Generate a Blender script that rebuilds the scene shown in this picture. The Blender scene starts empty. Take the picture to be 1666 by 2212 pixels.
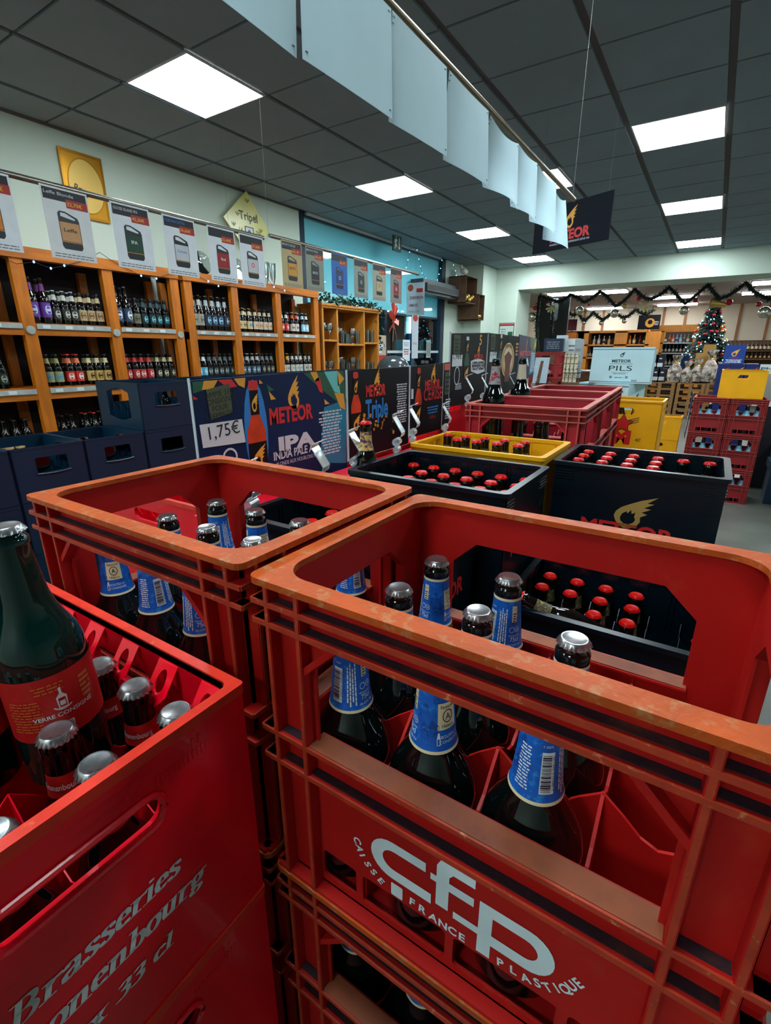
import bpy, math, random
from mathutils import Vector, Matrix
from mathutils.geometry import tessellate_polygon
random.seed(7)
PI = math.pi
sc = bpy.context.scene
COL = sc.collection
# ------------------------------------------------------------------ camera, world, exposure
CAMZ = 1.5                      # eye height above the floor, metres
FPX, CX, CY = 1053.0, 833.0, 1106.0
PITCH = math.atan(346 / FPX)
YAW = math.atan(717 / math.hypot(FPX, 346))
cam_d = bpy.data.cameras.new('camera')
cam = bpy.data.objects.new('camera', cam_d)
COL.objects.link(cam)
cam.location = (0, 0, CAMZ)
cam.rotation_euler = (PI / 2 - PITCH, 0, YAW)
cam_d.sensor_fit = 'HORIZONTAL'
cam_d.sensor_width = 36.0
cam_d.lens = 36.0 * FPX / 1666.0
cam_d.clip_start = 0.01
sc.camera = cam
w = bpy.data.worlds.new('world')
sc.world = w
w.use_nodes = True
w.node_tree.nodes['Background'].inputs[0].default_value = (0.55, 0.75, 0.85, 1)
w.node_tree.nodes['Background'].inputs[1].default_value = 0.03
sc.view_settings.view_transform = 'Standard'
sc.view_settings.look = 'None'
sc.view_settings.gamma = 1.0
sc.view_settings.use_curve_mapping = False
sc.view_settings.exposure = 1.5
PANEL_W = 11.0                  # radiance of the ceiling LED panels
CEIL = CAMZ + 1.6

_fh = Vector((-math.sin(YAW), math.cos(YAW), 0))
_r = Vector((math.cos(YAW), math.sin(YAW), 0))
_F = _fh * math.cos(PITCH) - Vector((0, 0, 1)) * math.sin(PITCH)
_U = Vector((0, 0, 1)) * math.cos(PITCH) + _fh * math.sin(PITCH)
def ray(px, py): return _F + _r * ((px - CX) / FPX) + _U * ((CY - py) / FPX)
def onx(px, py, X): d = ray(px, py); return d * (X / d.x) + Vector((0, 0, CAMZ))
def ony(px, py, Y): d = ray(px, py); return d * (Y / d.y) + Vector((0, 0, CAMZ))
def onz(px, py, Z): d = ray(px, py); return d * ((Z - CAMZ) / d.z) + Vector((0, 0, CAMZ))
def Z(h): return CAMZ + h

# ------------------------------------------------------------------ materials
MATS = {}
def srgb(r, g, b):
    f = lambda c: (c / 255 / 12.92) if c <= 10 else ((c / 255 + 0.055) / 1.055) ** 2.4
    return (f(r), f(g), f(b), 1)
def mat(name, col, rough=0.5, metal=0.0, var=0.0, scale=8.0, bump=0.0, bscale=60.0, coat=0.0, spec=0.5,
        trans=0.0, ior=1.45, emit=0.0, alpha=1.0, wear=None, wscale=14.0, wlo=0.5, whi=0.7, stretch=None, emc=None):
    if name in MATS: return MATS[name]
    m = bpy.data.materials.new(name); m.use_nodes = True
    nt = m.node_tree; N = nt.nodes; L = nt.links
    b = N['Principled BSDF']
    c = col if len(col) == 4 else (*col, 1)
    b.inputs['Base Color'].default_value = c
    b.inputs['Roughness'].default_value = rough
    b.inputs['Metallic'].default_value = metal
    b.inputs['Specular IOR Level'].default_value = spec
    b.inputs['IOR'].default_value = ior
    b.inputs['Coat Weight'].default_value = coat
    b.inputs['Transmission Weight'].default_value = trans
    b.inputs['Alpha'].default_value = alpha
    tc = N.new('ShaderNodeTexCoord')
    vec = tc.outputs['Object']
    if stretch:
        mp = N.new('ShaderNodeMapping'); mp.inputs['Scale'].default_value = stretch
        L.new(vec, mp.inputs[0]); vec = mp.outputs[0]
    nz = N.new('ShaderNodeTexNoise'); nz.inputs['Scale'].default_value = scale; nz.inputs['Detail'].default_value = 5
    L.new(vec, nz.inputs['Vector'])
    last = None
    if var > 0 or wear is None:
        rp = N.new('ShaderNodeValToRGB')
        v = max(var, 0.015)
        rp.color_ramp.elements[0].position = 0.3; rp.color_ramp.elements[1].position = 0.7
        rp.color_ramp.elements[0].color = (*[x * (1 - v) for x in c[:3]], 1)
        rp.color_ramp.elements[1].color = (*[min(1, x * (1 + v)) for x in c[:3]], 1)
        L.new(nz.outputs['Fac'], rp.inputs[0]); last = rp.outputs[0]
    if wear is not None:
        n2 = N.new('ShaderNodeTexNoise'); n2.inputs['Scale'].default_value = wscale; n2.inputs['Detail'].default_value = 8
        n2.inputs['Roughness'].default_value = 0.68
        L.new(vec, n2.inputs['Vector'])
        r2 = N.new('ShaderNodeValToRGB')
        r2.color_ramp.elements[0].position = wlo; r2.color_ramp.elements[1].position = whi
        L.new(n2.outputs['Fac'], r2.inputs[0])
        mx = N.new('ShaderNodeMix'); mx.data_type = 'RGBA'
        L.new(r2.outputs[0], mx.inputs[0])
        if last is not None: L.new(last, mx.inputs[6])
        else: mx.inputs[6].default_value = c
        mx.inputs[7].default_value = wear
        last = mx.outputs[2]
    L.new(last, b.inputs['Base Color'])
    if bump > 0:
        nb = N.new('ShaderNodeTexNoise'); nb.inputs['Scale'].default_value = bscale; nb.inputs['Detail'].default_value = 4
        L.new(vec, nb.inputs['Vector'])
        bp = N.new('ShaderNodeBump'); bp.inputs['Strength'].default_value = bump; bp.inputs['Distance'].default_value = 0.002
        L.new(nb.outputs['Fac'], bp.inputs['Height']); L.new(bp.outputs[0], b.inputs['Normal'])
    if emit > 0:
        b.inputs['Emission Color'].default_value = emc or c
        b.inputs['Emission Strength'].default_value = emit
    MATS[name] = m
    return m
def glassy(name, tint=(0.9, 0.96, 0.97, 1), mix=0.12, rough=0.02, film=None, fmix=0.35):
    """thin clear sheet: mostly see-through with a mirror-like sheen that grows at glancing angles"""
    if name in MATS: return MATS[name]
    m = bpy.data.materials.new(name); m.use_nodes = True
    nt = m.node_tree; N = nt.nodes; L = nt.links; N.clear()
    out = N.new('ShaderNodeOutputMaterial'); t = N.new('ShaderNodeBsdfTransparent'); g = N.new('ShaderNodeBsdfGlossy')
    t.inputs[0].default_value = tint; g.inputs[0].default_value = (0.95, 1, 1, 1); g.inputs['Roughness'].default_value = rough
    fr = N.new('ShaderNodeFresnel'); fr.inputs[0].default_value = 1.5
    ma = N.new('ShaderNodeMath'); ma.operation = 'ADD'; ma.inputs[1].default_value = mix; ma.use_clamp = True
    nz = N.new('ShaderNodeTexNoise'); nz.inputs['Scale'].default_value = 3.0
    rp = N.new('ShaderNodeValToRGB'); rp.color_ramp.elements[0].color = (*[x * 0.97 for x in tint[:3]], 1); rp.color_ramp.elements[1].color = tint
    L.new(nz.outputs['Fac'], rp.inputs[0]); L.new(rp.outputs[0], t.inputs[0])
    mx = N.new('ShaderNodeMixShader')
    L.new(fr.outputs[0], ma.inputs[0]); L.new(ma.outputs[0], mx.inputs[0]); L.new(t.outputs[0], mx.inputs[1]); L.new(g.outputs[0], mx.inputs[2])
    if film:
        df = N.new('ShaderNodeBsdfDiffuse'); df.inputs[0].default_value = film; m2 = N.new('ShaderNodeMixShader'); m2.inputs[0].default_value = fmix
        L.new(mx.outputs[0], m2.inputs[1]); L.new(df.outputs[0], m2.inputs[2]); L.new(m2.outputs[0], out.inputs[0])
    else: L.new(mx.outputs[0], out.inputs[0])
    MATS[name] = m
    return m
def flat(name, rgb, rough=0.55, var=0.04): return mat(name, srgb(*rgb), rough=rough, var=var, scale=20)

# ------------------------------------------------------------------ mesh helper
_TXT = {}
def text2d(s, bold=0.0, shear=0.0, res=3, spacing=1.0):
    k = (s, bold, shear, res, spacing)
    if k in _TXT: return _TXT[k]
    cu = bpy.data.curves.new('t', 'FONT'); cu.body = s; cu.size = 1.0; cu.fill_mode = 'BOTH'
    cu.resolution_u = res; cu.offset = bold; cu.shear = shear; cu.space_character = spacing
    ob = bpy.data.objects.new('t', cu)
    me = bpy.data.meshes.new_from_object(ob)
    vs = [(v.co.x, v.co.y) for v in me.vertices]; fs = [tuple(p.vertices) for p in me.polygons]
    bpy.data.objects.remove(ob); bpy.data.curves.remove(cu); bpy.data.meshes.remove(me)
    xs = [v[0] for v in vs] or [0]; ys = [v[1] for v in vs] or [0]
    _TXT[k] = (vs, fs, min(xs), max(xs), min(ys), max(ys))
    return _TXT[k]
def plane_map(o, u, v):
    o = Vector(o); u = Vector(u); v = Vector(v)
    n = u.cross(v).normalized()
    return lambda a, b, e=0.0: o + u * a + v * b + n * e
def lathe_map(rz, z0=0.0, a0=0.0):
    """unrolled label coordinates (a along the girth, b up) onto a surface of revolution"""
    def f(a, b, e=0.0):
        z = z0 + b; r = rz(z); th = a0 + a / max(rz(z0), 1e-4)
        return Vector(((r + e) * math.cos(th), (r + e) * math.sin(th), z))
    f.curved = True
    return f
class MB:
    def __init__(s): s.v = []; s.f = []
    def box(s, x0, y0, z0, x1, y1, z1):
        x0, x1 = sorted((x0, x1)); y0, y1 = sorted((y0, y1)); z0, z1 = sorted((z0, z1))
        i = len(s.v)
        s.v += [Vector(p) for p in ((x0, y0, z0), (x1, y0, z0), (x1, y1, z0), (x0, y1, z0), (x0, y0, z1), (x1, y0, z1), (x1, y1, z1), (x0, y1, z1))]
        s.f += [(i, i + 3, i + 2, i + 1), (i + 4, i + 5, i + 6, i + 7), (i, i + 1, i + 5, i + 4), (i + 1, i + 2, i + 6, i + 5), (i + 2, i + 3, i + 7, i + 6), (i + 3, i, i + 4, i + 7)]
        return s
    def poly(s, pts):
        i = len(s.v); s.v += [Vector(p) for p in pts]; s.f.append(tuple(range(i, i + len(pts)))); return s
    def beam(s, p, q, wx, wy, up=(0, 0, 1)):
        p = Vector(p); q = Vector(q); d = (q - p).normalized(); up = Vector(up)
        if abs(d.dot(up)) > 0.95: up = Vector((1, 0, 0))
        a = d.cross(up).normalized() * (wx / 2); b = a.cross(d).normalized() * (wy / 2)
        i = len(s.v)
        for c in (p, q): s.v += [c - a - b, c + a - b, c + a + b, c - a + b]
        s.f += [(i + 3, i + 2, i + 1, i), (i + 4, i + 5, i + 6, i + 7)] + [(i + k, i + (k + 1) % 4, i + 4 + (k + 1) % 4, i + 4 + k) for k in range(4)]
        return s
    def plate(s, mp, outer, holes=(), t=0.003, e=0.0):
        """flat plate with holes; face at offset e, body behind it by t (t=0: face only)"""
        loops = [list(outer)] + [list(h) for h in holes]
        tris = tessellate_polygon([[Vector((a, b, 0)) for a, b in lp] for lp in loops])
        flatp = [p for lp in loops for p in lp]
        i = len(s.v); n = len(flatp)
        s.v += [mp(a, b, e) for a, b in flatp]
        def area(t3):
            (ax, ay), (bx, by), (cx, cy) = [flatp[k] for k in t3]
            return (bx - ax) * (cy - ay) - (by - ay) * (cx - ax)
        tris = [t3 if area(t3) > 0 else (t3[0], t3[2], t3[1]) for t3 in tris]
        s.f += [(i + a, i + b, i + c) for a, b, c in tris]
        if t > 0:
            s.v += [mp(a, b, e - t) for a, b in flatp]
            s.f += [(i + n + c, i + n + b, i + n + a) for a, b, c in tris]
            k = 0
            for li, lp in enumerate(loops):
                m = len(lp)
                sa = sum(lp[j][0] * lp[(j + 1) % m][1] - lp[(j + 1) % m][0] * lp[j][1] for j in range(m))
                ccw = sa > 0
                for j in range(m):
                    a, b = i + k + j, i + k + (j + 1) % m
                    if (li == 0) != ccw: a, b = b, a
                    s.f.append((a, a + n, b + n, b))
                k += m
        return s
    def lathe(s, prof, seg=24, c=(0, 0, 0), mod=None):
        i = len(s.v); c = Vector(c); n = len(prof)
        for r, z in prof:
            for k in range(seg):
                a = 2 * PI * k / seg
                rr = r * (mod(k, z) if mod else 1)
                s.v.append(c + Vector((rr * math.cos(a), rr * math.sin(a), z)))
        for j in range(n - 1):
            for k in range(seg):
                a = i + j * seg + k; b = i + j * seg + (k + 1) % seg
                s.f.append((a, b, b + seg, a + seg))
        if prof[0][0] > 1e-6: s.f.append(tuple(i + k for k in reversed(range(seg))))
        if prof[-1][0] > 1e-6: s.f.append(tuple(i + (n - 1) * seg + k for k in range(seg)))
        return s
    def band(s, mp, a0, a1, b0, b1, na=16, nb=1, e=0.0):
        i = len(s.v)
        for y in range(nb + 1):
            for x in range(na + 1): s.v.append(mp(a0 + (a1 - a0) * x / na, b0 + (b1 - b0) * y / nb, e))
        for y in range(nb):
            for x in range(na):
                p = i + y * (na + 1) + x
                s.f.append((p, p + 1, p + na + 2, p + na + 1))
        return s
    def tube(s, pts, r, seg=8, closed=False):
        pts = [Vector(p) for p in pts]; n = len(pts); i = len(s.v)
        up = Vector((0, 0, 1))
        for j, p in enumerate(pts):
            d = (pts[(j + 1) % n] - pts[j - 1]) if (closed or 0 < j < n - 1) else (pts[1] - pts[0] if j == 0 else pts[-1] - pts[-2])
            d.normalize()
            a = d.cross(up)
            if a.length < 1e-3: a = d.cross(Vector((1, 0, 0)))
            a.normalize(); b = d.cross(a)
            rr = r[j] if isinstance(r, (list, tuple)) else r
            for k in range(seg):
                t = 2 * PI * k / seg
                s.v.append(p + a * (rr * math.cos(t)) + b * (rr * math.sin(t)))
        for j in range(n if closed else n - 1):
            for k in range(seg):
                p = i + j * seg + k; q = i + j * seg + (k + 1) % seg
                p2 = i + ((j + 1) % n) * seg + k; q2 = i + ((j + 1) % n) * seg + (k + 1) % seg
                s.f.append((p, p2, q2, q))
        if not closed:
            s.f.append(tuple(i + k for k in range(seg))); s.f.append(tuple(i + (n - 1) * seg + k for k in reversed(range(seg))))
        return s
    def text(s, mp, txt, x, y, size, align='L', width=None, bold=0.0, shear=0.0, e=0.0006, res=3, rot=0.0, spacing=1.0):
        vs, fs, x0, x1, y0, y1 = text2d(txt, bold, shear, res, spacing)
        sx = size / 0.73; sy = sx      # size = cap height
        if width: sx = width / max(x1 - x0, 1e-4)
        w_ = (x1 - x0) * sx
        ox = x - x0 * sx - {'L': 0, 'C': w_ / 2, 'R': w_}[align]
        i = len(s.v); ca, sa = math.cos(rot), math.sin(rot)
        for vx, vy in vs:
            a = ox + vx * sx - x; b = vy * sy
            s.v.append(mp(x + a * ca - b * sa, y + a * sa + b * ca, e))
        s.f += [tuple(i + k for k in f) for f in fs]
        return s
    def rect(s, mp, x0, y0, x1, y1, e=0.0004):
        if getattr(mp, 'curved', False): return s.band(mp, x0, x1, y0, y1, max(1, int(abs(x1 - x0) / 0.0025)), max(1, int(abs(y1 - y0) / 0.008)), e)
        i = len(s.v); s.v += [mp(x0, y0, e), mp(x1, y0, e), mp(x1, y1, e), mp(x0, y1, e)]; s.f.append((i, i + 1, i + 2, i + 3)); return s
    def barcode(s, mp, x0, y0, x1, y1, n=28, e=0.0008, seed=1, vert=False):
        rg = random.Random(seed); 
        L_ = (y1 - y0) if vert else (x1 - x0); p = 0.0
        while p < 1:
            wd = rg.choice((1, 1, 2, 3)) / (n * 2.4); q = min(1, p + wd)
            if vert: s.rect(mp, x0, y0 + p * L_, x1, y0 + q * L_, e)
            else: s.rect(mp, x0 + p * L_, y0, x0 + q * L_, y1, e)
            p = q + rg.choice((1, 1, 2)) / (n * 2.4)
        return s
    def lines(s, mp, x0, y0, x1, y1, n, e=0.0006, seed=1, h=0.45, ragged=0.25, center=True):
        """rows of tiny illegible print"""
        rg = random.Random(seed); st = (y1 - y0) / n
        for k in range(n):
            yy = y1 - st * (k + 1); wd = (x1 - x0) * (1 - rg.random() * ragged)
            xa = (x0 + x1) / 2 - wd / 2 if center else x0
            p = xa
            while p < xa + wd:
                q = min(xa + wd, p + st * rg.uniform(0.8, 2.6))
                s.rect(mp, p, yy, q, yy + st * h, e); p = q + st * 0.35
        return s
    def xf(s, M):
        s.v = [M @ p for p in s.v]; return s
    def mesh(s, name, m, smooth=False, angle=None):
        me = bpy.data.meshes.new(name)
        me.from_pydata([tuple(p) for p in s.v], [], s.f)
        if smooth:
            me.polygons.foreach_set('use_smooth', [True] * len(me.polygons))
            me.update()
            try: me.set_sharp_from_angle(angle=angle or math.radians(40))
            except Exception: pass
        me.update()
        me.materials.append(m)
        return me
def link(name, me, parent=None, loc=(0, 0, 0), rot=(0, 0, 0), scale=None):
    o = bpy.data.objects.new(name, me); COL.objects.link(o)
    o.location = loc; o.rotation_euler = rot
    if scale: o.scale = scale
    if parent: o.parent = parent
    return o
def put(name, mb, m, parent=None, smooth=False, loc=(0, 0, 0), rot=(0, 0, 0), angle=None):
    return link(name, mb.mesh(name, m, smooth, angle), parent, loc, rot)
def tag(o, label, cat, group=None, kind=None):
    if label: o['label'] = label
    if cat: o['category'] = cat
    if group: o['group'] = group
    if kind: o['kind'] = kind
    return o
def empty(name, loc, rz, label, cat, group=None):
    o = bpy.data.objects.new(name, None); COL.objects.link(o)
    o.location = loc; o.rotation_euler = (0, 0, rz); o.empty_display_size = 0.05
    return tag(o, label, cat, group)
def struct(o): o['kind'] = 'structure'; return o
def copy_tree(o, parent=None):
    c = o.copy(); COL.objects.link(c); c.parent = parent
    for ch in o.children: copy_tree(ch, c)
    return c
def rrect(x0, y0, x1, y1, r, n=4):
    pts = []
    for cx, cy, a in ((x1 - r, y0 + r, -PI / 2), (x1 - r, y1 - r, 0), (x0 + r, y1 - r, PI / 2), (x0 + r, y0 + r, PI)):
        for k in range(n + 1):
            t = a + PI / 2 * k / n; pts.append((cx + r * math.cos(t), cy + r * math.sin(t)))
    return pts
def circ(cx, cy, r, n=20, ry=None): return [(cx + r * math.cos(2 * PI * k / n), cy + (ry or r) * math.sin(2 * PI * k / n)) for k in range(n)]
COMET_OUT = [(.05, .20), (.0, .33), (.04, .47), (.16, .60), (.36, .72), (.62, .86), (1.0, 1.0), (.76, .80), (.93, .80), (.70, .66), (.87, .64), (.66, .52), (.80, .48), (.64, .38), (.66, .24), (.58, .10), (.44, .02), (.28, .0), (.14, .07)]
COMET_IN = [(.16, .30), (.20, .42), (.30, .50), (.33, .44), (.41, .56), (.43, .44), (.52, .50), (.50, .37), (.54, .28), (.49, .18), (.38, .12), (.26, .14), (.18, .21)]
def comet(mb, mp, x, y, h, wd=None, e=0.0006, rot=0.0):
    wd = wd or h * 0.8
    ca, sa = math.cos(rot), math.sin(rot)
    T = lambda p: (x + ((p[0] - .4) * wd) * ca - ((p[1] - .5) * h) * sa, y + ((p[0] - .4) * wd) * sa + ((p[1] - .5) * h) * ca)
    mb.plate(mp, [T(p) for p in COMET_OUT], [[T(p) for p in COMET_IN]], t=0, e=e)
# ------------------------------------------------------------------ setting
M_wall = mat('wall_paint', srgb(200, 214, 200), 0.85, var=0.05, scale=1.2, bump=0.05, bscale=120)
M_tile = mat('ceiling_tile', srgb(126, 142, 150), 0.9, var=0.05, scale=3, bump=0.12, bscale=400)
M_joint = mat('ceiling_joint', srgb(92, 92, 92), 0.8, var=0.05)
M_floor = mat('floor_concrete', srgb(98, 98, 90), 0.35, var=0.22, scale=1.6, bump=0.05, bscale=40, wear=srgb(70, 70, 66), wscale=0.9, wlo=0.45, whi=0.75)
M_led = mat('led_diffuser', (1, 1, 1, 1), 0.6, emit=PANEL_W, emc=(0.82, 0.95, 1.0, 1))
M_ledf = mat('led_frame', srgb(205, 205, 205), 0.5)
M_frame = mat('window_metal', srgb(22, 40, 58), 0.35, var=0.08)
M_alu = mat('brushed_metal', srgb(150, 146, 135), 0.32, metal=0.9, var=0.1, scale=40, stretch=(1, 8, 1))

struct(put('floor', MB().box(-7.2, -3, -0.1, 5, 20, 0), M_floor))
YB = 10.48
ceil = struct(put('ceiling', MB().box(-4.5, -3, CEIL + 0.014, 4.6, YB, CEIL + 0.1), M_joint))
XL = [-4.45, -4.05] + [-3.41 + 0.64 * k for k in range(8)]
YL = [1.05 + 0.6 * k for k in range(16)] + [YB]
panels = {}
def panel_spots():
    for k, y in enumerate((2.25, 4.65, 7.05, 9.45)): yield (-3.41, y)
    for k, y in enumerate((4.65, 7.05, 9.45)): yield (-0.85, y)
    yield (-2.13, 5.25)
    for y in (-2.55, -0.15): yield (-3.41, y)  # unseen; rearmost row, behind the camera, added to brighten front faces
    for y in (-2.55, -0.15, 2.25): yield (-0.85, y)  # rearmost of these also an added, unseen light behind the camera
    for y in (2.25, 4.65, 7.05, 9.45): yield (1.71, y)
SPOTS = list(panel_spots())
tile_cache = {}
for a, b in zip(XL, XL[1:]):
    for c, d in zip(YL, YL[1:]):
        if any(abs(a - px) < 0.05 and abs(c - py) < 0.05 for px, py in SPOTS): continue
        k = (round(b - a, 2), round(d - c, 2))
        if k not in tile_cache:
            W_, H_ = k
            tile_cache[k] = MB().box(0.022, 0.009, 0, W_ - 0.022, H_ - 0.009, 0.014).mesh('ceiling_tile', M_tile)
        link('ceiling_tile', tile_cache[k], ceil, (a, c, CEIL))
# the ceiling continues plain outside the frame
put('plain_field', MB().box(1.71, -3, CEIL, 4.6, YB, CEIL + 0.014).box(-4.45, -3, CEIL, 1.71, 1.04, CEIL + 0.014), M_tile, ceil)
pl_names = ['above the gold square sign', 'above the diamond sign and poster rail', 'third in the row along the shelf wall', 'last of the shelf-wall row, by the pillar',
            'largest of the three beside the hanging blue sign', 'middle one of the row beside the hanging blue sign', 'last of its row against the beam', 'half hidden behind the rail of white sheets']
led_me = MB().box(0.03, 0.012, 0, 0.61, 0.588, 0.012).mesh('diffuser', M_led)
ledf_me = MB().plate(plane_map((0, 0, 0), (0, 1, 0), (1, 0, 0)), [(0.0, 0.02), (0.6, 0.02), (0.6, 0.62), (0.0, 0.62)], [[(0.012, 0.03), (0.588, 0.03), (0.588, 0.61), (0.012, 0.61)]], t=0.013).mesh('frame', M_ledf)
for i, (x, y) in enumerate(SPOTS):
    lb = 'square white ceiling light panel ' + (pl_names[i] if i < len(pl_names) else f'out of sight overhead, {["first", "second", "third", "fourth", "fifth", "sixth", "seventh", "eighth", "ninth", "tenth", "eleventh", "twelfth"][i - len(pl_names)]} from the wall')
    p = empty('ceiling_light', (x, y, CEIL - 0.002), 0, lb, 'ceiling light', 'square ceiling light panels')
    link('diffuser', led_me, p); link('frame', ledf_me, p)
# walls of the shop
wl = struct(put('wall_left', MB().box(-4.6, -3, 0, -4.45, 4.98, CEIL).box(-4.6, 8.86, 0, -4.45, YB, CEIL).box(-4.45, 9.77, 0, -4.06, YB, CEIL), M_wall))
struct(put('wall_back', MB().box(-4.45, YB, 0, -3.587, 11.3, CEIL).box(-3.587, YB, Z(1.19), 4.6, 11.3, CEIL), M_wall))
struct(put('wall_right', MB().box(4.6, -3, 0, 4.7, 20, CEIL), M_wall))
struct(put('wall_front', MB().box(-4.6, -3.1, 0, 4.6, -3, CEIL), M_wall))
# shadow-gap strip where the left wall meets the ceiling
struct(put('trim_1', MB().box(-4.45, -3, CEIL - 0.015, -4.425, 4.98, CEIL), M_joint))
# glazed screen in the left wall
win = struct(put('window_1', MB().box(-4.56, 4.98, 0, -4.45, 5.07, CEIL).box(-4.56, 8.74, 0, -4.43, 8.88, CEIL).box(-4.55, 5.07, CEIL - 0.05, -4.46, 8.74, CEIL).box(-4.55, 5.07, 0, -4.46, 8.74, 0.12), M_frame))
M_glass = glassy('shop_glass', (0.70, 0.92, 0.96, 1), 0.10)
M_film = glassy('filmed_glass', (0.5, 0.78, 0.84, 1), 0.30, film=(0.30, 0.82, 0.90, 1), fmix=0.68)
ZT = Z(0.60)
put('pane', MB().box(-4.515, 5.07, ZT, -4.505, 8.74, CEIL - 0.05), M_film, win)
put('pane', MB().box(-4.515, 5.07, 0.12, -4.505, 6.85, ZT - 0.03), M_glass, win)
put('pane', MB().box(-4.515, 6.93, 0.12, -4.505, 7.7, ZT - 0.03), M_glass, win)
put('pane', MB().box(-4.515, 7.8, 0.12, -4.505, 8.74, ZT - 0.03), M_glass, win)
put('head_rail', MB().box(-4.54, 5.07, ZT - 0.03, -4.47, 8.74, ZT), M_frame, win)
put('mullion', MB().box(-4.55, 6.85, 0, -4.45, 6.93, Z(0.62)), M_frame, win)
put('mullion', MB().box(-4.55, 7.7, 0, -4.45, 7.8, Z(0.30)), mat('door_blue', srgb(20, 70, 105), 0.35), win)
put('transom', MB().box(-4.55, 6.93, Z(-0.02), -4.46, 8.74, Z(0.02)), mat('transom_white', srgb(190, 200, 205), 0.5), win)
put('ceiling_track', MB().box(-4.46, 5.1, CEIL - 0.03, -4.42, 8.7, CEIL - 0.005), mat('track_white', srgb(200, 205, 205), 0.5), win)
# lobby behind the glass
led_lob = MB().box(0.03, 0.012, 0, 0.61, 0.588, 0.012).mesh('diffuser', mat('led_lobby', (1, 1, 1, 1), 0.6, emit=26.0, emc=(0.75, 0.93, 1.0, 1)))
lob = struct(put('wall_lobby', MB().box(-7.1, 4.4, 0, -7.0, 9.6, CEIL).box(-7.1, 4.3, 0, -4.6, 4.4, CEIL).box(-7.1, 9.5, 0, -4.6, 9.6, CEIL), mat('lobby_paint', srgb(205, 224, 228), 0.8, var=0.04)))
lc = struct(put('ceiling_lobby', MB().box(-7.1, 4.3, CEIL, -4.56, 9.6, CEIL + 0.1), mat('lobby_ceiling', srgb(150, 175, 180), 0.9, var=0.03)))
for k in range(4): put('joint', MB().box(-7.0, 5.0 + 1.2 * k, CEIL - 0.003, -4.6, 5.02 + 1.2 * k, CEIL), M_joint, lc)
for k in range(3): put('joint', MB().box(-6.6 + 0.64 * k, 4.4, CEIL - 0.003, -6.58 + 0.64 * k, 9.5, CEIL), M_joint, lc)
wd = struct(put('door_1', MB().box(-6.99, 5.2, 0, -6.93, 9.2, Z(0.02)), mat('dark_glass', srgb(30, 60, 74), 0.2)))
put('door_frame', MB().box(-6.93, 6.05, 0, -6.90, 6.15, Z(0.02)).box(-6.93, 5.15, Z(0.02), -6.9, 9.2, Z(0.06)), M_frame, wd)
for y, nm in ((5.6, 'nearer'), (7.4, 'farther')):
    p = empty('lobby_light', (-6.1, y, CEIL - 0.01), 0, f'{nm} square ceiling light in the lobby behind the glass', 'ceiling light', 'lobby ceiling lights')
    for q in (0, 0.64):
        link('diffuser', led_lob, p, (0, q, 0)); link('frame', ledf_me, p, (0, q, 0))
# back room
C2 = 2.85
struct(put('floor_threshold', MB().box(-1.35, 11.28, 0.0, 4.5, 11.36, 0.006), mat('threshold_metal', srgb(140, 140, 135), 0.4, metal=0.7)))
wb = struct(put('wall_far', MB().box(-5.4, 18.8, 0, 4.7, 18.95, CEIL).box(-5.4, 11.3, 0, -5.3, 18.8, CEIL), mat('far_wall_paint', srgb(205, 196, 175), 0.85, var=0.05, scale=0.8)))
struct(put('ceiling_far', MB().box(-5.4, 11.3, C2, 4.7, 18.9, C2 + 0.1), mat('far_ceiling', srgb(150, 140, 135), 0.9, var=0.06, scale=0.7)))
M_batten = mat('batten_wood', srgb(140, 92, 52), 0.6, var=0.2, scale=6)
for x in (-4.6, -4.05, -3.45, -2.2, -1.65, -1.05, -0.35, 0.35, 1.05, 1.9, 2.8): put('batten', MB().box(x, 18.76, 0.9, x + 0.07, 18.8, C2), M_batten, wb)
M_led2 = mat('led_tube', (1, 1, 1, 1), 0.6, emit=9.0, emc=(0.93, 0.97, 1.0, 1))
tub = MB().box(0, 0, 0, 1.0, 0.45, 0.03).mesh('diffuser', M_led2)
tubf = MB().box(-0.02, -0.02, 0.03, 1.02, 0.47, 0.05).mesh('housing', M_ledf)
for i, (px, py) in enumerate(((1183, 637), (1250, 634), (1268, 668), (1405, 644), (1420, 660), (1605, 634), (1628, 612), (1655, 634))):
    q = onz(px, py, C2 - 0.05)
    nm = ['beside the dark curtain', 'behind the first silver bauble', 'low behind the garland swag', 'in the middle, nearer of two', 'in the middle, farther of two', 'right of the tree tip', 'at the frame edge, nearer', 'at the frame edge, farther'][i]
    p = empty('back_room_light', (q.x, min(q.y, 18.0), C2 - 0.051), 0, f'long white back-room ceiling light {nm}', 'ceiling light', 'back-room ceiling lights')
    link('diffuser', tub, p); link('housing', tubf, p)
# ------------------------------------------------------------------ bottles
def rz_of(prof):
    def f(z):
        for (r0, z0), (r1, z1) in zip(prof, prof[1:]):
            if z0 <= z <= z1 and z1 > z0: return r0 + (r1 - r0) * (z - z0) / (z1 - z0)
        return prof[-1][0]
    return f
M_brown = mat('brown_glass', srgb(13, 8, 6), 0.05, var=0.1, spec=0.5, coat=0.3)
M_dkgreen = mat('dark_green_glass', srgb(5, 11, 11), 0.05, var=0.1, spec=0.5, coat=0.3)
M_green = mat('green_glass', srgb(3, 34, 30), 0.05, var=0.1, spec=0.35, coat=0.25)
M_cap = mat('silver_cap', srgb(176, 178, 180), 0.28, metal=0.95, var=0.15, scale=120, wear=srgb(90, 92, 96), wscale=90, wlo=0.55, whi=0.75)
M_redcap = mat('red_cap', srgb(206, 10, 6), 0.30, var=0.08, spec=0.35)
M_redcap_old = mat('crimson_cap', srgb(130, 24, 28), 0.35, var=0.08)
M_cappr = mat('cap_print', srgb(190, 150, 60), 0.4)
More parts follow.
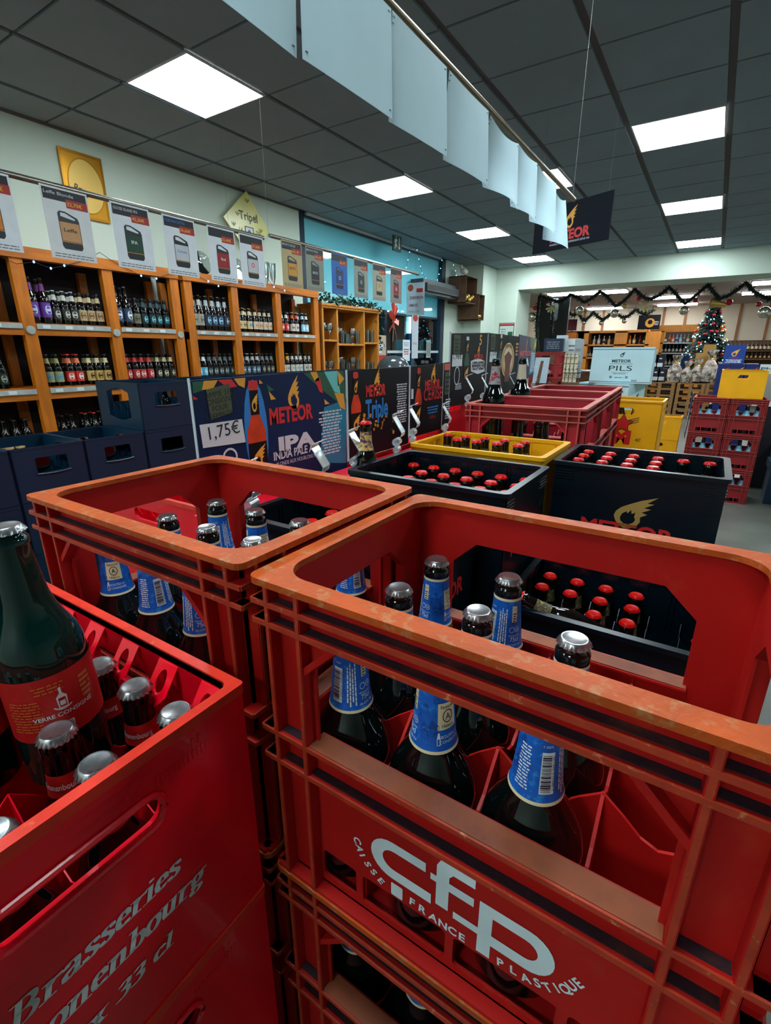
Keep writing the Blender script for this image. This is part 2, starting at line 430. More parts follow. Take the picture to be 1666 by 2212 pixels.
def cap_mesh(m, r=0.0132, h=0.0062, teeth=21, seg=84):
    b = MB()
    mod = lambda k, z: 1 + (0.055 * max(0, 1 - z / (h * 0.55)) * math.cos(2 * PI * k * teeth / seg))
    b.lathe([(r * 1.16, 0), (r * 1.13, h * 0.25), (r * 1.03, h * 0.6), (r * 0.96, h * 0.86), (r * 0.90, h * 0.98), (r * 0.82, h), (r * 0.76, h * 0.95), (0.0, h * 0.95)], seg, mod=mod)
    return b.mesh('cap', m, True, math.radians(35))
def cap_mesh_lo(m, r=0.0132, h=0.0062):
    b = MB(); b.lathe([(r * 1.16, 0), (r * 1.08, h * 0.4), (r * 0.95, h * 0.88), (r * 0.8, h), (0, h)], 12)
    return b.mesh('cap', m, True, math.radians(60))
# 75 cl returnable bottle
P75 = [(0.034, 0), (0.042, 0.003), (0.0435, 0.008), (0.0435, 0.135), (0.0425, 0.15), (0.039, 0.163), (0.033, 0.175), (0.0262, 0.186), (0.0222, 0.195), (0.0198, 0.205), (0.0182, 0.22), (0.0168, 0.235), (0.0156, 0.252), (0.0148, 0.264), (0.0158, 0.2645), (0.0158, 0.270), (0.0145, 0.272), (0.0130, 0.274), (0.0126, 0.282)]
H75 = 0.282
R75 = rz_of(P75)
glass75 = MB().lathe(P75, 32).mesh('bottle', M_dkgreen, True)
cap_hi = cap_mesh(M_cap); cap_lo = cap_mesh_lo(M_cap)
redcap_hi = cap_mesh(M_redcap, teeth=21, seg=42); redcap_lo = cap_mesh_lo(M_redcap)
redcap_old = cap_mesh_lo(M_redcap_old)
M_blue = mat('blue_label', srgb(14, 92, 190), 0.42, var=0.12, scale=90, wear=srgb(40, 140, 220), wscale=160, wlo=0.54, whi=0.66)
M_cream = mat('cream_print', srgb(228, 212, 170), 0.5)
M_white = mat('white_print', srgb(225, 230, 232), 0.5)
M_ink = mat('dark_print', srgb(20, 26, 44), 0.5)
M_navyline = mat('blue_line_print', srgb(22, 70, 150), 0.5)
L0, L1 = 0.197, 0.262
def blue_label():
    """neck label of the 75 cl bottle: list of (part name, mesh)"""
    out = []
    rm = lathe_map(R75, L0)
    g = R75(L0)
    full = 2 * PI * g
    b = MB().band(rm, 0, full, 0, L1 - L0, 40, 8, e=0.0005)
    out.append(('neck_label', b.mesh('neck_label', M_blue, True)))
    c = MB().band(rm, 0, full, 0, 0.0028, 40, 1, e=0.0008).band(rm, 0, full, L1 - L0 - 0.0032, L1 - L0, 40, 1, e=0.0008)
    A = lambda deg: math.radians(deg) * g
    c.rect(rm, A(265), 0.023, A(265) + 0.023, 0.049, e=0.0008)
    c.rect(rm, A(175), 0.036, A(175) + 0.008, 0.056, e=0.0008)
    out.append(('cream_band', c.mesh('cream_band', M_cream)))
    t = MB()
    t.text(rm, 'Savourez', A(265) + 0.0115, 0.0440, 0.0036, 'C', e=0.0011); t.text(rm, "l'Alsace", A(265) + 0.0115, 0.0250, 0.0036, 'C', e=0.0011)
    t.plate(rm, circ(A(265) + 0.0115, 0.0360, 0.0064, 18), [circ(A(265) + 0.0115, 0.0360, 0.0055, 18)], t=0, e=0.0011)
    t.text(rm, 'A', A(265) + 0.0115, 0.0328, 0.0066, 'C', e=0.0011)
    t.text(rm, '3.1', A(175) + 0.004, 0.0505, 0.0034, 'C', e=0.0011); t.lines(rm, A(175) + 0.001, 0.037, A(175) + 0.007, 0.049, 4, e=0.0011)
    out.append(('label_print_dark', t.mesh('label_print_dark', M_ink)))
    wpr = MB()
    wpr.text(rm, '75cl', A(175) + 0.004, 0.012, 0.0055, 'C', e=0.0009, bold=0.01); wpr.text(rm, 'Alc.5,3% Vol', A(175) + 0.004, 0.0065, 0.0025, 'C', e=0.0009); wpr.text(rm, 'BIÈRE BLONDE', A(175) + 0.004, 0.0185, 0.0018, 'C', e=0.0009)
    for q in (-0.0035, 0.0045): wpr.plate(rm, circ(A(175) + 0.004 + q, 0.0265, 0.0036, 16), [circ(A(175) + 0.004 + q, 0.0265, 0.0030, 16)], t=0, e=0.0009)
    wpr.text(rm, '18', A(175) + 0.0085, 0.025, 0.003, 'C', e=0.0009)
    wpr.text(rm, 'BOUTEILLE', A(265) + 0.014, 0.0145, 0.0031, 'C', e=0.0009); wpr.text(rm, 'CONSIGNÉE', A(265) + 0.014, 0.0095, 0.0031, 'C', e=0.0009)
    wpr.plate(rm, [(A(265) - 0.0005, 0.008), (A(265) + 0.003, 0.008), (A(265) + 0.003, 0.015), (A(265) + 0.002, 0.0205), (A(265) + 0.0005, 0.0205), (A(265) - 0.0005, 0.015)], [[(A(265) + 0.0002, 0.0088), (A(265) + 0.0022, 0.0088), (A(265) + 0.0022, 0.0146), (A(265) + 0.0002, 0.0146)]], t=0, e=0.0009)
    wpr.rect(rm, A(80), 0.010, A(80) + 0.0125, 0.047, e=0.0009); wpr.text(rm, 'T 24074', A(80), 0.051, 0.0022, 'L', e=0.0009)
    wpr.lines(rm, A(20), 0.01, A(55), 0.05, 14, e=0.0009, seed=5)
    for k in range(4):
        mpr = lambda a, bb, e=0, k=k: rm(A(128) + 0.003 * k - 0 * a + bb, 0.006 + a, e)
        wpr.lines(mpr, 0, 0, 0.048, 0.0025, 1, e=0.0009, seed=k, h=0.6)
    out.append(('label_print_white', wpr.mesh('label_print_white', M_white)))
    bc = MB().barcode(rm, A(80) + 0.0008, 0.012, A(80) + 0.0095, 0.045, 30, e=0.0012, vert=True)
    mpr = lambda a, bb, e=0: rm(A(80) + 0.0122 - bb, 0.013 + a, e)
    bc.text(mpr, '3 080210 000189', 0, 0, 0.0018, 'L', e=0.0012, width=0.031)
    out.append(('barcode', bc.mesh('barcode', M_ink)))
    ln = MB(); rg = random.Random(3)     # line-drawn townscape
    for k in range(26):
        a0 = A(rg.choice((205, 345)) + rg.uniform(0, 55)); z0 = rg.uniform(0.012, 0.05); s_ = rg.uniform(0.003, 0.008)
        ln.plate(rm, [(a0, z0), (a0 + s_, z0), (a0 + s_, z0 + s_), (a0 + s_ / 2, z0 + s_ * 1.6), (a0, z0 + s_)], [[(a0 + 0.0004, z0 + 0.0004), (a0 + s_ - 0.0004, z0 + 0.0004), (a0 + s_ - 0.0004, z0 + s_ * 0.95), (a0 + 0.0004, z0 + s_ * 0.95)]], t=0, e=0.00085)
    for k in range(14):
        a0 = A(100 + rg.uniform(0, 30)); z0 = rg.uniform(0.012, 0.05)
        ln.rect(rm, a0, z0, a0 + rg.uniform(0.002, 0.006), z0 + 0.0004, e=0.00085)
    out.append(('townscape_print', ln.mesh('townscape_print', M_navyline)))
    return out
LBL75 = blue_label()
def bottle75(x, y, z, rot, label, group=None):
    o = link('beer_bottle', glass75, None, (x, y, z), (0, 0, rot))
    tag(o, label, 'bottle', group)
    c = link('cap', cap_hi, o, (0, 0, H75 - 0.004))
    lab = link(LBL75[0][0], LBL75[0][1], o)
    for nm, me in LBL75[1:]: link(nm, me, lab)
    return o
# 33 cl bottle with crown cap
P33 = [(0.024, 0), (0.0285, 0.003), (0.0290, 0.008), (0.0290, 0.118), (0.028, 0.130), (0.0255, 0.142), (0.0205, 0.153), (0.0165, 0.165), (0.0145, 0.18), (0.0136, 0.20), (0.0132, 0.212), (0.0142, 0.2125), (0.0142, 0.217), (0.0130, 0.219), (0.0124, 0.226)]
H33 = 0.226; R33 = rz_of(P33)
glass33 = MB().lathe(P33, 24).mesh('bottle', M_brown, True)
glass33g = MB().lathe(P33, 24).mesh('bottle', M_dkgreen, True)
M_kred = mat('kronenbourg_label_red', srgb(196, 34, 32), 0.4, var=0.05)
rm = lathe_map(R33, 0.17)
klab = MB().band(rm, 0, 2 * PI * R33(0.17), 0, 0.022, 28, 3, e=0.0005).mesh('neck_label', M_kred, True)
kt = MB()
for k in range(2):
    kt.text(rm, 'Kronenbourg', R33(0.17) * (PI * k + 0.2), 0.008, 0.006, 'L', width=0.032, e=0.0009, bold=0.012)
ktxt = kt.mesh('lettering', M_white)
def bottle33(x, y, z, rot, label, group, capm=None, glass=None, lab=True, labm=None):
    o = link('beer_bottle', glass or glass33, None, (x, y, z), (0, 0, rot)); tag(o, label, 'bottle', group)
    link('cap', capm or cap_hi, o, (0, 0, H33 - 0.004))
    if lab:
        nl_ = link('neck_label', labm or klab, o)
        if labm is None: link('lettering', ktxt, nl_)
    return o
# tall stubby bottle with the broad red paper label
PBG = [(0.030, 0), (0.0345, 0.003), (0.0352, 0.008), (0.0352, 0.125), (0.0345, 0.14), (0.0315, 0.152), (0.0265, 0.163), (0.0215, 0.176), (0.0185, 0.19), (0.0165, 0.21), (0.0148, 0.232), (0.0142, 0.240), (0.0155, 0.2405), (0.0155, 0.246), (0.0142, 0.248), (0.0130, 0.25), (0.0126, 0.257)]
HBG = 0.257; RBG = rz_of(PBG)
glassbg = MB().lathe(PBG, 40).mesh('bottle', M_green, True)
liqbg = MB().lathe([(max(0.0, r - 0.0022), z + (0.004 if z < 0.01 else 0)) for r, z in PBG if z < 0.15] + [(0.0305, 0.1515)], 32).mesh('beer', mat('dark_beer', srgb(8, 14, 8), 0.1, var=0.1), True)
rb = lathe_map(RBG, 0.056)
bg_lab = MB().band(rb, 0, 2 * PI * 0.0352, 0, 0.066, 44, 1, e=0.0006).mesh('label', M_kred, True)
gw = MB(); G = 0.0352
for a in (0.0, 3.14):
    x0 = a * G
    gw.text(rb, 'VERRE CONSIGNÉ', x0 + 0.017, 0.0225, 0.0042, 'C', e=0.001, bold=0.012)
    gw.plate(rb, [(x0 + 0.014, 0.030), (x0 + 0.021, 0.030), (x0 + 0.0215, 0.042), (x0 + 0.0185, 0.046), (x0 + 0.0185, 0.052), (x0 + 0.0165, 0.052), (x0 + 0.0165, 0.046), (x0 + 0.0135, 0.042)],
             [[(x0 + 0.0148, 0.0312), (x0 + 0.0202, 0.0312), (x0 + 0.0202, 0.041), (x0 + 0.0148, 0.041)]], t=0, e=0.001)
    gw.plate(rb, [(x0 + 0.0175 + 0.0085 * math.cos(t), 0.036 + 0.0075 * math.sin(t)) for t in [PI + 0.5 + (PI - 1.2) * k / 8 for k in range(9)]] + [(x0 + 0.0175 + 0.0072 * math.cos(t), 0.036 + 0.0062 * math.sin(t)) for t in [PI + 0.5 + (PI - 1.2) * k / 8 for k in range(8, -1, -1)]], t=0, e=0.001)
    gw.rect(rb, x0 + 0.0155, 0.033, x0 + 0.0195, 0.038, e=0.0011)
    gw.rect(rb, x0 + 0.001, 0.0025, x0 + 0.022, 0.015, e=0.001)
bg_white = gw.mesh('label_print_white', M_white)
gg = MB()
for a in (0.0, 3.14):
    x0 = a * G
    gg.lines(rb, x0 - 0.026, 0.012, x0 + 0.004, 0.046, 11, e=0.001, seed=2, h=0.35); gg.lines(rb, x0 - 0.002, 0.050, x0 + 0.022, 0.060, 3, e=0.001, seed=4, h=0.4); gg.lines(rb, x0 + 0.033, 0.030, x0 + 0.044, 0.056, 5, e=0.001, seed=8, h=0.6)
bg_gold = gg.mesh('label_print_gold', mat('gold_print', srgb(206, 120, 52), 0.5))
bb = MB()
for a in (0.0, 3.14): bb.barcode(rb, a * G + 0.0022, 0.005, a * G + 0.0208, 0.0142, 26, e=0.0013)
bg_bar = bb.mesh('barcode', M_ink)
def bottle_big(x, y, z, rot, label):
    o = link('beer_bottle', glassbg, None, (x, y, z), (0, 0, rot)); tag(o, label, 'bottle', 'tall red-label bottles standing on the crate of small ones')
    link('beer', liqbg, o); lab = link('label', bg_lab, o); o.scale = (1, 1, 0.925)
    for nm, me in (('label_print_white', bg_white), ('label_print_gold', bg_gold), ('barcode', bg_bar)): link(nm, me, lab)
    link('cap', cap_hi, o, (0, 0, HBG - 0.004))
    return o
# ------------------------------------------------------------------ crates
M_cfp = mat('orange_red_plastic', srgb(182, 26, 22), 0.45, var=0.14, scale=5, wear=srgb(190, 58, 28), wscale=20, wlo=0.58, whi=0.80, spec=0.25)
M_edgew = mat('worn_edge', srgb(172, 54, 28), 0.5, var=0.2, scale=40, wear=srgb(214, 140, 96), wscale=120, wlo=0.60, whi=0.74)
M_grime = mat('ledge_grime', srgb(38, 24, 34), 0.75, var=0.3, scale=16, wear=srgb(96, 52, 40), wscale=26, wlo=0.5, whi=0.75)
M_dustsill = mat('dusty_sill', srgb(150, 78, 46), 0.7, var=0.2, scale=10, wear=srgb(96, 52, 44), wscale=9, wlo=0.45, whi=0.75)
M_cfprim = mat('worn_orange_rim', srgb(184, 78, 26), 0.5, var=0.25, scale=14, spec=0.25, wear=srgb(178, 128, 84), wscale=70, wlo=0.54, whi=0.70, bump=0.35, bscale=160)
M_crimson = mat('crimson_plastic', srgb(180, 34, 52), 0.45, var=0.12, scale=5, wear=srgb(176, 74, 66), wscale=18, wlo=0.62, whi=0.8)
M_crimrim = mat('worn_crimson_rim', srgb(186, 84, 74), 0.5, var=0.15, scale=18)
M_kron = mat('bright_red_plastic', srgb(240, 6, 34), 0.28, var=0.08, scale=4, coat=0.15)
M_kronrim = mat('bright_red_rim', srgb(222, 50, 30), 0.4, var=0.15, scale=40, wear=srgb(232, 110, 70), wscale=90, wlo=0.60, whi=0.75)
M_black = mat('navy_black_plastic', srgb(1, 19, 29), 0.30, var=0.15, scale=5, wear=srgb(24, 38, 48), wscale=30, wlo=0.66, whi=0.85)
M_navy = mat('navy_plastic', srgb(4, 40, 62), 0.34, var=0.15, scale=4)
M_yellow = mat('yellow_plastic', srgb(240, 172, 8), 0.42, var=0.08, scale=6, wear=srgb(170, 110, 20), wscale=25, wlo=0.66, whi=0.82)
M_gold = mat('logo_gold', srgb(172, 136, 72), 0.5, var=0.06)
M_mred = mat('logo_red', srgb(206, 34, 34), 0.45, var=0.05)
M_decal = mat('white_decal', srgb(226, 244, 250), 0.5, var=0.05, scale=20, wear=srgb(150, 96, 70), wscale=26, wlo=0.70, whi=0.73)
def sides(L, W):
    return [(plane_map((-L / 2, -W / 2, 0), (1, 0, 0), (0, 0, 1)), L), (plane_map((L / 2, -W / 2, 0), (0, 1, 0), (0, 0, 1)), W),
            (plane_map((L / 2, W / 2, 0), (-1, 0, 0), (0, 0, 1)), L), (plane_map((-L / 2, W / 2, 0), (0, -1, 0), (0, 0, 1)), W)]
def sbox(mb, mp, a0, a1, b0, b1, e0, e1):
    i = len(mb.v)
    for e in (e1, e0): mb.v += [mp(a0, b0, e), mp(a1, b0, e), mp(a1, b1, e), mp(a0, b1, e)]
    mb.f += [(i, i + 3, i + 2, i + 1), (i + 4, i + 5, i + 6, i + 7)] + [(i + k, i + (k + 1) % 4, i + 4 + (k + 1) % 4, i + 4 + k) for k in range(4)]
def dividers(L, W, inset, nx, ny, ztop, dip, zb=0.006, t=0.003):
    mb = MB(); l = L - 2 * inset; wd = W - 2 * inset
    def sheet(mp, S, n):
        top = []
        for k in range(n):
            for q in (0, 0.2, 0.35, 0.5, 0.65, 0.8): top.append((S * (k + q) / n, ztop - dip * math.sin(PI * q) ** 1.5))
        top.append((S, ztop))
        mb.plate(mp, [(0, zb), (S, zb)] + top[::-1], t=t, e=t / 2)
    for k in range(1, ny): sheet(plane_map((-l / 2, -wd / 2 + wd * k / ny, 0), (1, 0, 0), (0, 0, 1)), l, nx)
    for k in range(1, nx): sheet(plane_map((-l / 2 + l * k / nx, -wd / 2, 0), (0, 1, 0), (0, 0, 1)), wd, ny)
    return mb
def hull(pts):
    pts = sorted(set(pts)); 
    def half(ps):
        h = []
        for p in ps:
            while len(h) > 1 and (h[-1][0] - h[-2][0]) * (p[1] - h[-2][1]) - (h[-1][1] - h[-2][1]) * (p[0] - h[-2][0]) <= 0: h.pop()
            h.append(p)
        return h
    a = half(pts); b = half(pts[::-1]); return a[:-1] + b[:-1]
def arc(cx, cy, rx, ry, a0, a1, n=10): return [(cx + rx * math.cos(math.radians(a0 + (a1 - a0) * k / n)), cy + ry * math.sin(math.radians(a0 + (a1 - a0) * k / n))) for k in range(n + 1)]
GLY = {  # broad-nib serif letters: strokes, advance
    'B': ([[(.2, 0), (.2, 1.5)], [(0, 0), (.5, 0)] + arc(.5, .4, .38, .4, -90, 90) + [(.2, .8)], [(0, 1.5), (.45, 1.5)] + arc(.45, 1.15, .33, .35, 90, -90)[0:]], 1.12),
    'K': ([[(.2, 0), (.2, 1.5)], [(0, 0), (.42, 0)], [(0, 1.5), (.42, 1.5)], [(.95, 1.45), (.3, .7)], [(.42, .85), (1.0, 0)], [(.8, 0), (1.15, 0)], [(.78, 1.5), (1.1, 1.5)]], 1.2),
    'r': ([[(.2, 0), (.2, 1)], [(0, 0), (.42, 0)], [(.04, .98), (.2, 1)], [(.22, .7), (.4, .93), (.58, .95), (.62, .85)]], .74),
    'a': ([[(.12, .78), (.2, .95), (.4, 1), (.56, .92), (.6, .7), (.6, .12), (.68, .0), (.8, .06)], [(.6, .6), (.3, .5), (.1, .35), (.12, .1), (.3, 0), (.5, .1), (.6, .25)]], .86),
    's': ([[(.55, .78), (.5, .95), (.32, 1), (.14, .9), (.14, .7), (.34, .54), (.54, .38), (.56, .16), (.38, 0), (.18, .04), (.08, .22)]], .70),
    'e': ([[(.12, .54), (.6, .54), (.58, .8), (.38, 1), (.18, .86), (.1, .5), (.18, .14), (.4, 0), (.6, .16)]], .74),
    'i': ([[(.2, 0), (.2, 1)], [(0, 0), (.42, 0)], [(.04, .98), (.2, 1)], [(.2, 1.3), (.2, 1.38)]], .46),
    'o': ([arc(.38, .5, .3, .5, 0, 360, 20)], .78),
    'n': ([[(.2, 0), (.2, 1)], [(0, 0), (.4, 0)], [(.04, .98), (.2, 1)], [(.22, .72), (.42, .97), (.62, .9), (.66, .6), (.66, 0)], [(.5, 0), (.86, 0)]], .92),
    'b': ([[(.2, 0), (.2, 1.5)], [(.04, 1.48), (.2, 1.5)], arc(.42, .48, .28, .48, 130, -130, 16)], .82),
    'u': ([[(.2, 1), (.2, .3), (.3, .02), (.48, .04), (.64, .26)], [(.02, 1), (.2, 1)], [(.66, 1), (.66, 0)], [(.5, 1), (.66, 1)], [(.66, 0), (.86, 0)]], .92),
    'g': ([arc(.36, .64, .24, .33, 0, 360, 16), [(.5, .9), (.74, 1.0)], [(.24, .32), (.14, .18), (.3, .06), (.58, 0), (.66, -.2), (.44, -.4), (.18, -.36), (.1, -.16), (.24, .02)]], .80),
    '2': ([[(.12, 1.1), (.2, 1.36), (.42, 1.44), (.62, 1.25), (.56, .9), (.1, .04), (.7, .04), (.72, .25)]], .84),
    '4': ([[(.56, 0), (.56, 1.45), (.06, .45), (.8, .45)], [(.36, 0), (.76, 0)]], .9),
    '3': ([[(.12, 1.25), (.34, 1.44), (.58, 1.3), (.56, .95), (.32, .8), (.6, .62), (.64, .25), (.4, 0), (.12, .1)]], .78),
    'x': ([[(.1, 1), (.62, 0)], [(.6, 1), (.1, 0)], [(0, 0), (.24, 0)], [(.48, 0), (.76, 0)], [(0, 1), (.26, 1)], [(.46, 1), (.72, 1)]], .84),
    'c': ([[(.58, .78), (.4, 1), (.18, .86), (.1, .5), (.18, .14), (.4, 0), (.6, .18)]], .70),
    'l': ([[(.2, 0), (.2, 1.5)], [(0, 0), (.42, 0)], [(.04, 1.48), (.2, 1.5)]], .46), ' ': ([], .45)}
def nib_text(mb, mp, s, x, y, xh, width=None, slant=0.22, w=0.26, h=0.075, e=0.0006):
    adv = sum(GLY[c][1] for c in s); k = (width / adv) if width else xh
    p = 0.0
    for c in s:
        for st in GLY[c][0]:
            for q0, q1 in zip(st, st[1:]):
                pts = []
                for qx, qy in (q0, q1):
                    for dx in (-w / 2, w / 2):
                        for dy in (0, h): pts.append((round(qx + dx + p, 4), round(qy + dy, 4)))
                hp = hull(pts)
                mb.plate(mp, [(x + (a + slant * b) * k, y + b * xh) for a, b in hp], t=0, e=e)
        p += GLY[c][1]
def cfp_crate(L, W, H, m, mrim, nx, ny, deco=True):
    body = MB(); D = 0.014; edge = MB(); grime = MB(); sill = MB()
    for si, (mp, S) in enumerate(sides(L, W)):
        win_ = [(0.064, H - 0.162), (S - 0.064, H - 0.162), (S - 0.064, H - 0.082), (S - 0.098, H - 0.05), (0.098, H - 0.05), (0.064, H - 0.082)]
        n = 2 if S > 0.36 else 1
        slots = [(0.062, 0.104), (S - 0.104, S - 0.062)]
        mid0, mid1 = 0.112, S - 0.112; gap = 0.008; wd = (mid1 - mid0 - gap * (n - 1)) / n
        slots += [(mid0 + k * (wd + gap), mid0 + k * (wd + gap) + wd) for k in range(n)]
        body.plate(mp, [(D, 0.002), (S - D, 0.002), (S - D, H - 0.003), (D, H - 0.003)], [win_] + [rrect(a, H - 0.337, b, H - 0.302, 0.004, 2) for a, b in slots], t=0.003, e=-D)
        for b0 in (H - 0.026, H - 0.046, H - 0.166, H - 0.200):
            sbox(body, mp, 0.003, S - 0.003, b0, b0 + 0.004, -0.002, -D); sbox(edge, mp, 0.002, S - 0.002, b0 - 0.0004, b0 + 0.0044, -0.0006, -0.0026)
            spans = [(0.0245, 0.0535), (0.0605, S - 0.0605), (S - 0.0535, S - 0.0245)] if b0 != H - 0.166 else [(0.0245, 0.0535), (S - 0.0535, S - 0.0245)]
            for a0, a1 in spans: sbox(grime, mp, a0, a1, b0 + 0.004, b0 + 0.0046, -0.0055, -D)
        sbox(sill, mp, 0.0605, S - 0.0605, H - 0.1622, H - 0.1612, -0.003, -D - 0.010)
        sbox(body, mp, 0.06, S - 0.06, H - 0.1655, H - 0.1625, -D, -D - 0.012)   # sill running inwards
        sbox(body, mp, 0.006, S - 0.006, 0.0, 0.0045, -0.002, -D)
        for a in (0.018, 0.054, S - 0.024, S - 0.060): sbox(body, mp, a, a + 0.006, 0.0, H - 0.005, -0.0015, -D); sbox(edge, mp, a + 0.001, a + 0.005, 0.006, H - 0.007, -0.0008, -0.0020)
        for sgn in (0, 1):
            P = lambda a, b: (S - a if sgn else a, H - b)
            q = [P(0.058, 0.086), P(0.058, 0.078), P(0.090, 0.046), P(0.099, 0.046)]
            body.plate(mp, q if sgn else q[::-1], t=D - 0.002, e=-0.003)
    body.box(-L / 2 + D, -W / 2 + D, 0.003, L / 2 - D, W / 2 - D, 0.007)
    rim = MB().plate(plane_map((0, 0, H), (1, 0, 0), (0, 1, 0)), rrect(-L / 2, -W / 2, L / 2, W / 2, 0.010, 4), [rrect(-L / 2 + 0.020, -W / 2 + 0.020, L / 2 - 0.020, W / 2 - 0.020, 0.032, 7)], t=0.0065)
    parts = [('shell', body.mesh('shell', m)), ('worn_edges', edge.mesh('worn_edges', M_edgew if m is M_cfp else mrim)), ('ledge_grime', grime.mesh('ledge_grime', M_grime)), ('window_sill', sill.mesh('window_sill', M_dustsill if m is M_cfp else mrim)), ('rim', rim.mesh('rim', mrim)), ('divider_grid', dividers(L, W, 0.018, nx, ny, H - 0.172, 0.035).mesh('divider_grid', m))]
    if deco:
        for si in ((0, 2) if L > 0.4 else ()):
            t = MB()
            mp, S = sides(L, W)[si]; o = lambda a, b, e=0.0, mp=mp: mp(a, H + b, e - D)
            # C
            c = [(.181, -.2335)] + [(.1465 + .0235 * math.cos(t_), -.2560 + .0225 * math.sin(t_)) for t_ in [PI / 2 + PI * k / 12 for k in range(13)]] + [(.187, -.2785), (.187, -.2665)] + [(.1485 + .0125 * math.cos(t_), -.2555 + .0112 * math.sin(t_)) for t_ in [3 * PI / 2 - PI * k / 10 for k in range(11)]] + [(.181, -.2443)]
            t.plate(o, c, t=0, e=0.0006)
            t.plate(o, rrect(.1455, -.299, .158, -.2835, .001, 1), t=0, e=0.0006)
            # F
            t.plate(o, [(.1915, -.274), (.2035, -.274), (.2035, -.2500), (.2262, -.2500), (.2262, -.2405), (.2035, -.2405), (.2035, -.234), (.207, -.2290), (.2265, -.2290), (.2265, -.2165), (.203, -.2165), (.195, -.2195), (.1915, -.227), (.1915, -.2405), (.1857, -.2405), (.1857, -.2480), (.1915, -.2480)], t=0, e=0.0006)
            # P
            t.plate(o, [(.2312, -.298), (.2430, -.298), (.2430, -.2820), (.272, -.2820)] + [(.272 + .0215 * math.cos(t_), -.2600 + .0220 * math.sin(t_)) for t_ in [-PI / 2 + PI * k / 12 for k in range(13)]] + [(.2312, -.2380), (.2312, -.2700), (.2085, -.2700), (.2085, -.2780), (.2312, -.2780)],
                    [[(.2430, -.2500), (.270, -.2500)] + [(.270 + .0105 * math.cos(t_), -.2600 + .0100 * math.sin(t_)) for t_ in [PI / 2 - PI * k / 10 for k in range(11)]] + [(.2430, -.2700)]], t=0, e=0.0006)
            def arctext(s, pts, size):
                n = len(s)
                for k, ch in enumerate(s):
                    q = k / (n - 1); f = q * (len(pts) - 1); j = min(int(f), len(pts) - 2); g = f - j
                    x = pts[j][0] + (pts[j + 1][0] - pts[j][0]) * g; y = pts[j][1] + (pts[j + 1][1] - pts[j][1]) * g
                    ang = math.atan2(pts[j + 1][1] - pts[j][1], pts[j + 1][0] - pts[j][0])
                    t.text(o, ch, x, y, size, 'C', bold=0.03, e=0.0006, rot=ang)
            arctext('CAISSE', [(.1030, -.2600), (.1075, -.2740), (.1180, -.2860), (.1320, -.2950)], 0.0085)
            arctext('FRANCE', [(.168, -.2960), (.195, -.2985), (.218, -.2985)], 0.0090)
            arctext('PLASTIQUE', [(.253, -.2975), (.275, -.2955), (.293, -.2890), (.306, -.2770), (.314, -.2620)], 0.0085)
            parts.append(('lettering', t.mesh('lettering', M_decal)))
    return parts
def make(name, parts, loc, rz, label, cat, group=None):
    e = empty(name, loc, rz, label, cat, group)
    for nm, me in parts: link(nm, me, e)
    return e
LC, WC, HC = 0.412, 0.312, 0.352
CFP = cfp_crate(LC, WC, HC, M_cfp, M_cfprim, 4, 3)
CFPC = cfp_crate(0.412, 0.41, HC, M_crimson, M_crimrim, 4, 4, deco=False)
M_crim2 = mat('dark_red_plastic', srgb(148, 30, 34), 0.45, var=0.12, scale=5)
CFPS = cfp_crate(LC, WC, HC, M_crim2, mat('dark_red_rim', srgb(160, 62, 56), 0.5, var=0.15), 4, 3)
# --- generic smooth crate
def smooth_crate(L, W, H, m, mrim, nx, ny, holes, dtop, rimw=0.010, lip=0.006, lines=False, inner_ribs=0, corner=0.0, thick=0.006, cr=(0.014, 0.016)):
    body = MB(); rim_t = 0.010
    for si, (mp, S) in enumerate(sides(L, W)):
        hs = holes.get(si % 2, []) if not callable(holes) else holes(si, S, H)
        body.plate(mp, [(lip, 0.0), (S - lip, 0.0), (S - lip, H - 0.002), (lip, H - 0.002)], hs, t=thick, e=-lip)
        if lines:
            for k in range(4):
                for a0, a1 in ((lip, 0.055), (S - 0.055, S - lip)):
                    sbox(body, mp, a0, a1, H - 0.024 - 0.007 * k, H - 0.0215 - 0.007 * k, -lip + 0.002, -lip)
                    sbox(body, mp, a0 + 0.006, a1 - 0.004 if a0 < 0.1 else a1 - 0.006, H - 0.074 - 0.005 * k, H - 0.0725 - 0.005 * k, -lip + 0.001, -lip)
        for k in range(inner_ribs):
            a = S * (k + 0.5) / inner_ribs
            sbox(body, mp, a - 0.006, a - 0.003, H * 0.6, H - 0.012, -lip - thick, -lip - thick - 0.003); sbox(body, mp, a + 0.003, a + 0.006, H * 0.6, H - 0.012, -lip - thick, -lip - thick - 0.003)
    body.box(-L / 2 + lip, -W / 2 + lip, 0.002, L / 2 - lip, W / 2 - lip, 0.006)
    rim = MB().plate(plane_map((0, 0, H), (1, 0, 0), (0, 1, 0)), rrect(-L / 2, -W / 2, L / 2, W / 2, cr[0], 4), [rrect(-L / 2 + lip + rimw - 0.004, -W / 2 + lip + rimw - 0.004, L / 2 - lip - rimw + 0.004, W / 2 - lip - rimw + 0.004, cr[1], 5)], t=rim_t)
    parts = [('shell', body.mesh('shell', m)), ('rim', rim.mesh('rim', mrim))]
    if nx: parts.append(('divider_grid', dividers(L, W, lip + thick - 0.001, nx, ny, dtop, 0.03, t=0.0012).mesh('divider_grid', m)))
    return parts
